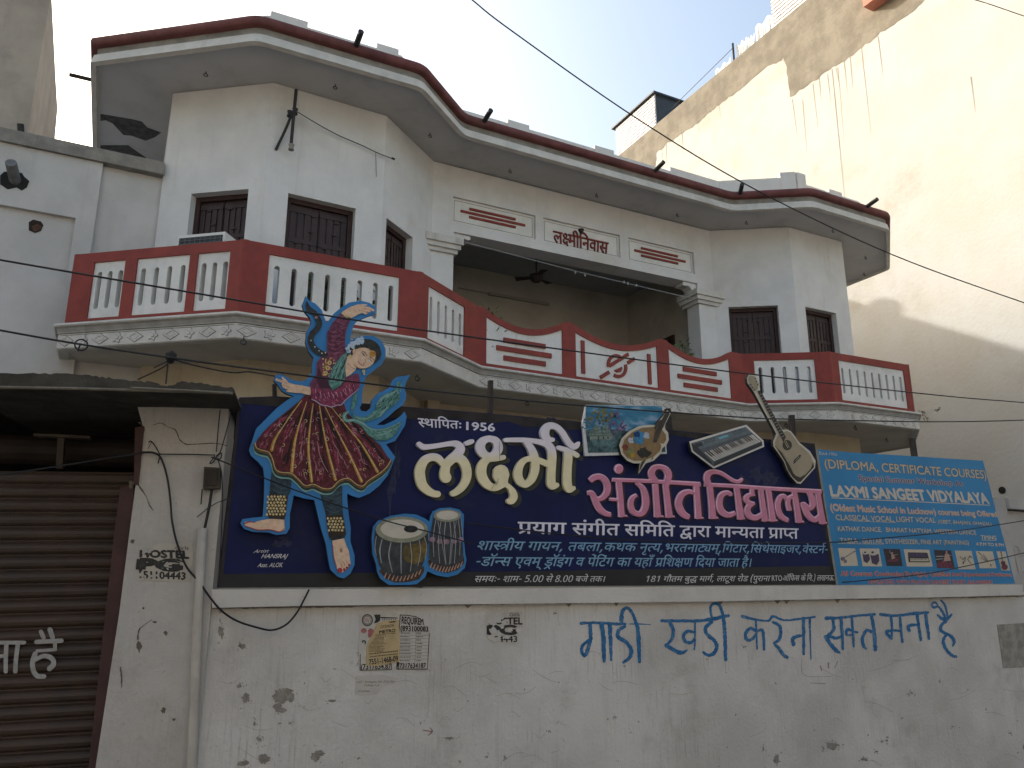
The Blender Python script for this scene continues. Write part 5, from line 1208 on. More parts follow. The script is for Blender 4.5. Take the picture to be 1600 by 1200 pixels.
# ---- maroon plaster name on the beam of the house
S[0] = 1.2
mb = MB()
deva(mb, 'name', fbm, [(865, 360), (951, 379), (866, 378), (950, 396.5)], -.014, -.034, bold=0)
build('house_name', mb, mat('maroon_letters', (.20, .040, .038), .7, .2, 10), beam)
S[0] = 1.0

# ================================================================== MAIN SIGNBOARD
fSG = Frame((0, 4.40, 0), (1, 0, 0))
NP = .035
M_SIGN = mat('sign_blue', (.007, .012, .066), .5, .3, 1.6, col2=(.006, .011, .048), stain=.5, stain_col=(.03, .03, .05), stain_scale=2.6, streak=.55, speck=.25, spec=.12)
M_SIGNB = mat('sign_black_band', (.020, .021, .022), .55, .3, 5, stain=.3, stain_col=(.04, .038, .03))
M_SIGNE = mat('sign_rusty_edge', (.035, .030, .028), .8, .5, 9)
sg = thing('signboard', 'long dark blue music school signboard with raised cream and pink lettering', 'signboard', (2.8, 4.40, 1.57))
PQ = [(374, 621), (430, 619), (767, 646), (1050, 672), (1273, 693), (1307, 913.5), (340, 918.5)]
mb = MB(); mb.pxpoly(fSG, PQ, 0.0, NP, back=True); pn = build('panel', mb, M_SIGN, sg)
mb = MB(); mb.pxpoly(fSG, [(342, 897), (800, 893), (1302, 884), (1306, 913), (341, 918)], None, NP + .0010); build('black_band', mb, M_SIGNB, pn)
mb = MB()
mb.pxpoly(fSG, [(375, 622), (430, 620), (767, 647), (1050, 673), (1272, 694), (1272, 698)] + [(x, 622 + (x - 375) * .079 + 5 + random.uniform(-3, 5) + (3 if x < 700 else 0)) for x in range(1250, 380, -24)] + [(377, 631)], None, NP + .0016)
mb.pxpoly(fSG, [(373, 624), (377, 623), (347, 917), (341, 918)], None, NP + .0019)
mb.pxpoly(fSG, [(1269, 694), (1273, 694), (1306, 913), (1301, 913)], None, NP + .0019)
build('rusty_edge', mb, M_SIGNE, pn)
mb = MB()
for (x, y, a, b) in ((620, 720, 5, 40), (612, 770, 6, 45), (850, 655, 14, 4), (835, 660, 8, 6), (1190, 745, 22, 20), (1165, 760, 18, 16), (1000, 650 + 30, 18, 2), (560, 700, 2, 2), (1230, 700, 10, 30), (440, 845, 16, 10)):
    for k in range(3): mb.pxpoly(fSG, blob(x + random.uniform(-a, a), y + random.uniform(-b, b) * .5, a * .5, b * .5, 16, .6), None, NP + .0004 + stagger() * .5)
build('faded_patch', mb, mat('sign_faded', (.026, .030, .075), .7, .5, 30), pn)
# strut irons holding the board
for (p, q) in (((768, 594), (767, 668)), ((1045, 638), (1051, 700)), ((1239, 648), (1242, 700)), ((1427, 684), (1432, 716)), ((429, 600), (431, 640))):
    mb = MB(); w2 = 3.0
    mb.pxpoly(fSG, [(p[0] - w2, p[1]), (p[0] + w2, p[1]), (q[0] + w2, q[1]), (q[0] - w2, q[1])], -.035, -.004, back=True)
    build('support_iron', mb, M_IRON, sg)

# ---- painted lines of text
M_LILAC = mat('lilac_white_paint', (.64, .63, .72), .6, .12, 20, stain=.3, stain_scale=14)
M_SKYTX = mat('pale_blue_paint', (.19, .36, .52), .6, .18, 20, stain=.4, stain_col=(.06, .10, .18), stain_scale=14)
M_GREYTX = mat('grey_white_paint', (.56, .56, .56), .6, .15, 20, stain=.35, stain_scale=16)
n_ = NP + .0024
mb = MB(); deva(mb, 'est', fSG, [(653, 653.5), (722, 658.5), (654, 667), (722, 670)], n_, bold=14); latin(mb, '1956', fSG, [(729, 659), (773, 661.5), (729, 671.5), (773, 674)], n_, bold=.025)
build('founding_line', mb, M_LILAC, pn)
mb = MB(); deva(mb, 'recog', fSG, [(809.5, 815.5), (1247, 826), (809, 833.5), (1247, 841.5)], n_, bold=14); build('recognition_line', mb, M_LILAC, pn)
mb = MB()
deva(mb, 'c1', fSG, [(746, 845.5), (1294, 853), (743, 859), (1293, 864.5)], n_, bold=8, slant=.12)
deva(mb, 'c2', fSG, [(744, 870.5), (1175, 873), (741, 884), (1174, 885.5)], n_, bold=8, slant=.12)
build('courses_line', mb, M_SKYTX, pn)
mb = MB()
deva(mb, 'time', fSG, [(742, 900), (946, 900.5), (740, 909.5), (945, 909)], n_, bold=4, slant=.15)
deva(mb, 'a1', fSG, [(1008, 901), (1203, 899.8), (1007, 909), (1202, 908)], n_, bold=3, slant=.15)
latin(mb, 'RTO', fSG, [(1206, 899), (1222, 899), (1206, 907.5), (1222, 907.5)], n_, bold=.01)
deva(mb, 'a2', fSG, [(1223, 899.5), (1304.5, 899), (1222, 907.5), (1304, 907)], n_, bold=2, slant=.1)
build('address_line', mb, M_GREYTX, pn)
mb = MB()
latin(mb, 'Artist', fSG, [(398, 858.5), (420, 858), (395.5, 864), (419, 863)], n_, slant=.3)
latin(mb, 'HANSRAJ', fSG, [(410, 865.5), (449, 865.5), (408, 872), (447, 872)], n_, slant=.25, bold=.01)
latin(mb, 'Asst. ALOK', fSG, [(404, 880), (442, 879), (402, 886), (441, 886)], n_, slant=.2, bold=.01)
build('artist_signature', mb, M_GREYTX, pn)

# ---- big headline: raised brush letters with a painted shade on the board
HL = [
 [(655, 694, 8), (661, 698, 9), (670, 698, 8), (685, 696, 7.5), (704, 693, 8), (714, 694, 11), (719.5, 701, 14.5), (715, 709, 14.5), (707, 716, 14), (699, 724, 13), (695.5, 735, 14.5), (695.5, 743, 16), (697, 746, 17)],
 [(693, 726, 9), (686, 717, 11.5), (676, 714, 12), (664, 719, 13.5), (657, 732, 15.5), (656.5, 744, 16), (660, 757, 15), (668, 766, 13), (677, 771, 11), (684, 772, 10)],
 [(701, 725, 10), (710, 716.5, 12), (720, 717, 14), (727, 726, 14.5), (730, 739, 14), (728, 751, 13), (722, 761, 12), (714, 768, 10.5), (708, 771, 9.5)],
 [(729, 692.5, 7), (735, 690.5, 8), (738, 689.5, 6.5)],
 [(765, 685, 9.5), (775, 689, 12), (779, 699, 14), (775, 708, 13), (766, 713, 11), (756, 709, 13), (750.5, 699, 15), (755, 689, 12.5), (765, 685, 9.5)],
 [(764, 717, 9), (776, 716.5, 8.5), (787, 714.5, 7.5)],
 [(766, 715, 10), (757, 722, 13), (752.5, 732, 15.5), (753, 743, 15.5), (758, 753, 14.5), (766, 760, 12), (775, 761.5, 11), (784, 757, 12), (790, 757, 8.5), (796, 761, 7.5), (801, 768, 10.5), (803, 776, 12), (799.5, 782, 11.5), (796, 783, 9)],
 [(783, 738, 24), (783.5, 744, 25), (785, 752, 18)],
 [(790, 687.5, 6.5), (800, 687.3, 7), (820, 687.5, 7.5), (838, 689.5, 8), (852, 693, 10), (860, 699, 12.5), (863, 710, 13), (862.5, 725, 13), (861.5, 742, 13), (861.5, 754, 13.5), (864, 759, 12), (870, 758, 8)],
 [(822, 691, 8), (829, 699, 11), (834, 710, 13), (836.5, 722, 13), (836, 735, 13), (832, 747, 12), (826, 754, 11), (820, 756.5, 11), (812.5, 751, 13), (809.5, 740, 13.5), (813, 727, 11), (821, 718.5, 9), (832, 716.5, 9), (843, 719.5, 9), (856, 725, 9.5)],
 [(873, 699.5, 7), (885, 703, 8), (896, 708, 8), (902, 711.5, 7.5)],
 [(886, 704, 10), (888, 714, 13), (887, 730, 13), (886.5, 745, 13), (887, 757, 13.5), (890, 764, 12), (896, 763, 7.5)],
 [(864, 687, 6.5), (858, 686.5, 9), (852.5, 681, 13), (851.5, 674, 14), (855.5, 667, 12), (862, 665, 10.5), (871, 668, 9.5), (879, 676, 9.5), (885, 686, 9.5), (891, 694, 9.5), (897, 698, 9), (901.5, 696, 8), (904, 692.5, 5.5)],
]
M_HSH = mat('letter_shade_paint', (.045, .050, .036), .7, .25, 12)
mb = MB()
for p in HL: stroke(mb, fSG, p, NP + .0004, off=(5.8, 4.6), grow=.6)
build('letter_shade', mb, M_HSH, pn)
# lilac paint fading to cream down the letters (a painted fade, fixed to the letters)
def m_headline():
    m = mat('headline_paint', (.5, .5, .5), .55, spec=.3)
    N = m.node_tree.nodes; Lk = m.node_tree.links
    g = N.new('ShaderNodeNewGeometry'); sx = N.new('ShaderNodeSeparateXYZ'); Lk.new(g.outputs['Position'], sx.inputs[0])
    ad = N.new('ShaderNodeMath'); ad.operation = 'MULTIPLY_ADD'; Lk.new(sx.outputs['X'], ad.inputs[0])
    x0, z0 = fSG.px(690, 717); x1, z1 = fSG.px(870, 711)
    k = (z1 - z0) / (x1 - x0)
    ad.inputs[1].default_value = -k; Lk.new(sx.outputs['Z'], ad.inputs[2])
    r = N.new('ShaderNodeMapRange'); r.inputs['From Min'].default_value = z0 - k * x0 - .03; r.inputs['From Max'].default_value = z0 - k * x0 + .035
    Lk.new(ad.outputs[0], r.inputs['Value'])
    n = N.new('ShaderNodeTexNoise'); n.inputs['Scale'].default_value = 18; Lk.new(g.outputs['Position'], n.inputs['Vector'])
    mx = N.new('ShaderNodeMix'); mx.data_type = 'RGBA'; mx.inputs[6].default_value = (.74, .67, .44, 1); mx.inputs[7].default_value = (.70, .66, .72, 1); Lk.new(r.outputs[0], mx.inputs[0])
    m2 = N.new('ShaderNodeMix'); m2.data_type = 'RGBA'; m2.blend_type = 'MULTIPLY'; m2.inputs[0].default_value = .25; Lk.new(mx.outputs[2], m2.inputs[6]); Lk.new(n.outputs['Fac'], m2.inputs[7])
    Lk.new(m2.outputs[2], N['Principled BSDF'].inputs['Base Color'])
    return m
mb = MB()
for p in HL: stroke(mb, fSG, p, NP + .022, NP + .0008, step=8)
build('headline_lettering', mb, m_headline(), sg)
mb = MB()
stroke(mb, fSG, [(780, 690, .5), (781, 720, .5)], NP + .0245, round_=False); stroke(mb, fSG, [(779, 747, .6), (776, 757, .6), (772, 757, .5), (768, 765, .6)], NP + .0245, round_=False)
build('hairline_crack', mb, M_CRACK, sg)

PK = [
 [(922, 751, 8), (928, 746, 9.5), (936, 744.5, 9.5), (944, 748.5, 10), (949, 758, 10.5), (948.5, 768, 10), (943, 776, 8.5), (936, 779.5, 7.5), (929, 778, 6)],
 [(918, 770.5, 7), (924, 770, 8), (928, 776, 9), (932, 786, 10), (938, 796, 10), (946, 802, 8.5), (954, 804, 7)],
 [(952.5, 780, 5), (968, 781, 5)], [(967, 752, 9.5), (969.5, 780, 9.5), (971, 800, 9.5), (972, 807, 11)], [(973, 805.5, 3.5), (980, 806, 2)],
 [(957, 749.5, 6), (1000, 751, 6), (1040, 753, 6), (1094, 756.5, 7)],
 [(994, 754, 5), (1004, 762, 8), (1008.5, 775, 10.5), (1009, 788, 11), (1005, 799, 10), (998, 803, 8.5), (989, 799, 9), (985.5, 788, 9), (988, 778, 7.5), (995, 773, 5)],
 [(1024, 756, 9), (1026.5, 790, 9.5), (1028, 807.5, 11)], [(1029, 806, 3.5), (1037, 807, 2)], [(1040, 756, 9), (1044, 790, 9.5), (1046, 808, 11)], [(1047, 806.5, 3.5), (1054, 807, 2)],
 [(1026, 751.5, 7), (1020, 746, 10), (1018, 738, 10.5), (1022, 731, 9), (1031, 729, 7.5), (1040, 733, 9.5), (1044.5, 741, 11), (1043, 750, 10), (1041, 758, 9)],
 [(1088, 757, 9), (1090, 785, 9.5), (1091.5, 810, 10.5)], [(1092, 808.5, 3.5), (1099, 809, 2)], [(1086, 771, 5), (1077, 768, 7.5), (1066, 772, 9.5), (1060.5, 784, 11), (1063, 796, 11), (1069, 804, 10), (1076.5, 808, 8)],
 [(1101, 757, 6), (1150, 759.5, 6), (1200, 763, 6), (1283, 768, 7)], [(1109, 758, 9), (1112, 785, 9.5), (1114, 810, 11)], [(1115, 808.5, 3.5), (1122, 809, 2)],
 [(1108, 757, 8), (1104.5, 748, 9.5), (1107, 740, 9.5), (1115, 737, 7.5), (1126, 739, 6.5), (1137, 745.5, 6), (1146, 751, 6), (1153, 752.5, 6), (1158, 750, 5), (1160, 747, 3.5)],
 [(1151, 760, 8.5), (1154.5, 785, 9), (1158, 811, 10.5)], [(1158, 809.5, 3.5), (1164, 810, 2)], [(1143, 773, 6), (1136, 769.5, 7), (1127, 774, 9), (1124, 787, 10), (1128, 799, 10), (1138, 804.5, 8.5), (1149, 801, 6.5)],
 [(1175, 764, 7), (1175.5, 773, 7)], [(1179, 773, 4), (1170, 773.5, 6.5), (1166, 779, 8.5), (1170, 785, 7), (1179, 786.5, 4.5)], [(1176, 787, 6), (1170, 791, 8), (1168, 799, 9.5), (1173, 807, 9.5), (1182, 808.5, 8.5), (1191, 803, 6.5)], [(1189, 764, 8), (1192.5, 790, 8.5), (1196, 814, 10)], [(1197, 812.5, 3.5), (1203, 813, 2)],
 [(1201, 765, 8), (1204.5, 790, 8.5), (1208, 814, 10)], [(1209, 812.5, 3.5), (1215, 813, 2)],
 [(1241, 767, 8), (1245, 790, 8.5), (1249, 816, 10)], [(1250, 814.5, 3.5), (1256, 815, 2)], [(1234, 797, 7), (1231.5, 787, 7), (1233, 778, 6.5), (1241, 774, 5.5)], [(1231, 782, 5), (1225, 775, 6.5), (1219, 777, 7.5), (1215.5, 787, 8.5), (1217, 799, 8.5), (1222, 808, 8.5), (1231, 813, 7)],
 [(1278, 769, 8), (1282, 795, 8.5), (1286, 818, 9.5)], [(1287, 816.5, 3.5), (1292, 817, 2)], [(1262, 768, 5), (1268, 776, 8), (1270.5, 787, 9), (1266, 795, 6.5)], [(1253, 785, 5.5), (1258, 795, 8), (1264, 806, 9), (1273, 812, 8.5), (1282, 805, 6)], [(1256, 786, 5), (1266, 796, 6)],
]
M_PINK = mat('pink_paint', (.52, .20, .30), .55, .12, 14, stain=.3, stain_col=(.25, .10, .14), stain_scale=10)
M_PINKL = mat('pale_pink_edge', (.72, .44, .55), .55, .1, 14)
M_RSH = mat('letter_shade_maroon', (.050, .026, .030), .7, .3, 14)
DOT = ellipse(967, 732.5, 6.8, 7.6)
mb = MB()
for p in PK: stroke(mb, fSG, p, NP + .0005, off=(3.2, 2.6), round_=False, grow=.5)
mb.pxpoly(fSG, [(x + 3, y + 2.5) for x, y in DOT], None, NP + .0006)
build('letter_shade', mb, M_RSH, pn)
mb = MB()
for p in PK: stroke(mb, fSG, p, NP + .0125, NP + .001, round_=False)
mb.pxpoly(fSG, DOT, NP + .001, NP + .0125)
build('pink_letter_edge', mb, M_PINKL, sg)
mb = MB()
for p in PK: stroke(mb, fSG, p, NP + .0160, NP + .0125, off=(1.1, .9), round_=False, grow=-2.0)
mb.pxpoly(fSG, ellipse(968.4, 733.6, 5.2, 5.9), NP + .0125, NP + .016)
build('pink_lettering', mb, M_PINK, sg)

# ================================================================== PAINTED CUT-OUTS mounted off the board
NB, NF = .062, .088
M_CBLUE = mat('cutout_blue', (.030, .175, .42), .55, .12, 5, stain=.25, stain_col=(.03, .09, .2))
M_BOARD = mat('cutout_edge_dark', (.028, .028, .030), .8)
def cutout(name, label, cat, outline, m, base=None):
    xs = [p[0] for p in outline]; ys = [p[1] for p in outline]
    t = thing(name, label, cat, fSG.wp(sum(xs) / len(xs), max(ys), NB))
    mb = MB(); mb.pxpoly(fSG, outline, None, NF); build('backing_face', mb, m, t)
    mb = MB()
    lp = [fSG.px(x, y, NF) for x, y in outline]; k = len(lp)
    A = [fSG.w(u, v, NF - .0004) for u, v in lp]; B = [fSG.w(u, v, NB) for u, v in lp]
    mb.add(A + B, [(j, (j + 1) % k, k + (j + 1) % k, k + j) for j in range(k)])
    mb.fpoly(fSG, [lp], None, NB)
    build('board', mb, M_BOARD, t)
    mb = MB()      # stand-off blocks to the sign
    c = (sum(p[0] for p in lp) / k, sum(p[1] for p in lp) / k)
    mb.fbox(fSG, c[0] - .03, c[0] + .03, c[1] - .03, c[1] + .03, NP, NB)
    build('spacer', mb, M_BOARD, t)
    return t
def flat(t, name, m, polys, lev, strokes=(), holes=()):
    mb = MB(); n = NF + .0008 + lev * .0014
    for p in polys: mb.pxpoly(fSG, p, None, n + stagger() * .7)
    for s_ in strokes: stroke(mb, fSG, s_, n, step=5)
    return build(name, mb, m, t)
# ---------------- dancer
DO = [(478, 462), (482, 469), (492.5, 474), (502.5, 484), (507.5, 497.5), (510, 504), (515, 499), (522.5, 489), (532.5, 481), (546, 472.5), (565, 470), (577, 473), (586, 479), (588, 486), (584, 491), (571, 495.6), (559, 501), (553, 507.5), (550, 517.5), (547, 528), (549, 532), (556, 527.5), (571, 524.5), (584, 525), (596, 532.5), (602.5, 545), (602.5, 557.5), (596, 570), (584, 579), (575, 586), (570, 592.5), (570, 600), (567, 607.5), (565.6, 620), (565.6, 630), (562, 637.5), (565, 642), (572.5, 643), (579, 637.5), (581, 625), (590, 615), (600, 610), (609, 605), (612.5, 595), (620, 589), (641, 586), (635, 596), (632.5, 606), (635, 620), (630, 632.5), (617.5, 641), (605, 652.5), (592.5, 661), (589, 664), (600, 664), (617.5, 656), (626, 650), (632, 643), (635.6, 651), (632.5, 665), (624, 679), (617.5, 689), (603, 694), (617.5, 714), (612.5, 727.5), (606, 742.5), (592.5, 759), (577.5, 771), (561, 778), (550, 775), (542.5, 771), (542.5, 780), (544, 796), (546, 812.5), (548, 825), (547.5, 846), (554, 867.5), (554, 882.5), (547.5, 896), (537.5, 904), (527.5, 901), (516, 890), (513, 875), (509, 850), (501, 824), (491, 781), (476, 779), (459, 774), (456, 790), (453, 802.5), (452.5, 825), (447.5, 834), (432.5, 836), (420, 832), (395, 831), (381, 826), (375.6, 817.5), (379, 811), (395, 809), (410, 807.5), (411, 802.5), (412.5, 777.5), (413, 746), (411, 731), (402.5, 721), (392.5, 712.5), (389, 703), (394, 689), (400, 670), (415, 655), (432.5, 637.5), (447.5, 626), (459, 619), (450, 616), (441, 611), (434, 601), (428, 595), (430, 587.5), (439, 584), (447.5, 589), (457.5, 594), (472, 596), (478, 594), (487.5, 582.5), (488, 569), (490, 559), (482.5, 549), (477.5, 535), (479, 519), (486, 506), (485, 497.5), (475, 485), (472.5, 476), (476, 467.5)]
dn = cutout('dancer_cutout', 'painted cut-out of a dancing woman in wine red skirt and teal scarf', 'cut-out figure', DO, M_CBLUE)
M_SKIN = mat('painted_skin', (.62, .46, .34), .6, .15, 40, col2=(.52, .36, .25))
M_SKIN2 = mat('painted_skin_shade', (.30, .17, .11), .6)
M_WINE = mat('painted_wine_cloth', (.050, .008, .010), .6, .6, 42, col2=(.11, .018, .028), stain=.35, stain_col=(.02, .008, .012), stain_scale=30)
M_PLUM = mat('painted_plum_cloth', (.16, .040, .085), .6, .5, 36, col2=(.075, .020, .045), stain=.35, stain_col=(.30, .13, .20), stain_scale=34)
M_MAG = mat('painted_magenta_sleeve', (.23, .035, .085), .6, .4, 40, col2=(.11, .018, .045), stain=.3, stain_col=(.38, .16, .22), stain_scale=38)
M_TEAL = mat('painted_teal', (.035, .115, .10), .6, .5, 46, col2=(.11, .27, .24), stain=.3, stain_col=(.01, .03, .035), stain_scale=40)
M_TEALL = mat('painted_teal_light', (.20, .38, .36), .6, .3, 40)
M_GOLD = mat('painted_gold', (.42, .22, .035), .55, .35, 60, col2=(.26, .12, .02))
M_GOLDL = mat('painted_gold_light', (.55, .45, .22), .55, .3, 60)
M_NAVY = mat('painted_dark_leggings', (.012, .022, .030), .6, .5, 30, col2=(.03, .06, .08))
M_HAIR = mat('painted_black_hair', (.010, .012, .013), .5, .4, 40, col2=(.03, .035, .035))
M_BROWN = mat('painted_dark_brown', (.035, .022, .012), .6, .3, 30)
M_PALE = mat('painted_pale', (.55, .56, .58), .6, .15, 40)
M_PBLUE = mat('painted_pale_blue', (.30, .42, .55), .6, .35, 50, col2=(.45, .52, .60))
M_LIP = mat('painted_red', (.30, .03, .035), .6)
# legs
legL = flat(dn, 'legging', M_NAVY, [[(424, 738), (456, 745), (454, 767.5), (450, 776), (421, 771)]], 1, [])
legR = flat(dn, 'legging', M_NAVY, [[(496, 758), (535, 756), (535, 784), (536, 806), (510, 807), (502.5, 780)]], 1, [])
flat(dn, 'legging_fold', mat('painted_fold', (.05, .09, .12), .6), [], 2, [[(430, 757, 1), (440, 763, 1.2), (453, 760, 1)], [(427, 766, 1), (440, 770, 1), (452, 768, .8)]] + [[(507 + k * .6, 768 + k * 7, .8), (522, 773 + k * 7, 1.1), (534, 768 + k * 7, .8)] for k in range(5)])
for poly, balls in (([(421, 771), (450, 776), (446, 806), (444, 811), (418, 806), (417.5, 790)], (419, 776, 447, 806, -.06)), ([(509, 806), (536, 804), (541, 834), (514, 838)], (512, 810, 537, 833, .12))):
    g = flat(dn, 'ankle_bells', M_BROWN, [poly], 3)
    x0, y0, x1, y1, sk = balls
    pb = []
    r = 0; y = y0
    while y < y1:
        x = x0 + (r % 2) * 2.4 + (y - y0) * sk
        while x < x1 + (y - y0) * sk: pb.append(ellipse(x + random.uniform(-.4, .4), y + random.uniform(-.4, .4), random.uniform(1.7, 2.15), 2.0, 10)); x += 5.0
        y += 4.6; r += 1
    flat(g, 'bell', M_GOLDL, pb, 4); flat(g, 'bell_glint', M_PALE, [ellipse(p[0][0] - 2.6, p[0][1] - .6, .8, .8, 6) for p in pb[::3]], 5)
flat(dn, 'ankle_cuff', M_HAIR, [[(514, 838), (541, 834), (538, 841), (518, 844.5)], [(419, 806), (445, 810), (444, 812), (420, 810)]], 4)
ft = flat(dn, 'foot', M_SKIN, [[(419, 811), (444, 811), (445, 827.5), (439, 831), (430, 829), (422, 827.5), (402, 827.5), (392, 824), (382.5, 821), (382.5, 815), (397, 816), (408, 813)]], 3)
flat(ft, 'foot_edge', M_LIP, [], 4, [[(382, 818, 2), (390, 815.5, 1.6), (398, 816.5, 1.2)], [(384, 822, 1.2), (402, 827.8, 1.3), (422, 827.5, 1.2), (437, 831, 1.4), (444, 826, 1)]])
ft = flat(dn, 'foot', M_SKIN, [[(519, 845), (537.5, 841), (541, 852), (545, 861), (548, 880), (543, 888), (536, 894), (530, 895), (525, 885), (522, 875), (521, 860)]], 3)
flat(ft, 'toe_paint', M_LIP, [ellipse(531, 891, 4, 4, 12), ellipse(538, 890, 2, 2.6, 10), ellipse(542, 887, 2, 2.2, 10), ellipse(545.5, 883, 1.8, 2, 10)], 4, [[(533, 881, .7), (534, 887, .7)], [(537, 878, .7), (539, 884, .7)], [(541, 876, .7), (543, 881, .7)], [(520, 852, .8), (521.5, 870, 1), (526, 886, 1)]])
flat(ft, 'foot_mark', M_SKIN2, [ellipse(533, 860, 2.2, 3.6, 12)], 4)
# skirt
SK = [(477, 617), (466, 628), (455, 637), (430, 657), (412, 674), (402, 687), (398.5, 696), (404, 704), (412, 706), (420, 708), (426, 719), (430, 734), (437.5, 739), (447, 741), (455, 741), (465, 749), (477.5, 761), (490, 758), (505, 765), (517.5, 765), (525, 758), (532.5, 752.5), (545, 750), (557.5, 760), (567.5, 761), (575, 752.5), (595, 740), (605, 730), (612, 720), (605, 713), (594, 695), (586, 689), (572.5, 674), (557.5, 660), (542, 644), (537, 630), (532, 624), (500, 616)]
HEM = [(398.5, 694), (401, 702), (410, 706), (420, 709), (426, 720), (430, 734), (438, 740), (455, 742), (465, 750), (477, 761), (490, 759), (505, 765.5), (518, 765), (526, 757), (533, 752), (545, 750), (557, 759), (567, 761.5), (576, 753), (595, 740.5), (605, 731), (611, 721)]
flat(dn, 'lace_edge', M_TEALL, [], 2, [[(x - 1.2, y + 5.5, 3.4) for x, y in HEM]])
flat(dn, 'lace_band', mat('painted_dark_teal', (.02, .05, .05), .6, .5, 40), [], 2.6, [[(x - .5, y + 3.2, 3.4) for x, y in HEM]])
sk = flat(dn, 'skirt', M_WINE, [SK], 3.2)
RB = [[(471, 626, 1.4), (446, 660, 3), (430, 686, 4.5), (424.5, 703, 5.5)], [(479, 628, 1.2), (467, 665, 2.6), (460, 695, 4.5), (456, 737, 5.5)], [(489, 631, 1.2), (484, 670, 2.6), (482, 705, 4.2), (487, 752, 4.8)], [(499, 634, 1.2), (505, 670, 2.2), (513, 708, 3.8), (524, 749, 5)], [(507, 634, 1), (525, 670, 2), (547, 713, 3.6), (565, 752, 5)], [(516, 634, 1), (545, 670, 2), (566, 696, 3), (590, 737, 4.5)]]
MID = [[(466, 640, 1), (446, 680, 3.5), (441, 722, 5)], [(477, 650, 1), (470, 690, 4), (470, 735, 6)], [(490, 650, 1.5), (496, 695, 5), (503, 748, 7)], [(505, 655, 1.5), (522, 700, 4.5), (540, 742, 6)], [(518, 655, 1.5), (546, 695, 4.5), (574, 738, 5)], [(536, 660, 1.5), (568, 690, 4), (596, 722, 4)], [(455, 648, 1), (428, 672, 3.5), (412, 692, 4.5)]]
EDL = [(468, 627, 1), (440, 650, 1), (412, 676, 1), (401, 698, 1)]; EDR = [(524, 630, 1), (553, 660, 1), (585, 690, 1), (607, 720, 1)]
COLS = [EDL] + RB + [EDR]
def pol(c, t):
    t = min(max(t, 0), .999) * (len(c) - 1); i = int(t); f = t - i
    return (c[i][0] * (1 - f) + c[i + 1][0] * f, c[i][1] * (1 - f) + c[i + 1][1] * f)
def between(j, f, t):
    a = pol(COLS[j], t); b_ = pol(COLS[j + 1], t); return (a[0] * (1 - f) + b_[0] * f, a[1] * (1 - f) + b_[1] * f)
def brush(n, f0, f1, t0, t1, w, l=.18):
    out = []
    for k in range(n):
        j = random.randrange(len(COLS) - 1); f = random.uniform(f0, f1); t = random.uniform(t0, t1)
        P_ = [between(j, f + random.uniform(-.04, .04), t + l * q) for q in (0, .5, 1)]
        out.append([(*P_[0], .5), (*P_[1], w * random.uniform(.7, 1.3)), (*P_[2], .5)])
    return out
flat(sk, 'skirt_fold', mat('painted_fold_shadow', (.016, .006, .009), .6, .4, 50), [], 3.9, brush(46, .62, .92, .05, .85, 3.2, .24) + brush(26, .1, .9, 0, .2, 2.6, .18))
flat(sk, 'skirt_sheen', mat('painted_rose_sheen', (.26, .045, .085), .6, .5, 60, col2=(.12, .018, .035)), [], 4.0, brush(84, .12, .6, .2, .97, 2.4, .16))
flat(sk, 'skirt_glint', mat('painted_rose_glint', (.42, .20, .25), .6, .4, 60), [], 4.3, brush(70, .2, .65, .25, .97, 1.0, .07))
flat(sk, 'gold_rib', M_GOLD, [], 4.6, RB)
flat(sk, 'gold_rib_light', M_GOLDL, [], 5.3, [[(x + .5, y, max(w * .3, .6)) for x, y, w in r] for r in RB])
flat(sk, 'gold_hem', mat('painted_bronze', (.17, .085, .022), .6, .5, 90, col2=(.07, .04, .015)), [], 4.6, [[(x, y - .5, 3.6) for x, y in HEM]])
flat(sk, 'gold_hem_light', M_GOLDL, [], 5.3, [[(x, y - 2.4, 1.1) for x, y in HEM]])
curl = []
while len(curl) < 78:
    x = random.uniform(402, 606); y = random.uniform(645, 752)
    if inside((x, y), SK) and inside((x, y + 8), SK) and inside((x + 5, y), SK) and inside((x - 5, y), SK):
        a = random.uniform(0, 6); r = random.uniform(1.4, 2.6)
        curl.append([(x + r * cos(a + t), y + r * sin(a + t), .75) for t in (0, 1.1, 2.2, 3.3, 4.2)])
flat(sk, 'embroidery', mat('painted_rose', (.42, .22, .26), .6, .3, 60), [], 5.6, curl[:56] + [[(473, 690, .8), (470, 702, 1), (472, 715, .8), (466, 726, .8)], [(496, 690, .8), (500, 712, 1), (508, 730, 1), (513, 738, .8)], [(520, 690, .8), (528, 704, 1), (533, 716, .8)], [(553, 690, .8), (562, 706, 1), (567, 722, .9), (574, 726, .7)], [(478, 668, .8), (475, 684, .8)], [(440, 668, .7), (433, 680, .7)]])
flat(sk, 'embroidery_gold', M_GOLDL, [], 5.9, curl[56:])
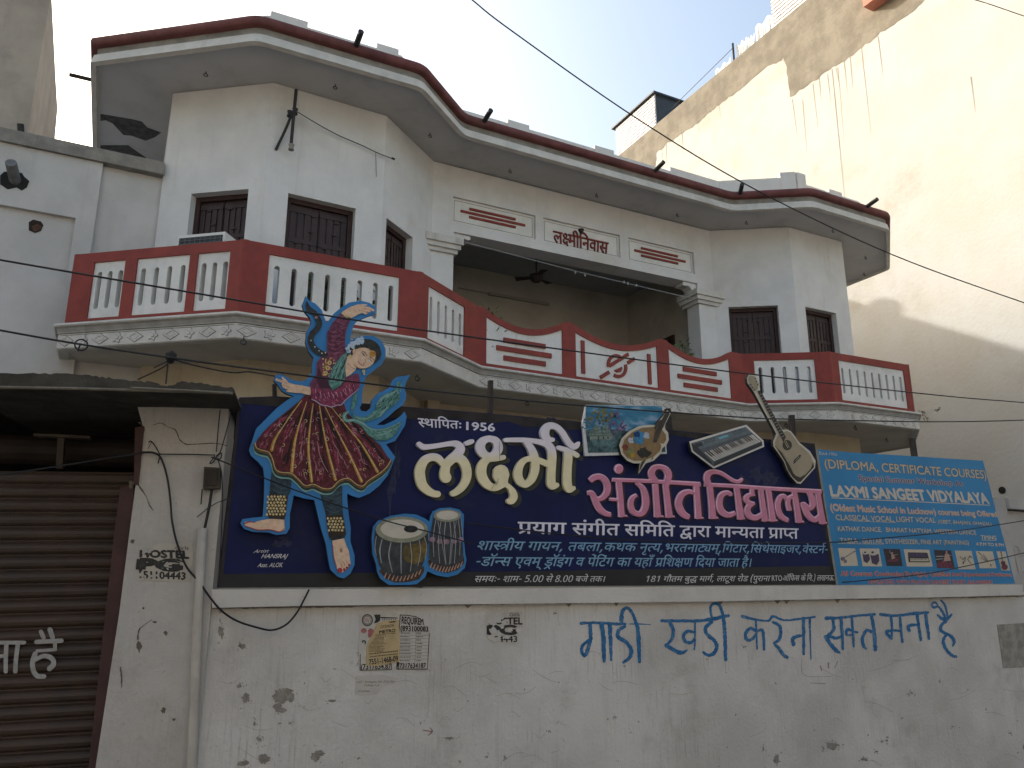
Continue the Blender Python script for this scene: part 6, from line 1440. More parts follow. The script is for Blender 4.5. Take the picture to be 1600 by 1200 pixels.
# scarf tails
flat(dn, 'scarf_tail', M_TEAL, [[(627, 593), (620, 598), (618, 608), (608, 613), (597, 618), (589, 630), (586, 640), (578, 648), (568, 652), (556, 650), (548, 643), (553, 655), (565, 660), (580, 657), (593, 652), (605, 640), (616, 633), (625, 624), (624, 610)], [(553, 614), (558, 614), (557, 630), (551, 643), (548, 640)]], 4.2)
flat(dn, 'scarf_tail', M_TEAL, [[(536, 645), (534, 655), (541, 660), (552, 659), (565, 665), (575, 680), (590, 688), (603, 688), (615, 682), (622, 672), (629, 658), (617, 664), (605, 668), (590, 671), (578, 668), (568, 660), (555, 654), (543, 655), (541, 648), (546, 641)]], 6.4)
flat(dn, 'scarf_light', M_TEALL, [], 7.2, [[(545, 643, 2), (538, 650, 3), (541, 657, 3), (553, 656.5, 3), (566, 661, 2.6), (577, 669, 2), (590, 672, 1.4), (606, 669, 1.4), (625, 660, 1)], [(589, 632, 2), (597, 622, 3.5), (610, 616, 3), (620, 609, 1.5), (621, 598, 1)], [(594, 650, 3), (601, 640, 3), (612, 630, 1.5)], [(556, 652, 1.2), (568, 655, 1.4), (581, 650, 1.4), (588, 642, 1)], [(588, 681, 2), (600, 678, 2), (612, 672, 1.4)], [(626, 612, 1), (627, 600, 1)]])
# bodice, arms, scarf, jewels
flat(dn, 'raised_sleeve', M_PLUM, [[(534, 487.5), (549, 496), (544, 508), (540, 520), (539, 535), (540, 553), (511, 556), (511, 540), (511, 520), (520, 504)]], 4.2, [])
flat(dn, 'sleeve_crease', mat('painted_dark_plum', (.045, .012, .028), .6), [], 5, [[(513, 520 + k * 6.5, .8), (524, 523 + k * 6.5, 1.3), (538, 516 + k * 6.5, .7)] for k in range(5)] + [[(523, 503, .8), (534, 507, 1.2), (544, 503, .8)], [(530, 495, .7), (540, 500, 1), (547, 497, .7)]])
flat(dn, 'bodice', M_PLUM, [[(501, 559), (511, 552), (524, 549), (535, 550), (544, 555), (540, 572), (540, 590), (560, 582.5), (562.5, 597.5), (560, 606), (545, 618), (532, 626), (515, 629), (500, 627), (487, 618), (484, 600), (494, 585), (495, 566)]], 4.8)
flat(dn, 'bodice_shadow', mat('painted_dark_plum', (.045, .012, .028), .6), [[(498, 572), (504, 590), (514, 596), (520, 608), (500, 606), (494, 594)], [(525, 600), (538, 598), (533, 607), (522, 612)]], 5.4)
flat(dn, 'bent_sleeve', M_MAG, [[(560, 590), (563, 600), (558, 609), (545, 621), (532, 633), (517, 636), (502, 632), (487, 624), (485, 606), (495, 606), (505, 610), (522, 611), (533, 603), (545, 594)]], 6.6)
flat(dn, 'sleeve_trim', mat('painted_lilac_trim', (.36, .28, .40), .6), [], 7.2, [[(487, 624, 1), (494, 627, 1.6), (502, 632.5, 1.6), (511, 634, 1.4), (518, 636, 1.6), (527, 633, 1.4), (533, 632.5, 1.5), (540, 625, 1.4), (546, 620, 1.4), (553, 614, 1.2), (560, 608, 1)]])
flat(dn, 'sleeve_glint', mat('painted_pink_glint', (.48, .22, .30), .6), [], 7.2, [[(500 + k * 6.5, 613 + (k % 2) * 3 - (k > 4) * (k - 4) * 3, 1.2), (502 + k * 6.5, 620 + (k % 2) * 2 - (k > 4) * (k - 4) * 3, .8)] for k in range(9)])
flat(dn, 'neck', M_SKIN, [[(542.5, 557.5), (551, 550), (557.5, 572.5), (555, 579), (548, 585), (541, 589), (539, 575)]], 5.6)
flat(dn, 'scarf', M_TEAL, [[(544, 548), (541, 560), (540, 572), (539, 594), (531, 603), (520, 610), (514, 600), (513, 592), (521, 572), (532.5, 557)]], 6.2)
flat(dn, 'scarf_fold', M_TEALL, [], 7, [[(540, 556, .8), (530, 574, 1.6), (522, 596, 1.2)], [(541, 565, .7), (535, 582, 1.4), (531, 600, 1)], [(534, 560, .6), (522, 580, 1), (517, 596, 1)]])
flat(dn, 'gold_embroidery', M_GOLDL, [ellipse(512, 575, 3.4, 4, 14), ellipse(515, 567, 3.2, 3.6, 14), ellipse(509, 583, 3.2, 3.6, 14)] + [ellipse(504 + random.uniform(0, 20), 562 + random.uniform(-4, 26), 1.1, 1.1, 8) for k in range(22)] + [ellipse(505 + k * .2, 570 + k * 4, 1.2, 1.2, 8) for k in range(5)], 5.8)
flat(dn, 'gold_embroidery_dark', M_GOLD, [ellipse(512, 575, 1.6, 2, 10), ellipse(515, 567, 1.5, 1.8, 10), ellipse(509, 583, 1.5, 1.8, 10)], 6.5, [[(519, 559, 1.6), (513, 564, 1.6), (507, 574, 1.6), (504, 586, 1.4)]])
hd = flat(dn, 'raised_hand', M_SKIN, [[(533, 489), (537, 486), (543, 482), (550, 478.5), (558, 476), (566, 475), (574, 475.5), (573, 477.5), (567, 478.5), (577, 479.5), (582, 482), (586, 485), (583, 486.5), (577, 484), (580, 487.5), (576, 488), (572, 486), (575, 490), (571, 491.5), (566, 489), (560, 491), (555, 494), (549, 496.5), (540, 494)]], 5.2)
flat(hd, 'finger_line', M_SKIN2, [], 6, [[(560, 481, .6), (568, 482, .7), (576, 483.5, .6)], [(559, 484, .6), (567, 486, .6), (573, 488, .5)], [(552, 482, .5), (556, 486, .6)]])
flat(hd, 'bangle', M_GOLDL, [], 6, [[(536, 486.5, 1.2), (540, 491, 1.3), (547, 496, 1.2)], [(534, 489.5, 1), (539, 494, 1.1), (545, 498, 1)]])
hd = flat(dn, 'lowered_hand', M_SKIN, [[(485, 605), (485, 617.5), (478, 616), (470, 614), (460, 613.5), (450, 612.5), (446, 610.5), (451, 609), (446, 607.5), (442, 606), (440, 601), (441, 598), (434, 596), (430, 594), (432, 591), (438, 593), (443, 594), (439, 589.5), (441, 588.5), (447, 593), (451, 598), (460, 600.5), (472.5, 602.5)]], 5.2)
flat(hd, 'finger_line', M_SKIN2, [], 6, [[(434, 593, .5), (442, 596, .7), (449, 600, .6)], [(442, 601, .6), (450, 604, .7), (456, 606, .5)]])
flat(hd, 'bangle', M_GOLDL, [], 6, [[(472, 602, 1.4), (474, 607, 1.5), (472.5, 613, 1.4)], [(483, 605, 1.3), (485.5, 611, 1.4), (484, 617, 1.2)]])
def dabs(poly, n, w, l, ang, spread=.5):
    xs = [p[0] for p in poly]; ys = [p[1] for p in poly]; out = []
    while len(out) < n:
        x = random.uniform(min(xs), max(xs)); y = random.uniform(min(ys), max(ys)); a = ang + random.uniform(-spread, spread)
        e = (x + l * cos(a), y + l * sin(a)); m_ = (x + l * .5 * cos(a) - l * .12 * sin(a), y + l * .5 * sin(a) + l * .12 * cos(a))
        if inside((x, y), poly) and inside(e, poly): out.append([(x, y, .4), (*m_, w), (*e, .4)])
    return out
RS = [(534, 489), (548, 497), (543, 508), (539, 520), (538, 535), (538, 552), (512, 554), (512, 540), (512, 520), (521, 504)]
BS = [(560, 592), (562, 600), (557, 608), (545, 620), (532, 632), (517, 635), (502, 631), (488, 623), (486, 607), (495, 607), (505, 611), (522, 612), (533, 604), (545, 595)]
flat(dn, 'sleeve_brushwork', mat('painted_dusty_rose', (.26, .10, .16), .6, .4, 60), [], 5, dabs(RS, 40, 1.2, 7, .15))
flat(dn, 'sleeve_brushwork', mat('painted_dark_plum', (.045, .012, .028), .6), [], 7.4, dabs(BS, 22, 1.1, 6, 1.2))
flat(dn, 'sleeve_brushwork', mat('painted_pink_glint', (.48, .22, .30), .6), [], 7.8, dabs(BS, 26, .8, 4, 1.1))
TL = [(620, 599), (618, 609), (608, 614), (598, 619), (590, 631), (588, 640), (592, 650), (604, 639), (615, 632), (624, 623), (623, 611)]
flat(dn, 'scarf_brushwork', M_TEALL, [], 7.6, dabs(TL, 18, 1.1, 8, -.8) + dabs([(578, 672), (590, 674), (604, 671), (618, 666), (626, 661), (620, 671), (603, 685), (590, 685)], 14, 1.0, 8, -.3))
flat(dn, 'scarf_brushwork', mat('painted_dark_teal', (.02, .05, .05), .6, .5, 40), [], 7.4, dabs(TL, 14, 1.2, 8, -.8) + dabs([(544, 552), (540, 590), (522, 606), (515, 594), (523, 572)], 16, 1.0, 10, 1.9, .3))
# braid
br = flat(dn, 'braid', M_HAIR, [], 4.4, [[(479.5, 471, 2), (481, 480, 7), (487, 486, 8), (492, 489, 8)], [(490, 488, 6), (496, 496, 8.5), (499, 505, 9), (496, 513, 9), (488, 522, 9.5), (485.5, 532, 9.5), (489, 542, 10), (498, 550, 9.5), (509, 554, 8)]])
flat(br, 'braid_flower', M_PALE, [ellipse(x, y, 1.0, 1.2, 7) for x, y in ((499, 504), (497, 511), (492, 518), (487, 523), (486, 532), (492, 542), (498.5, 548), (503, 552), (508.5, 551))], 5.4)
flat(br, 'braid_tassel', mat('painted_rose_tie', (.36, .20, .26), .6, .4, 60), [ellipse(495, 492, 5, 3.2, 12), ellipse(494, 496, 2.5, 2, 10)], 5.6)
# head
hd = flat(dn, 'face', M_SKIN, [[(552.5, 547), (560, 541), (567, 542), (575, 544), (582, 549), (587, 554), (586, 562), (583, 568), (578, 572.5), (571, 575.5), (564, 576), (557, 573.5), (553, 570), (551, 560)]], 6.4)
hr = flat(dn, 'hair', M_HAIR, [[(545, 556), (546, 542), (553, 534), (565, 530), (572, 529.5), (580, 530.5), (588, 535), (593, 541), (596, 552.5), (594, 560), (588, 566), (583, 569), (587, 560), (588, 555), (584, 549), (577, 545), (570, 543), (562, 543.5), (556, 546), (552, 552), (549, 558)]], 7.2)
flat(hr, 'hair_flowers', M_PBLUE, [blob(x, y, 3.6, 3.2, 12, .4) for x, y in ((543, 545), (546, 540), (550, 536), (554, 537), (557, 533), (561, 531), (565, 529), (566, 534), (551, 541), (545, 549), (560, 536))], 8)
flat(hd, 'ear', M_SKIN2, [ellipse(553, 548.5, 2.4, 4.6, 12, .2)], 7.8)
flat(hd, 'ear_skin', M_SKIN, [ellipse(553.2, 548.2, 1.6, 3.8, 12, .2)], 8.1)
flat(hd, 'forehead_jewel', M_GOLD, [ellipse(582.5, 552.5, 5, 5, 16)], 8.2, [[(577, 546, 1.2), (580, 550, 1.2)]])
flat(hd, 'forehead_jewel_light', M_GOLDL, [ellipse(582.5, 552.5, 2.6, 2.6, 12)], 8.8, [[(578.6, 550, .7), (581, 548.6, .7), (585, 549, .7)]])
flat(hd, 'earring', M_GOLDL, [ellipse(547, 557, 2.6, 3.4, 12), ellipse(568, 580, 2.6, 2.6, 12), ellipse(569, 584.5, 2, 1.5, 8)], 8.2)
flat(hd, 'eye', M_PALE, [ellipse(567.5, 554.3, 3.2, 1.5, 12, .75), ellipse(577.8, 563, 2.8, 1.4, 12, .55)], 7.4)
flat(hd, 'eye_line', M_HAIR, [ellipse(567.8, 554.2, 1.2, 1.3, 8), ellipse(578, 563, 1.1, 1.2, 8)], 8, [[(564.3, 551.3, .9), (567, 552.5, 1.1), (570.5, 557, .8)], [(575.3, 560.6, .8), (578, 561.7, 1), (581, 565, .8)], [(566.3, 549, .8), (570.5, 551, 1), (573.5, 556, .7)], [(577, 557.6, .7), (581, 559.5, .9), (585, 563, .7)]])
flat(hd, 'nose', M_SKIN2, [], 7.8, [[(572, 560, .6), (570.6, 566, .7), (569.4, 568.2, .9), (567.6, 567.2, .6)]])
flat(hd, 'mouth', M_LIP, [[(559.5, 563), (562, 566), (565, 568.5), (569.5, 570.5), (567, 571.5), (563, 569.8), (560.6, 566.8)]], 7.8)
flat(hd, 'teeth', M_PALE, [], 8.4, [[(561.4, 565.8, .6), (564.4, 568.8, .9), (567.4, 570.4, .6)]])
flat(hd, 'cheek_shade', M_SKIN2, [], 7, [[(553, 569, .6), (557, 573, .9), (563, 575.6, .8), (570, 575.3, .6)], [(543, 567, .6), (548, 573, .8), (555, 577, .7)]])
# ---------------- tabla pair
TO = [(580.6, 841), (583, 822.5), (590, 814), (610, 806), (632.5, 802.5), (650, 804), (664, 810), (671, 815), (672, 807.5), (676, 799), (687.5, 794), (704, 793), (717.5, 796), (725, 804), (724, 835), (727, 865), (729, 875), (726, 887.5), (715, 897.5), (699, 902), (682.5, 899), (668, 892.5), (664, 902.5), (651, 912.5), (640, 914), (607.5, 914), (594, 904), (589, 892.5), (587.5, 881), (582, 866)]
tb = cutout('tabla_cutout', 'painted cut-out of two hand drums at the foot of the blue board', 'cut-out drums', TO, M_CBLUE)
M_DRUM = mat('painted_dark_metal', (.022, .026, .030), .6, .5, 16, col2=(.05, .055, .06))
M_BRASS = mat('painted_brass', (.16, .11, .03), .6, .5, 24, col2=(.06, .05, .02))
M_ROPE = mat('painted_rope_ring', (.075, .040, .025), .7, .5, 40)
M_STRAP = mat('painted_strap', (.30, .31, .33), .6, .2, 40)
M_CREAMP = mat('painted_cream_skin', (.50, .47, .40), .6, .1, 20)
M_SAGE = mat('painted_sage_rim', (.24, .25, .19), .6, .25, 30)
for nm, ring_, body, brass, rim, skin, spot, straps, teeth_, pinks in (
    ('large_drum', [(592, 892), (600, 886), (625, 896), (650, 893), (662, 884), (663, 892), (655, 905), (640, 909), (618, 910), (604, 905)], [(586, 829), (584.5, 845), (586, 862), (592.5, 884), (602, 897), (622.5, 901), (646, 897), (659, 886), (667, 866), (670.5, 845), (670, 830)], [(633, 852), (650, 849), (664, 843), (668, 858), (662, 876), (648, 882), (634, 878), (628, 865)], ellipse(628, 827.5, 41, 20.5), ellipse(628.5, 826.5, 34, 15), ellipse(642, 826.5, 11, 5.6), [[(588, 838, 1), (586, 855, 1.2), (588, 868, .8)], [(597, 843, 1.2), (593.5, 860, 2), (596, 880, 1)], [(611, 848, 1.4), (607.5, 868, 1.8), (613, 894, 1)], [(627, 849, 1.6), (626.5, 872, 1.8), (627, 896, 1)], [(641, 848, 1.2), (643.5, 872, 1.3), (641, 893, 1)], [(655, 844, 1.2), (657, 862, 1.2), (653, 884, .9)], [(663, 839, 1.1), (667, 855, 1.1), (664, 874, .9)], [(669, 832, 1), (670, 845, .9)]], (600, 896, 660, 890, 10), []),
    ('small_drum', [(668, 877), (675, 872), (697, 882), (718, 877), (725, 870), (725, 880), (716, 890), (700, 895), (684, 892), (672, 884)], [(677, 808), (672.5, 835), (669.5, 872), (678, 882), (697, 886), (716, 882), (724, 872), (722, 835), (720, 808)], None, ellipse(699, 805.6, 21.5, 9.8), ellipse(699, 805, 17, 7), ellipse(699, 805.6, 9.2, 3.4), [[(681, 812, 1), (677, 840, 1.2), (678, 870, .8)], [(689, 815, 1.1), (685, 845, 1.2), (687, 880, .9)], [(696, 816, 1.2), (694, 845, 1.2), (697, 882, .9)], [(703, 816, 1.2), (705, 845, 1.2), (702, 882, .9)], [(709, 815, 1.1), (712, 845, 1.2), (710, 880, .9)], [(716, 812, 1), (719, 838, 1.1), (718, 868, .8)], [(684, 814, .7), (691, 850, .8), (696, 880, .7)], [(713, 814, .7), (707, 850, .8), (704, 880, .7)], [(720, 810, .8), (723, 836, .8)]], (672, 880, 724, 878, 11), [(676, 843), (687, 846), (698, 846.5), (710, 845), (720, 843)])):
    d = flat(tb, nm, M_DRUM, [body], 2)
    flat(d, 'rope_ring', M_ROPE, [ring_], 1)
    x0, y0, x1, y1, n = teeth_
    flat(d, 'rope_twist', mat('painted_rope_light', (.36, .24, .19), .7), [], 2.8, [[(x0 + (x1 - x0) * (k + .3) / n + 2, y0 + (y1 - y0) * k / n + 4 + 9 * sin(pi * (k + .5) / n) - 4 + (-2), 1.2), (x0 + (x1 - x0) * (k + .3) / n - 1, y0 + (y1 - y0) * k / n + 9 + 9 * sin(pi * (k + .5) / n) - 4 + 0, 2.2)] for k in range(n)])
    if brass: flat(d, 'brass_gleam', M_BRASS, [brass], 2.8)
    if pinks: flat(d, 'pink_block', mat('painted_dull_pink', (.30, .19, .24), .6, .4, 40), [ellipse(x, y, 4.4, 4.2, 12) for x, y in pinks], 2.8)
    flat(d, 'strap', M_STRAP, [], 3.6, straps)
    rim_ = flat(d, 'rim', M_SAGE, [rim], 4.4)
    flat(rim_, 'drum_skin', M_CREAMP, [skin], 5)
    flat(rim_, 'black_spot', M_HAIR, [spot], 5.6)
# ---------------- landscape panel
pt = thing('painting_cutout', 'small painted landscape board with two thatched huts clipped to the sign top', 'painting', fSG.wp(975, 712, NB))
PTQ = [(915.6, 632.5), (1034, 634), (1038, 655), (1042, 709), (914, 712.5), (910, 661)]
mb = MB(); mb.pxpoly(fSG, PTQ, .040, .056, back=True); build('board', mb, M_PALE, pt)
def m_sky():
    m = mat('painted_sky', (.1, .2, .3), .6)
    N = m.node_tree.nodes; Lk = m.node_tree.links
    g = N.new('ShaderNodeNewGeometry'); mp = N.new('ShaderNodeMapping'); mp.inputs['Scale'].default_value = (6, 6, 14); mp.inputs['Rotation'].default_value = (0, .5, 0); Lk.new(g.outputs['Position'], mp.inputs['Vector'])
    n = N.new('ShaderNodeTexNoise'); n.inputs['Scale'].default_value = 1.0; n.inputs['Detail'].default_value = 6; Lk.new(mp.outputs[0], n.inputs['Vector'])
    r = N.new('ShaderNodeValToRGB'); Lk.new(n.outputs['Fac'], r.inputs[0])
    e = r.color_ramp.elements; e[0].position = .32; e[0].color = (.015, .10, .20, 1); e[1].position = .74; e[1].color = (.34, .20, .29, 1)
    a = e.new(.50); a.color = (.04, .18, .29, 1); b = e.new(.62); b.color = (.22, .33, .46, 1)
    Lk.new(r.outputs[0], N['Principled BSDF'].inputs['Base Color'])
    return m
PF = .0565
def pflat(name, m, polys, lev, strokes=()):
    mb = MB(); n = PF + lev * .0014
    for p in polys: mb.pxpoly(fSG, p, None, n + stagger() * .7)
    for s_ in strokes: stroke(mb, fSG, s_, n, step=4)
    return build(name, mb, m, pt)
pflat('painted_sky', m_sky(), [[(916, 633), (1034, 634.5), (1037, 655), (1040, 706), (919, 707.5), (914.5, 662)]], 0)
pflat('painted_ground', mat('painted_field', (.015, .035, .04), .6, .6, 30, col2=(.07, .14, .16), stain=.4, stain_col=(.15, .22, .22), stain_scale=30), [[(915, 672), (930, 669), (970, 672), (1000, 675), (1036, 672), (1040, 706), (919, 707.5)]], 1)
pflat('painted_path', mat('painted_mist', (.10, .19, .21), .6, .5, 40), [[(920, 686), (945, 684), (962, 688), (975, 697), (955, 699), (930, 695)]], 2)
pflat('painted_tree', mat('painted_yellow_leaf', (.26, .21, .04), .6, .6, 70, col2=(.05, .09, .06)), [blob(x + random.gauss(0, rx * .6), y + random.gauss(0, ry * .6), random.uniform(1, 2.6), random.uniform(1, 2.2), 8, .5) for k in range(9) for x, y, rx, ry in ((940, 652, 10, 6), (935, 645, 9, 6), (947, 646, 8, 8), (925, 655, 7, 5), (943, 640, 6, 5), (950, 655, 7, 5))], 3)
pflat('painted_tree', mat('painted_violet_leaf', (.05, .035, .10), .6, .6, 70, col2=(.18, .13, .25)), [blob(x + random.gauss(0, rx * .6), y + random.gauss(0, ry * .6), random.uniform(1, 2.6), random.uniform(1, 2.2), 8, .5) for k in range(9) for x, y, rx, ry in ((957, 648, 9, 6), (963, 655, 9, 7), (958, 662, 9, 7), (966, 666, 8, 6), (973, 668, 6, 4), (955, 672, 8, 6), (962, 677, 10, 6))], 3)
pflat('painted_tree', mat('painted_blue_leaf', (.02, .06, .12), .6, .6, 70, col2=(.12, .22, .30)), [blob(x + random.gauss(0, rx * .6), y + random.gauss(0, ry * .6), random.uniform(1, 2.6), random.uniform(1, 2.2), 8, .5) for k in range(9) for x, y, rx, ry in ((920, 664, 6, 5), (925, 660, 5, 5), (919, 655, 4, 5), (950, 661, 6, 4), (936, 660, 6, 4))], 2.6)
M_HUT = mat('painted_thatch', (.18, .24, .21), .6, .5, 60, col2=(.08, .13, .12))
h = pflat('painted_hut', M_HUT, [[(932, 663), (938, 668), (942, 675), (946, 680), (919, 681), (924, 672), (928, 667)], [(945, 662.5), (950, 668), (955, 675), (958, 681), (938, 681), (939, 674), (941, 667)]], 4)
pflat('painted_hut_wall', mat('painted_hut_wall', (.22, .28, .26), .6, .4, 60), [[(921, 681), (957, 681), (956, 687), (922, 686.5)]], 4.4)
pflat('painted_hut_line', mat('painted_dark_line', (.03, .05, .05), .6), [[(934, 682), (936.4, 682), (936, 687), (934, 687)], [(942, 682), (944, 682), (944, 686), (942, 686)], [(949, 682), (951, 682), (951, 686), (949, 686)]], 5.2, [[(926, 671, .5), (932, 673, .6), (939, 671, .5)], [(923, 675, .5), (932, 677.5, .6), (941, 676, .5)], [(941, 670, .5), (946, 671, .6), (952, 670, .5)], [(940, 675, .5), (947, 677, .6), (955, 676, .5)], [(920, 681, .6), (957, 681, .6)]])
# ---------------- palette with brushes
PO = [(967.5, 696), (971, 685), (982.5, 674), (997.5, 666), (1012.5, 664), (1024, 664), (1036, 650), (1042.5, 641), (1048, 645.6), (1037.5, 667.5), (1044, 676), (1045, 687.5), (1041, 696), (1035, 700), (1032.5, 709), (1021, 720), (1009, 724), (997.5, 740.6), (999, 727.5), (1000, 724), (990, 724), (980, 720), (971, 710)]
M_CREAMC = mat('cutout_cream_edge', (.50, .47, .38), .6, .1, 10)
pal = cutout('palette_cutout', 'wooden artist palette cut-out with paint dabs and two brushes', 'cut-out palette', PO, M_CREAMC)
flat(pal, 'palette_wood', mat('painted_wood', (.23, .155, .075), .6, .35, 26, col2=(.17, .11, .05)), [[(972.5, 697), (976, 686), (988, 675), (1003, 668.5), (1022, 667), (1034, 671), (1040.5, 679), (1041, 687), (1037, 693), (1033, 693), (1030, 690), (1026.5, 689), (1031, 692), (1033.5, 697), (1031, 705), (1021, 714), (1006, 719.5), (991, 720), (980, 715), (973.5, 707)]], 1)
for nm, col, polys in (('blue_dab', (.04, .22, .42), [blob(999, 685, 9, 10, 18, .3)]), ('dark_blue_dab', (.01, .05, .16), [blob(995, 679, 5, 5, 14, .3)]), ('white_dab', (.45, .50, .58), [blob(986, 688, 4, 5, 14, .3), blob(1010, 681, 5, 5, 14, .3)]), ('red_dab', (.20, .04, .03), [blob(977, 699, 5, 5, 14, .2)]), ('green_dab', (.16, .20, .08), [blob(985, 705, 5, 5, 14, .4)]), ('yellow_dab', (.38, .25, .02), [blob(988.5, 711, 3.5, 4, 14, .4)]), ('black_dab', (.025, .025, .02), [blob(1006, 707, 10, 7, 18, .35)])):
    flat(pal, nm, mat('dab_' + nm, col, .6, .4, 60), polys, 2)
flat(pal, 'brush', mat('painted_brush', (.055, .045, .035), .6, .3, 30), [[(1041, 643), (1046.5, 646.5), (1035, 670), (1025.5, 691.5), (1020, 691), (1024, 674)], [(1032, 656), (1037, 655), (1030, 664), (1024, 672), (1022, 668), (1026, 660)], [(1003, 721), (1009.5, 718), (998.5, 738), (1001, 726)], [(1016.5, 720), (1020, 714), (1021, 716)]], 3)
# ---------------- keyboard
KO = [(1077, 690), (1166, 663.5), (1193, 688.5), (1194, 698), (1115, 732), (1081, 706)]
M_WEDGE = mat('cutout_white_edge', (.56, .55, .52), .6, .08, 10)
kb = cutout('keyboard_cutout', 'electronic keyboard cut-out tilted on the upper right of the blue board', 'cut-out keyboard', KO, M_WEDGE)
flat(kb, 'keyboard_body', mat('painted_grey_body', (.085, .10, .115), .55, .2, 20), [[(1080, 692.5), (1165, 667), (1190.5, 690), (1191.5, 696), (1115.5, 729), (1083, 704)]], 1)
flat(kb, 'keyboard_side', mat('painted_dark_side', (.028, .032, .038), .55), [[(1080.5, 693), (1088, 697), (1097, 706), (1112, 722), (1115, 728.5), (1083.5, 704)], [(1115.5, 722), (1190, 690), (1191, 696), (1115.5, 728.5)]], 2)
flat(kb, 'control_panel', mat('painted_slate', (.12, .155, .175), .55, .2, 30), [[(1083, 693), (1165, 668.5), (1174, 676), (1095, 701.5)]], 2)
flat(kb, 'screen', mat('painted_screen', (.12, .33, .42), .5), [[(1122, 683.5), (1136.5, 679), (1139, 681.5), (1125, 686.5)]], 3)
flat(kb, 'button', mat('painted_button', (.03, .035, .04), .5), [[(1085, 693.5), (1096, 690.5), (1099, 696), (1089, 699)]] + [[(1100 + k * 3.4 + r * 1.5, 689 - k * 1.05 + r * 2.6), (1102 + k * 3.4 + r * 1.5, 688.4 - k * 1.05 + r * 2.6), (1102.6 + k * 3.4 + r * 1.5, 689.6 - k * 1.05 + r * 2.6), (1100.6 + k * 3.4 + r * 1.5, 690.2 - k * 1.05 + r * 2.6)] for k in list(range(0, 5)) + list(range(13, 19)) for r in range(2)], 3)
kw = flat(kb, 'white_keys', mat('painted_ivory', (.50, .49, .47), .5, .08, 20), [[(1100.5, 707), (1175.5, 679), (1189, 690), (1116, 720.5)]], 2)
def kq(u, v):
    a = (1100.5 + 75 * u, 707 - 28 * u); b = (1116 + 73 * u, 720.5 - 30.5 * u); return (a[0] + (b[0] - a[0]) * v, a[1] + (b[1] - a[1]) * v)
flat(kw, 'key_gap', M_DARK, [], 3, [[(*kq(k / 22, 0), .45), (*kq(k / 22, 1), .45)] for k in range(1, 22)])
flat(kw, 'black_key', M_HAIR, [[kq((k - .32) / 22, 0), kq((k + .32) / 22, 0), kq((k + .32) / 22, .55), kq((k - .32) / 22, .55)] for k in range(1, 22) if k % 7 not in (0, 3)], 3.8)
# ---------------- guitar
GO = [(1171, 583.5), (1181.5, 586.5), (1187.5, 601.5), (1186, 609), (1205, 642), (1223, 672), (1228, 670.5), (1235.5, 673.5), (1241.5, 681), (1249, 691.5), (1265.5, 705), (1274.5, 720), (1273.5, 731), (1251, 756), (1245, 755), (1236, 745), (1229, 732.5), (1225, 721.5), (1216, 708), (1208.5, 697.5), (1208, 690), (1213, 678), (1178.5, 613.5), (1168, 598.5), (1167, 591)]
gt = cutout('guitar_cutout', 'acoustic guitar cut-out leaning over the top right of the blue board', 'cut-out guitar', GO, M_CREAMC)
flat(gt, 'guitar_side', mat('painted_guitar_side', (.030, .026, .020), .6), [[(1209.5, 695), (1217, 706), (1226.5, 721), (1231, 734), (1238, 745), (1246, 752.5), (1251, 753), (1272, 730), (1271, 722), (1260, 734), (1250, 742), (1240, 740), (1232, 724), (1222, 708), (1212, 697)]], 1)
flat(gt, 'guitar_top', mat('painted_guitar_top', (.30, .255, .175), .55, .12, 12, col2=(.26, .225, .16)), [[(1215, 681), (1224, 675.5), (1229, 673), (1235, 676), (1241, 684), (1248.5, 694.5), (1260, 704), (1267.5, 713), (1270.5, 722), (1267, 732), (1259, 741), (1250, 746), (1242.5, 743), (1236, 732), (1231, 719), (1222, 706.5), (1213, 699.5), (1211, 692)]], 2)
flat(gt, 'headstock', mat('painted_guitar_top', (.30, .255, .175), .55), [[(1171, 586), (1180, 588.5), (1185, 601), (1183.5, 608), (1180, 611), (1171, 599.5), (1169, 592)]], 2)
flat(gt, 'tuning_peg', M_HAIR, [ellipse(x, y, 1.1, 1.1, 8) for x, y in ((1180, 591.5), (1182, 596), (1184, 601), (1173, 601), (1175.5, 605.5), (1178.5, 609.5))], 3)
flat(gt, 'fingerboard', mat('painted_fingerboard', (.035, .030, .028), .55), [[(1183.5, 611.5), (1188, 609.5), (1228, 683), (1224, 691)]], 3)
flat(gt, 'fret', mat('painted_fret', (.36, .34, .30), .5), [], 4, [[(1183.6 + k * 2.35, 613.2 + k * 4.35, .6), (1187.6 + k * 2.35, 611.2 + k * 4.35, .6)] for k in range(1, 17)])
flat(gt, 'sound_hole', mat('painted_hole', (.045, .042, .036), .6), [ellipse(1230, 695.5, 7.4, 8.2, 22)], 3.6)
flat(gt, 'string', M_GOLDL, [], 4.4, [[(1226, 690, .4), (1231, 700, .4)], [(1228, 689, .4), (1233, 699, .4)]])
flat(gt, 'bridge', M_HAIR, [[(1239.5, 724.5), (1240.5, 719), (1250, 710), (1251.5, 711), (1250.5, 715), (1241, 724.5)]], 3)
flat(gt, 'bridge_inlay', mat('painted_guitar_top', (.30, .255, .175), .55), [[(1242, 721), (1242.6, 719.4), (1249, 713), (1249, 714.6)]], 4)

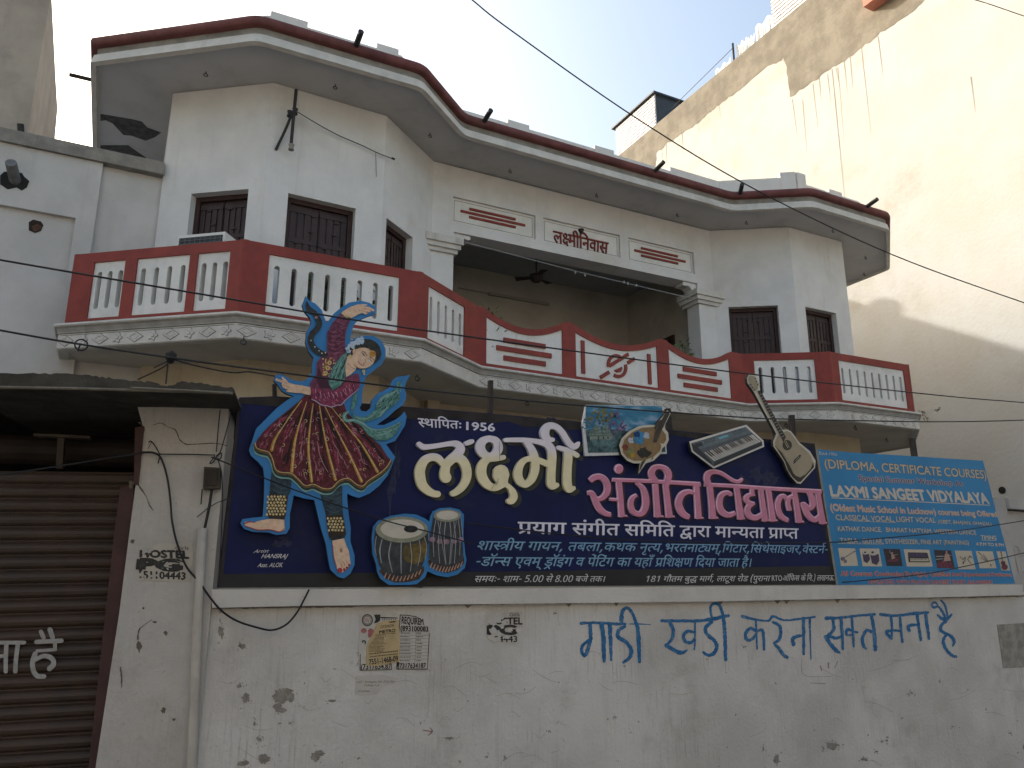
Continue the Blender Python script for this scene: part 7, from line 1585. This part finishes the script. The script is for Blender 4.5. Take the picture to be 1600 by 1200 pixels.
# ================================================================== BLUE COURSE BANNER
bn = thing('course_banner', 'bright blue printed course banner to the right of the dark signboard', 'banner', (6.1, 4.40, 1.57))
BQ = [(1277, 702), (1330, 707), (1430, 713), (1536, 720), (1556, 797), (1573, 860), (1586, 912), (1450, 913), (1309, 914)]
NBn = .030
M_BAN = mat('banner_blue', (.024, .19, .40), .45, .10, 3, col2=(.021, .165, .35), stain=.2, stain_col=(.08, .20, .33), stain_scale=2.5, spec=.2)
mb = MB(); mb.pxpoly(fSG, BQ, .0, NBn, back=True); sh = build('banner_sheet', mb, M_BAN, bn)
mb = MB(); mb.pxpoly(fSG, [(1274, 701), (1277.5, 701.6), (1309.5, 914), (1306.5, 914)], -.004, NBn + .006); build('edge_batten', mb, mat('batten_grey', (.26, .25, .22), .7, .3, 10), bn)
b0 = NBn + .0008; b1 = NBn + .0020
M_BW = mat('banner_cream_print', (.50, .46, .40), .5, .1, 30)
M_BGOLD = mat('banner_sand_print', (.46, .40, .30), .5, .1, 30)
M_BDK = mat('banner_violet_print', (.055, .045, .15), .5)
M_BRD = mat('banner_red_print', (.36, .050, .065), .5)
M_BSH = mat('banner_shadow_print', (.08, .07, .055), .5)
M_BOR = mat('banner_peach_print', (.50, .34, .26), .5)
def bt(name, m, lines, bold=0.0, outline=None, ob=.03):
    if outline:
        mb = MB()
        for (tx, q, k) in lines: latin(mb, tx, fSG, q, b0, bold=bold + ob, **k)
        o = build(name, mb, outline, sh)
        mb = MB()
        for (tx, q, k) in lines: latin(mb, tx, fSG, q, b1, bold=bold, **k)
        o2 = build('print_face', mb, m, o); return o
    mb = MB()
    for (tx, q, k) in lines: latin(mb, tx, fSG, q, b1, bold=bold, **k)
    return build(name, mb, m, sh)
bt('small_print', M_BW, [('Estd-1956', [(1280, 705), (1308, 707.8), (1280.5, 710.3), (1308.5, 712.3)], {})])
bt('title_print', M_BGOLD, [('(DIPLOMA, CERTIFICATE COURSES)', [(1287, 717), (1539.5, 735), (1289.5, 731), (1541.5, 748)], {})], .016, M_BSH, .03)
bt('workshop_print', M_BDK, [('Special Summer Workshop At', [(1341, 742), (1503, 751.5), (1343, 751), (1504.5, 759.5)], {})], .012, M_BW, .055)
bt('name_print', M_BW, [('LAXMI SANGEET VIDYALAYA', [(1296, 758), (1540, 770.5), (1299, 775), (1546, 787)], {})], .045)
mb = MB(); mb.pxpoly(fSG, [(1299, 777.2), (1547, 788.9), (1547, 790), (1299, 778.4)], None, b1); build('rule_line', mb, M_BW, sh)
bt('motto_print', M_BOR, [('(Oldest Music School in Lucknow) courses being Offered', [(1296.5, 787), (1556, 799.5), (1298.5, 798), (1558, 807.5)], {})], .02, M_BW, .03)
bt('course_list_print', M_BGOLD, [('CLASSICAL VOCAL, LIGHT VOCAL', [(1305, 803.8), (1461, 809), (1306.5, 812.5), (1462, 817)], {}), ('(GEET, BHAJAN, GHAZAL)', [(1465.5, 812), (1549, 816.3), (1465.5, 817.5), (1549.5, 820.8)], {}), ('KATHAK DANCE,', [(1308.5, 822), (1377, 824), (1309.5, 829.5), (1378, 831)], {}), ('BHARAT NATYAM, WESTERN DANCE', [(1384, 824), (1524, 829), (1385, 831), (1525.5, 835.5)], {}), ('TABLA , GUITAR, SYNTHESIZER, FINE ART (PAINTING)', [(1312, 840.5), (1513, 844.8), (1313.5, 848.5), (1514, 851)], {})], .022)
bt('timing_print', M_BW, [('TIMING', [(1532.5, 836.2), (1556, 837.2), (1533, 842.5), (1557, 843)], {}), ('4 P.M TO 8 PM', [(1525, 847), (1568, 849.3), (1525.5, 852.6), (1569, 854)], {})], .03)
mb = MB()
for q in ([(1333, 813.6), (1400, 816), (1400, 816.7), (1333, 814.3)], [(1309, 848.9), (1380, 849.8), (1380, 850.5), (1309, 849.6)], [(1534, 843.6), (1557, 844.2), (1557, 844.9), (1534, 844.3)]): mb.pxpoly(fSG, q, None, b1)
build('underline', mb, M_BW, sh)
bt('staff_print', M_BRD, [('All Courses Conducting By Highly Qualified And Experienced Professna', [(1313, 892), (1579.5, 895), (1314, 899.5), (1580.5, 900.5)], {})], .016, M_BW, .05)
bt('affiliation_print', M_BRD, [('AFFILIATED WITH PRAYAG SANGEET SAMITI ALLAHABAD', [(1356, 906), (1550, 906.5), (1357, 912), (1551, 912.3)], {})], .016, M_BW, .05)
# picture tiles
def tile(q, bgm, shapes):
    mb = MB(); mb.pxpoly(fSG, q, None, b0); tl = build('picture_tile', mb, bgm, sh)
    for i, (m, polys, strokes) in enumerate(shapes):
        mb = MB(); n = b1 + i * .0016
        for p in polys: mb.pxpoly(fSG, p, None, n + stagger() * .3)
        for s_ in strokes: stroke(mb, fSG, s_, n, step=4)
        build('picture_motif', mb, m, tl)
M_TC = mat('tile_cream', (.48, .43, .34), .5, .08, 20); M_TD = mat('tile_dark', (.035, .025, .035), .5, .4, 40); M_TV = mat('tile_violet', (.055, .04, .09), .5, .3, 30); M_TR = mat('tile_wine', (.16, .035, .06), .5, .5, 40)
def zq(pts, ox=1290): return [(ox + x / 10, 810 + y / 10) for x, y in pts]
tile(zq([(195, 462), (460, 470), (510, 740), (240, 745)]), M_TC, [(mat('tile_slate', (.16, .15, .19), .5, .3, 40), [ellipse(1317, 873, 3.4, 3.2, 16), ellipse(1321, 877, 2.6, 3, 16)], [[(1320, 871, 1.6), (1328, 866, 1.2), (1335, 862, 1.4)]]), (M_TV, [], [[(1333.5, 862, 1), (1336.5, 861.5, 1)], [(1314.5, 872.5, .6), (1316, 876, .6)]])])
tile(zq([(530, 470), (835, 472), (885, 748), (580, 748)]), M_TC, [(M_TV, [[(1347.5, 864), (1358, 866), (1359.5, 874), (1355, 880), (1349.5, 877)], [(1359, 864), (1373, 866), (1374, 876), (1370, 883), (1362.5, 880)]], []), (mat('tile_pale', (.42, .40, .36), .5), [ellipse(1352, 864, 4.4, 2.6, 14), ellipse(1364.5, 864, 6.6, 4, 14)], []), (M_HAIR, [ellipse(1351.6, 863, 1.8, 1.3, 10), ellipse(1363.5, 863, 2.2, 1.6, 10)], [])])
tile(zq([(900, 475), (1160, 478), (1205, 745), (955, 745)]), M_TD, [(M_TR, [[(1386, 876), (1393, 873), (1403, 872), (1405, 875), (1396, 879)]], []), (mat('tile_skin', (.36, .24, .19), .5), [ellipse(1394, 864, 1.4, 1.6, 10), [(1392.6, 866), (1396, 866), (1399, 872), (1393, 874)]], [[(1393, 866, .9), (1390, 862, .8), (1391, 859.5, .7)], [(1396, 867, .9), (1400, 867, .8), (1402, 866, .7)]])])
tile(zq([(1220, 482), (1620, 490), (1675, 752), (1270, 752)]), M_TC, [(M_TD, [[(1418.5, 863), (1449, 863.5), (1453, 878.5), (1420, 878.5)]], []), (M_TV, [[(1419.5, 864), (1448.5, 864.5), (1450, 870.5), (1420, 870)]], []), (M_TC, [[(1422, 872), (1450.5, 872.5), (1451.5, 877), (1422.4, 877)]], []), (M_TD, [], [[(1424 + k * 2.2, 872, .6), (1424.2 + k * 2.2, 875, .6)] for k in range(12)])])
tile(zq([(190, 492), (460, 500), (520, 780), (245, 775)], 1440), M_TD, [(M_TR, [[(1464, 880), (1472, 876), (1486, 878), (1491.5, 887.5), (1465, 887)]], []), (mat('tile_grey', (.30, .30, .33), .5), [], [[(1463, 869.5, 1.4), (1474, 869, 1.4)], [(1463, 874, 1.2), (1473, 873, 1.2)]]), (mat('tile_skin', (.36, .24, .19), .5), [ellipse(1479, 862.5, 1.6, 2, 10), [(1476.5, 865), (1482, 865), (1486, 876), (1474, 877)]], [[(1481, 867, 1), (1486, 868, .9)]])])
tile(zq([(520, 503), (780, 508), (845, 795), (580, 795)], 1440), M_TC, [(M_TD, [], [[(1500, 869, .7), (1505, 874, 1), (1508, 870, .8), (1508, 876, 1), (1505, 879, 1.8), (1506, 881, 1)], [(1513, 873, 1), (1516, 869, .8), (1519, 872, .8)], [(1512, 874, 1.2), (1515, 878, 1), (1517.5, 880.5, 1)], [(1514, 868, .8), (1517, 871, .8)]])])
tile(zq([(845, 512), (1110, 515), (1170, 778), (910, 780)], 1440), M_TC, [(M_TD, [], [[(1529, 863, 1.4), (1536, 870, .6), (1543, 877, .5)], [(1536, 866, .4), (1545, 877.5, .6)], [(1532, 871, .4), (1543, 878, .4)], [(1547.5, 882, 1.6), (1549, 884.5, 1.2)]])])
tile(zq([(1170, 515), (1310, 515), (1385, 815), (1250, 815)], 1440), M_TC, [(M_TD, [], [[(1564, 862.5, 1.6), (1565, 866, .9), (1566.5, 877, .9)]]), (M_TR, [ellipse(1567.5, 879.5, 3.6, 3.2, 16), ellipse(1569.8, 886, 5, 4.6, 18)], []), (M_TD, [ellipse(1568.6, 882.5, 1.8, 1.6, 12)], [])])

# ================================================================== PASTED BILLS
M_PAPER = mat('bill_paper', (.46, .44, .40), .85, .12, 8, stain=.35, stain_scale=9)
M_INK = mat('bill_ink', (.035, .035, .034), .8, .3, 20, stain=.35, stain_col=(.22, .21, .19), stain_scale=40)
M_INKB = mat('bill_ink_brown', (.10, .07, .04), .8)
def bill(name, label, fr, outline, m, n=.0035, cat='poster'):
    mb = MB(); mb.pxpoly(fr, outline, 0.0, n)
    xs = [p[0] for p in outline]; ys = [p[1] for p in outline]
    t = thing(name, label, cat, fr.wp(sum(xs) / len(xs), max(ys), n)); build('paper', mb, m, t); return t
# hostel bill on the shop pier
hb = bill('hostel_bill', 'pasted black lettered hostel bill on the shop pier beside the shutter', fS, [(247, 850), (300, 849), (302, 862), (297, 908), (255, 908), (216, 906), (216, 890), (219, 865), (236, 858), (240, 853)], mat('bill_paper_dirty', (.40, .375, .325), .9, .12, 8, stain=.3, stain_col=(.28, .22, .14), stain_scale=7))
mb = MB(); n = .0048
latin(mb, 'Girls', fS, [(274, 853.5), (294.5, 853), (274, 858.8), (294.5, 859)], n)
latin(mb, 'HOSTEL', fS, [(219.5, 859.5), (294, 860.5), (219, 870), (295, 872.5)], n, bold=.06)
latin(mb, 'PG', fS, [(218.5, 873), (282, 874.5), (217, 890), (281, 891.5)], n, bold=.085)
latin(mb, '151104443', fS, [(218, 892), (290, 894.5), (219, 903), (289, 905.5)], n, bold=.04)
build('bill_print', mb, M_INK, hb)
mb = MB()
for (x, y, r) in ((226, 861, 5), (237, 858, 4), (233, 862, 3), (261, 880, 2.6), (258, 884, 2), (262, 889, 1.6), (236, 900, 2.2), (245, 899, 2), (227, 902, 2), (220, 898, 3)):
    mb.pxpoly(fS, blob(x, y, r, r, 10, .5), None, n + .0004 + stagger() * .4)
build('torn_spot', mb, M_SHOP, hb)
# torn hostel bill on the compound wall
hb = bill('hostel_bill', 'mostly scraped-off hostel bill on the street wall right of the notices', fW, [(788, 957), (816, 955.5), (818, 968), (817, 985), (810, 988), (812, 1005), (800, 1006), (770, 1003), (760, 996), (765, 985), (759, 976), (770, 966)], M_PAPER)
mb = MB(); n = .0048
latin(mb, 'Girls', fW, [(796, 957.5), (812, 957), (796, 963), (812, 963)], n)
latin(mb, 'HOSTEL', fW, [(764, 966), (816, 964.5), (764, 975), (816, 975.5)], n, bold=.04)
latin(mb, 'PG', fW, [(763, 977), (806, 977), (763, 991), (806, 991)], n, bold=.06)
latin(mb, '04443', fW, [(772, 993.5), (808, 993.5), (772, 1003), (808, 1003)], n, bold=.02)
build('bill_print', mb, M_INK, hb)
mb = MB()
for (x, y, r) in ((768, 970, 7), (778, 967, 5), (788, 972, 4), (770, 985, 5), (780, 990, 3), (776, 999, 5), (792, 996, 3), (798, 985, 3), (812, 985, 5), (785, 980, 3)):
    mb.pxpoly(fW, blob(x, y, r, r, 12, .5), None, n + .0004 + stagger() * .4)
build('torn_spot', mb, M_CW, hb)
# left notice, mostly covered
nb_ = bill('marriage_notice', 'half covered pale notice with a round seal, left of the yellow slip', fW, [(562, 960), (622, 958), (624, 1040), (612, 1046), (590, 1047), (562, 1048), (560, 1010), (563, 985)], M_PAPER)
mb = MB(); n = .005
mb.pxpoly(fW, ellipse(574, 969, 8.6, 9.4), None, n, holes=[ellipse(574, 969, 7.2, 7.8)]); mb.pxpoly(fW, ellipse(574, 969, 6.0, 6.4), None, n, holes=[ellipse(574, 969, 5.4, 5.8)])
for k in range(16):
    a = k * 2 * pi / 16; mb.pxpoly(fW, ellipse(574 + 6.6 * cos(a), 969 + 7.1 * sin(a), .5, .5, 6), None, n)
mb.pxpoly(fW, [(584.5, 960.3), (594.5, 960.3), (594, 969.5), (590, 972.5), (584, 974), (587, 968)], None, n)
mb.pxpoly(fW, [(594.5, 964), (621.5, 965), (621.5, 966.4), (594.5, 966)], None, n)
for k in range(7): mb.pxpoly(fW, [(597 + k * 3.4, 967), (598.2 + k * 3.4, 967), (598.6 + k * 3.4, 969.4), (597.6 + k * 3.4, 969)], None, n)
latin(mb, '(7317634.87', fW, [(564, 1037.5), (611, 1036.5), (564, 1046), (611, 1045)], n, bold=.02)
for q in ([(562.5, 1022), (563.5, 1022), (563.2, 1047), (562.2, 1047)], [(562.2, 1046.6), (612, 1045.8), (612, 1046.8), (562.2, 1047.6)], [(611.3, 1036), (612.3, 1036), (612, 1046.8), (611, 1046.8)]): mb.pxpoly(fW, q, None, n + .0003)
stroke(mb, fW, [(567, 1004, 1.4), (566.5, 1002, 1.6), (569, 1001, 1.6), (571, 1003.5, 1.8), (570, 1006.5, 1.2)], n)
build('bill_print', mb, M_INK, nb_)
mb = MB(); latin(mb, 'W', fW, [(570.5, 965.5), (577.5, 965.5), (570.5, 973), (577.5, 973)], n); build('red_initial', mb, mat('bill_red', (.34, .12, .12), .8), nb_)
mb = MB(); mb.pxpoly(fW, ellipse(568.5, 985.5, 4.4, 4), None, n); mb.pxpoly(fW, ellipse(579.5, 986.5, 4.6, 4.6), None, n); mb.pxpoly(fW, [(575, 989), (584, 989), (582, 996), (575, 996)], None, n + .0003); build('pink_flower', mb, mat('bill_rose', (.36, .14, .14), .8, .3, 60), nb_)
# requirement notice
rq = bill('job_notice', 'black framed job notice with a torn top corner, right of the yellow slip', fW, [(625, 960), (635, 960.5), (648, 962), (658, 967), (664, 976), (671, 985), (674, 990), (671, 1046), (619.5, 1046.5), (619.5, 1030), (623, 1000)], M_PAPER)
mb = MB(); n = .005
for q in ([(625, 960.4), (636, 960.6), (636, 961.8), (625, 961.6)], [(635, 960.6), (650, 963), (650, 964.2), (635, 961.8)], [(650, 963), (659, 968), (658.4, 969), (650, 964.2)], [(625, 960.4), (626, 960.4), (624, 990), (623.2, 990)], [(670.4, 989), (671.4, 989), (668.4, 1045.6), (667.4, 1045.6)], [(619.6, 1044.8), (668, 1044.8), (668, 1046), (619.6, 1046)], [(620, 1035.5), (621, 1035.5), (620.6, 1045), (619.6, 1045)]): mb.pxpoly(fW, q, None, n + .0003)
latin(mb, 'REQUIREM', fW, [(628, 963), (661, 966.5), (627.5, 974), (662, 976.5)], n, bold=.03)
latin(mb, '(893100083', fW, [(626, 977.5), (669, 979), (626, 985.8), (669, 986.5)], n, bold=.03)
latin(mb, '(7317634187', fW, [(622, 1036.5), (665.5, 1036), (621.6, 1044), (665, 1043.5)], n, bold=.03)
build('bill_print', mb, M_INK, rq)
mb = MB()
for k in range(9):
    y = 987 + k * 5.35
    mb.pxpoly(fW, [(624.5 - k * .35, y), (670.6 - k * .3, y), (670.6 - k * .3, y + .4), (624.5 - k * .35, y + .4)], None, n)
    x = 626 - k * .3
    while x < 640 + random.uniform(-4, 6): w_ = random.uniform(.8, 2.0); mb.pxpoly(fW, [(x, y + 1.6), (x + w_, y + 1.6), (x + w_, y + 2.9), (x, y + 3)], None, n); x += w_ + random.uniform(.4, .9)
    x = 651
    while x < 657 + random.uniform(-1, 5): w_ = random.uniform(.7, 1.6); mb.pxpoly(fW, [(x, y + 1.5), (x + w_, y + 1.5), (x + w_, y + 3.2), (x, y + 3.2)], None, n); x += w_ + random.uniform(.4, .9)
mb.pxpoly(fW, [(650, 987), (650.5, 987), (648.6, 1035), (648.1, 1035)], None, n + .0003)
build('table_print', mb, mat('bill_ink_grey', (.12, .115, .10), .8), rq)
# yellow slip
ys_ = bill('yellow_slip', 'yellow paper slip pasted over the two notices on the street wall', fW, [(589, 974), (600, 970.5), (619, 968.5), (623.5, 968.5), (624, 990), (624.5, 1034), (608, 1037), (590, 1041), (572, 1040), (573, 1010), (577, 1000), (583, 990)], mat('yellow_paper', (.44, .345, .19), .85, .15, 10, stain=.3, stain_col=(.25, .17, .07), stain_scale=10), n=.0075)
mb = MB(); n = .009
latin(mb, 'LUCKNOW', fW, [(593.5, 977), (616, 974.5), (594, 982), (616, 979.5)], n, slant=.05)
latin(mb, 'METRO', fW, [(592.8, 985), (617.5, 982.3), (592.8, 990.3), (617.8, 987)], n, bold=.025)
latin(mb, '7551-1468-09', fW, [(576, 1030.5), (621.5, 1024), (577, 1038.5), (622, 1033)], n, bold=.02)
mb.pxpoly(fW, [(608, 971.4), (618, 970.4), (618, 972.2), (608, 973)], None, n)
build('bill_print', mb, M_INK, ys_)
mb = MB()
for k in range(13):
    y = 993.5 + k * 2.0; x = max(576, 588 - k * 1.6)
    while x < 600 + random.uniform(-4, 4): w_ = random.uniform(.8, 2.2); mb.pxpoly(fW, [(x, y), (x + w_, y - .15), (x + w_, y + .65), (x, y + .8)], None, n); x += w_ + .6
for y0, x0, x1, h in ((992, 586, 616, 1.0), (1021, 577, 620, 1.7), (1025.5, 578, 621, 1.4)):
    x = x0
    while x < x1: w_ = random.uniform(.9, 2.4); yy = y0 - (x - x0) * .11; mb.pxpoly(fW, [(x, yy), (x + w_, yy - .2), (x + w_, yy + h), (x, yy + h)], None, n); x += w_ + .7
build('fine_print', mb, M_INKB, ys_)
# pale remains of a bill under the notices
ad = bill('faded_bill', 'faded scrap of a white address bill below the notices', fW, [(556, 1056), (600, 1054), (622, 1060), (616, 1068), (598, 1072), (590, 1084), (572, 1087), (555, 1086)], mat('faded_paper', (.44, .42, .385), .9, .1, 8), n=.002)
mb = MB()
latin(mb, 'add : Golaganj, Nr. City Sta', fW, [(558, 1064), (616, 1063), (558, 1067), (616, 1066)], .0028); latin(mb, 'College, Luc', fW, [(569, 1068.5), (593, 1068.5), (569, 1072), (593, 1072)], .0028); latin(mb, 'Contac', fW, [(560, 1078), (578, 1077.5), (560, 1081.5), (578, 1081)], .0028)
build('bill_print', mb, mat('bill_ink_grey', (.12, .115, .10), .8), ad)

# ================================================================== OVERHEAD CABLES
def wire(label, pts, Y, r, kinks=None):
    f = [Frame((0, y, 0), (1, 0, 0)) for y in (Y if isinstance(Y, (list, tuple)) else [Y])]
    P = []
    for i, (x, y) in enumerate(pts):
        d = ray(x, y)
        yy = Y if not isinstance(Y, (list, tuple)) else Y[0] + (Y[1] - Y[0]) * (i / (len(pts) - 1))
        P.append(tuple(C0 + d * (yy / d.y)))
    mb = MB(); mb.tube(spline(P, 8), r, 6)
    return tag(build('cable', mb, M_BLACK), label, 'cable', 'overhead cables')
wire('longest cable, falling from the top edge across the eaves to the right edge', [(700, -31), (738, 0), (800, 48.5), (995, 185), (1182, 297), (1397, 399), (1600, 473), (1700, 506)], 5.0, .0065)
wire('short cable crossing the top right corner of the sky-lit wall', [(1440, -20), (1525, 0), (1600, 25), (1660, 44)], 5.2, .0065)
wire('cable running in front of the red railing', [(-80, 389), (0, 406), (400, 474), (600, 507), (900, 549), (1160, 583), (1460, 617), (1600, 629), (1700, 637)], 4.15, .005)
wire('cable slung under the balcony and tied to its hooks', [(-80, 501), (0, 516), (120, 537), (267, 559), (400, 577), (640, 607), (900, 633), (1160, 652), (1240, 655), (1460, 659), (1600, 656.5), (1700, 653)], 4.12, .005)
wire('dark cable lying across the signboard and up over the banner', [(330, 714), (413, 747), (500, 780), (597, 812), (670, 831), (740, 850)], 4.26, .0035)
wire('thin cable crossing the white recognition line of the sign', [(730, 818), (842, 831), (940, 841), (1030, 845.5), (1150, 848), (1290, 847.5), (1340, 844), (1450, 834.5), (1530, 824.5), (1600, 813.5), (1680, 801)], 4.24, .0045)
wire('low cable crossing the picture row of the banner', [(1316, 910), (1355, 906.5), (1450, 896), (1530, 880), (1600, 864), (1680, 845)], 4.24, .0045)
wire('thin cable from the shutter rising to the shop pier', [(-60, 748), (0, 742), (100, 727), (180, 714), (225, 707.5)], [3.9, 4.35], .004)
mb = MB(); P = [tuple(fS.wp(x, y, .03)) for x, y in ((218, 707), (240, 707.5), (252, 717), (261, 745), (266, 780), (269, 815), (277, 850), (291, 885))] + [tuple(fS.wp(310, 908, .04))] + [tuple(fW.wp(x, y, .07)) for x, y in ((330, 936), (347, 955), (370, 970), (400, 980), (425, 984.5), (447, 976), (464, 957), (476, 935), (483, 921))]
mb.tube(spline(P, 8), .0055, 6); tag(build('drop_cable', mb, M_BLACK), 'black cable looping down the shop pier and onto the wall coping', 'cable')
mb = MB()
for pts in ([(363, 638), (352, 680), (344, 706), (338, 712)], [(344, 640), (341, 670), (338, 706)], [(250, 709.5), (300, 710), (336, 711)], [(336, 712), (330, 720), (328, 724), (333, 722), (340, 712), (346, 708), (345, 716), (338, 718)], [(340, 716), (346, 740), (348, 780), (346, 830), (342, 900)], [(232, 692), (237, 690), (249, 709), (247, 724)]):
    mb.tube(spline([tuple(fS.wp(x, y, .02)) for x, y in pts], 5), .003, 5)
tag(build('wire_tangle', mb, M_BLACK), 'tangle of thin wires above the meter box on the shop pier', 'wires')
# wires and tie under the balcony's left bay
mb = MB()
for pts in ([(267, 548), (267, 566)], [(267, 560), (256, 573), (215, 593)], [(266, 562), (240, 575)], [(267, 560), (300, 570), (360, 582), (390, 581), (430, 588)], [(262, 570), (259, 600)]):
    mb.tube(spline([tuple(C0 + ray(x, y) * (7.6 / ray(x, y).y)) for x, y in pts], 5), .007, 5)
hk = MB()
hk.tube([tuple(C0 + ray(x, y) * (7.6 / ray(x, y).y)) for x, y in ((127, 537), (124, 541), (122, 549))], .007, 5)
for (x, y, r) in ((127, 542, .05),):
    c = C0 + ray(x, y - 3) * (7.6 / ray(x, y).y); hk.tube([c + Vector((r * cos(a), 0, r * sin(a))) for a in (k * 2 * pi / 16 for k in range(17))], .007, 5, False)
c = C0 + ray(267, 558) * (7.6 / ray(267, 558).y); mb.lathe([(.02, -.06), (.045, -.02), (.05, .03), (.02, .06)], c, 10)
tag(build('wire_ring', hk, M_BLACK), 'dark wire ring at the far left corner of the balcony soffit', 'hook')
tag(build('wire_tie', mb, M_BLACK), 'knotted wires hanging below the left balcony bay', 'wires')
# ================================================================== ground and the street's other side (unseen behind the camera; houses added to send sunlight back)
mb = MB(); mb.quad((-300, -300, 0), (300, -300, 0), (300, 300, 0), (-300, 300, 0))
tag(build('ground', mb, mat('street_dust', (.17, .165, .155), .95, .25, .8, bump=.3), org=(0, 0, 0)), kind='structure')
t = thing('unseen_street_row', 'unseen row of houses across the street, added to bounce sunlight onto the white house', 'building', (4, -11, 0))
fo = Frame((22, -7.5, 0), (-1, 0, 0))
ops = [(2 + k * 4.0, 3.2 + k * 4.0, z, z + 1.5) for k in range(9) for z in (1.0,)]
mb = MB(); wall_with_openings(mb, fo, 38.0, -.1, 3.2, ops, .2); wall_with_openings(mb, fo, 38.0, 3.2, 8.5, [(a, b, 4.2, 5.7) for a, b, _, _ in ops], .2)
mb.quad((22, -7.5, 8.5), (-16, -7.5, 8.5), (-16, -14, 8.5), (22, -14, 8.5)); build('wall', mb, mat('opposite_cream', (.36, .352, .34), .9, .15, 1.0), t)
for a, b, z, z2 in ops + [(a, b, 4.2, 5.7) for a, b, _, _ in ops]:
    mb = MB(); mb.fbox(fo, a, b, z, z2, -.25, -.18); build('window', mb, M_WOOD, t)
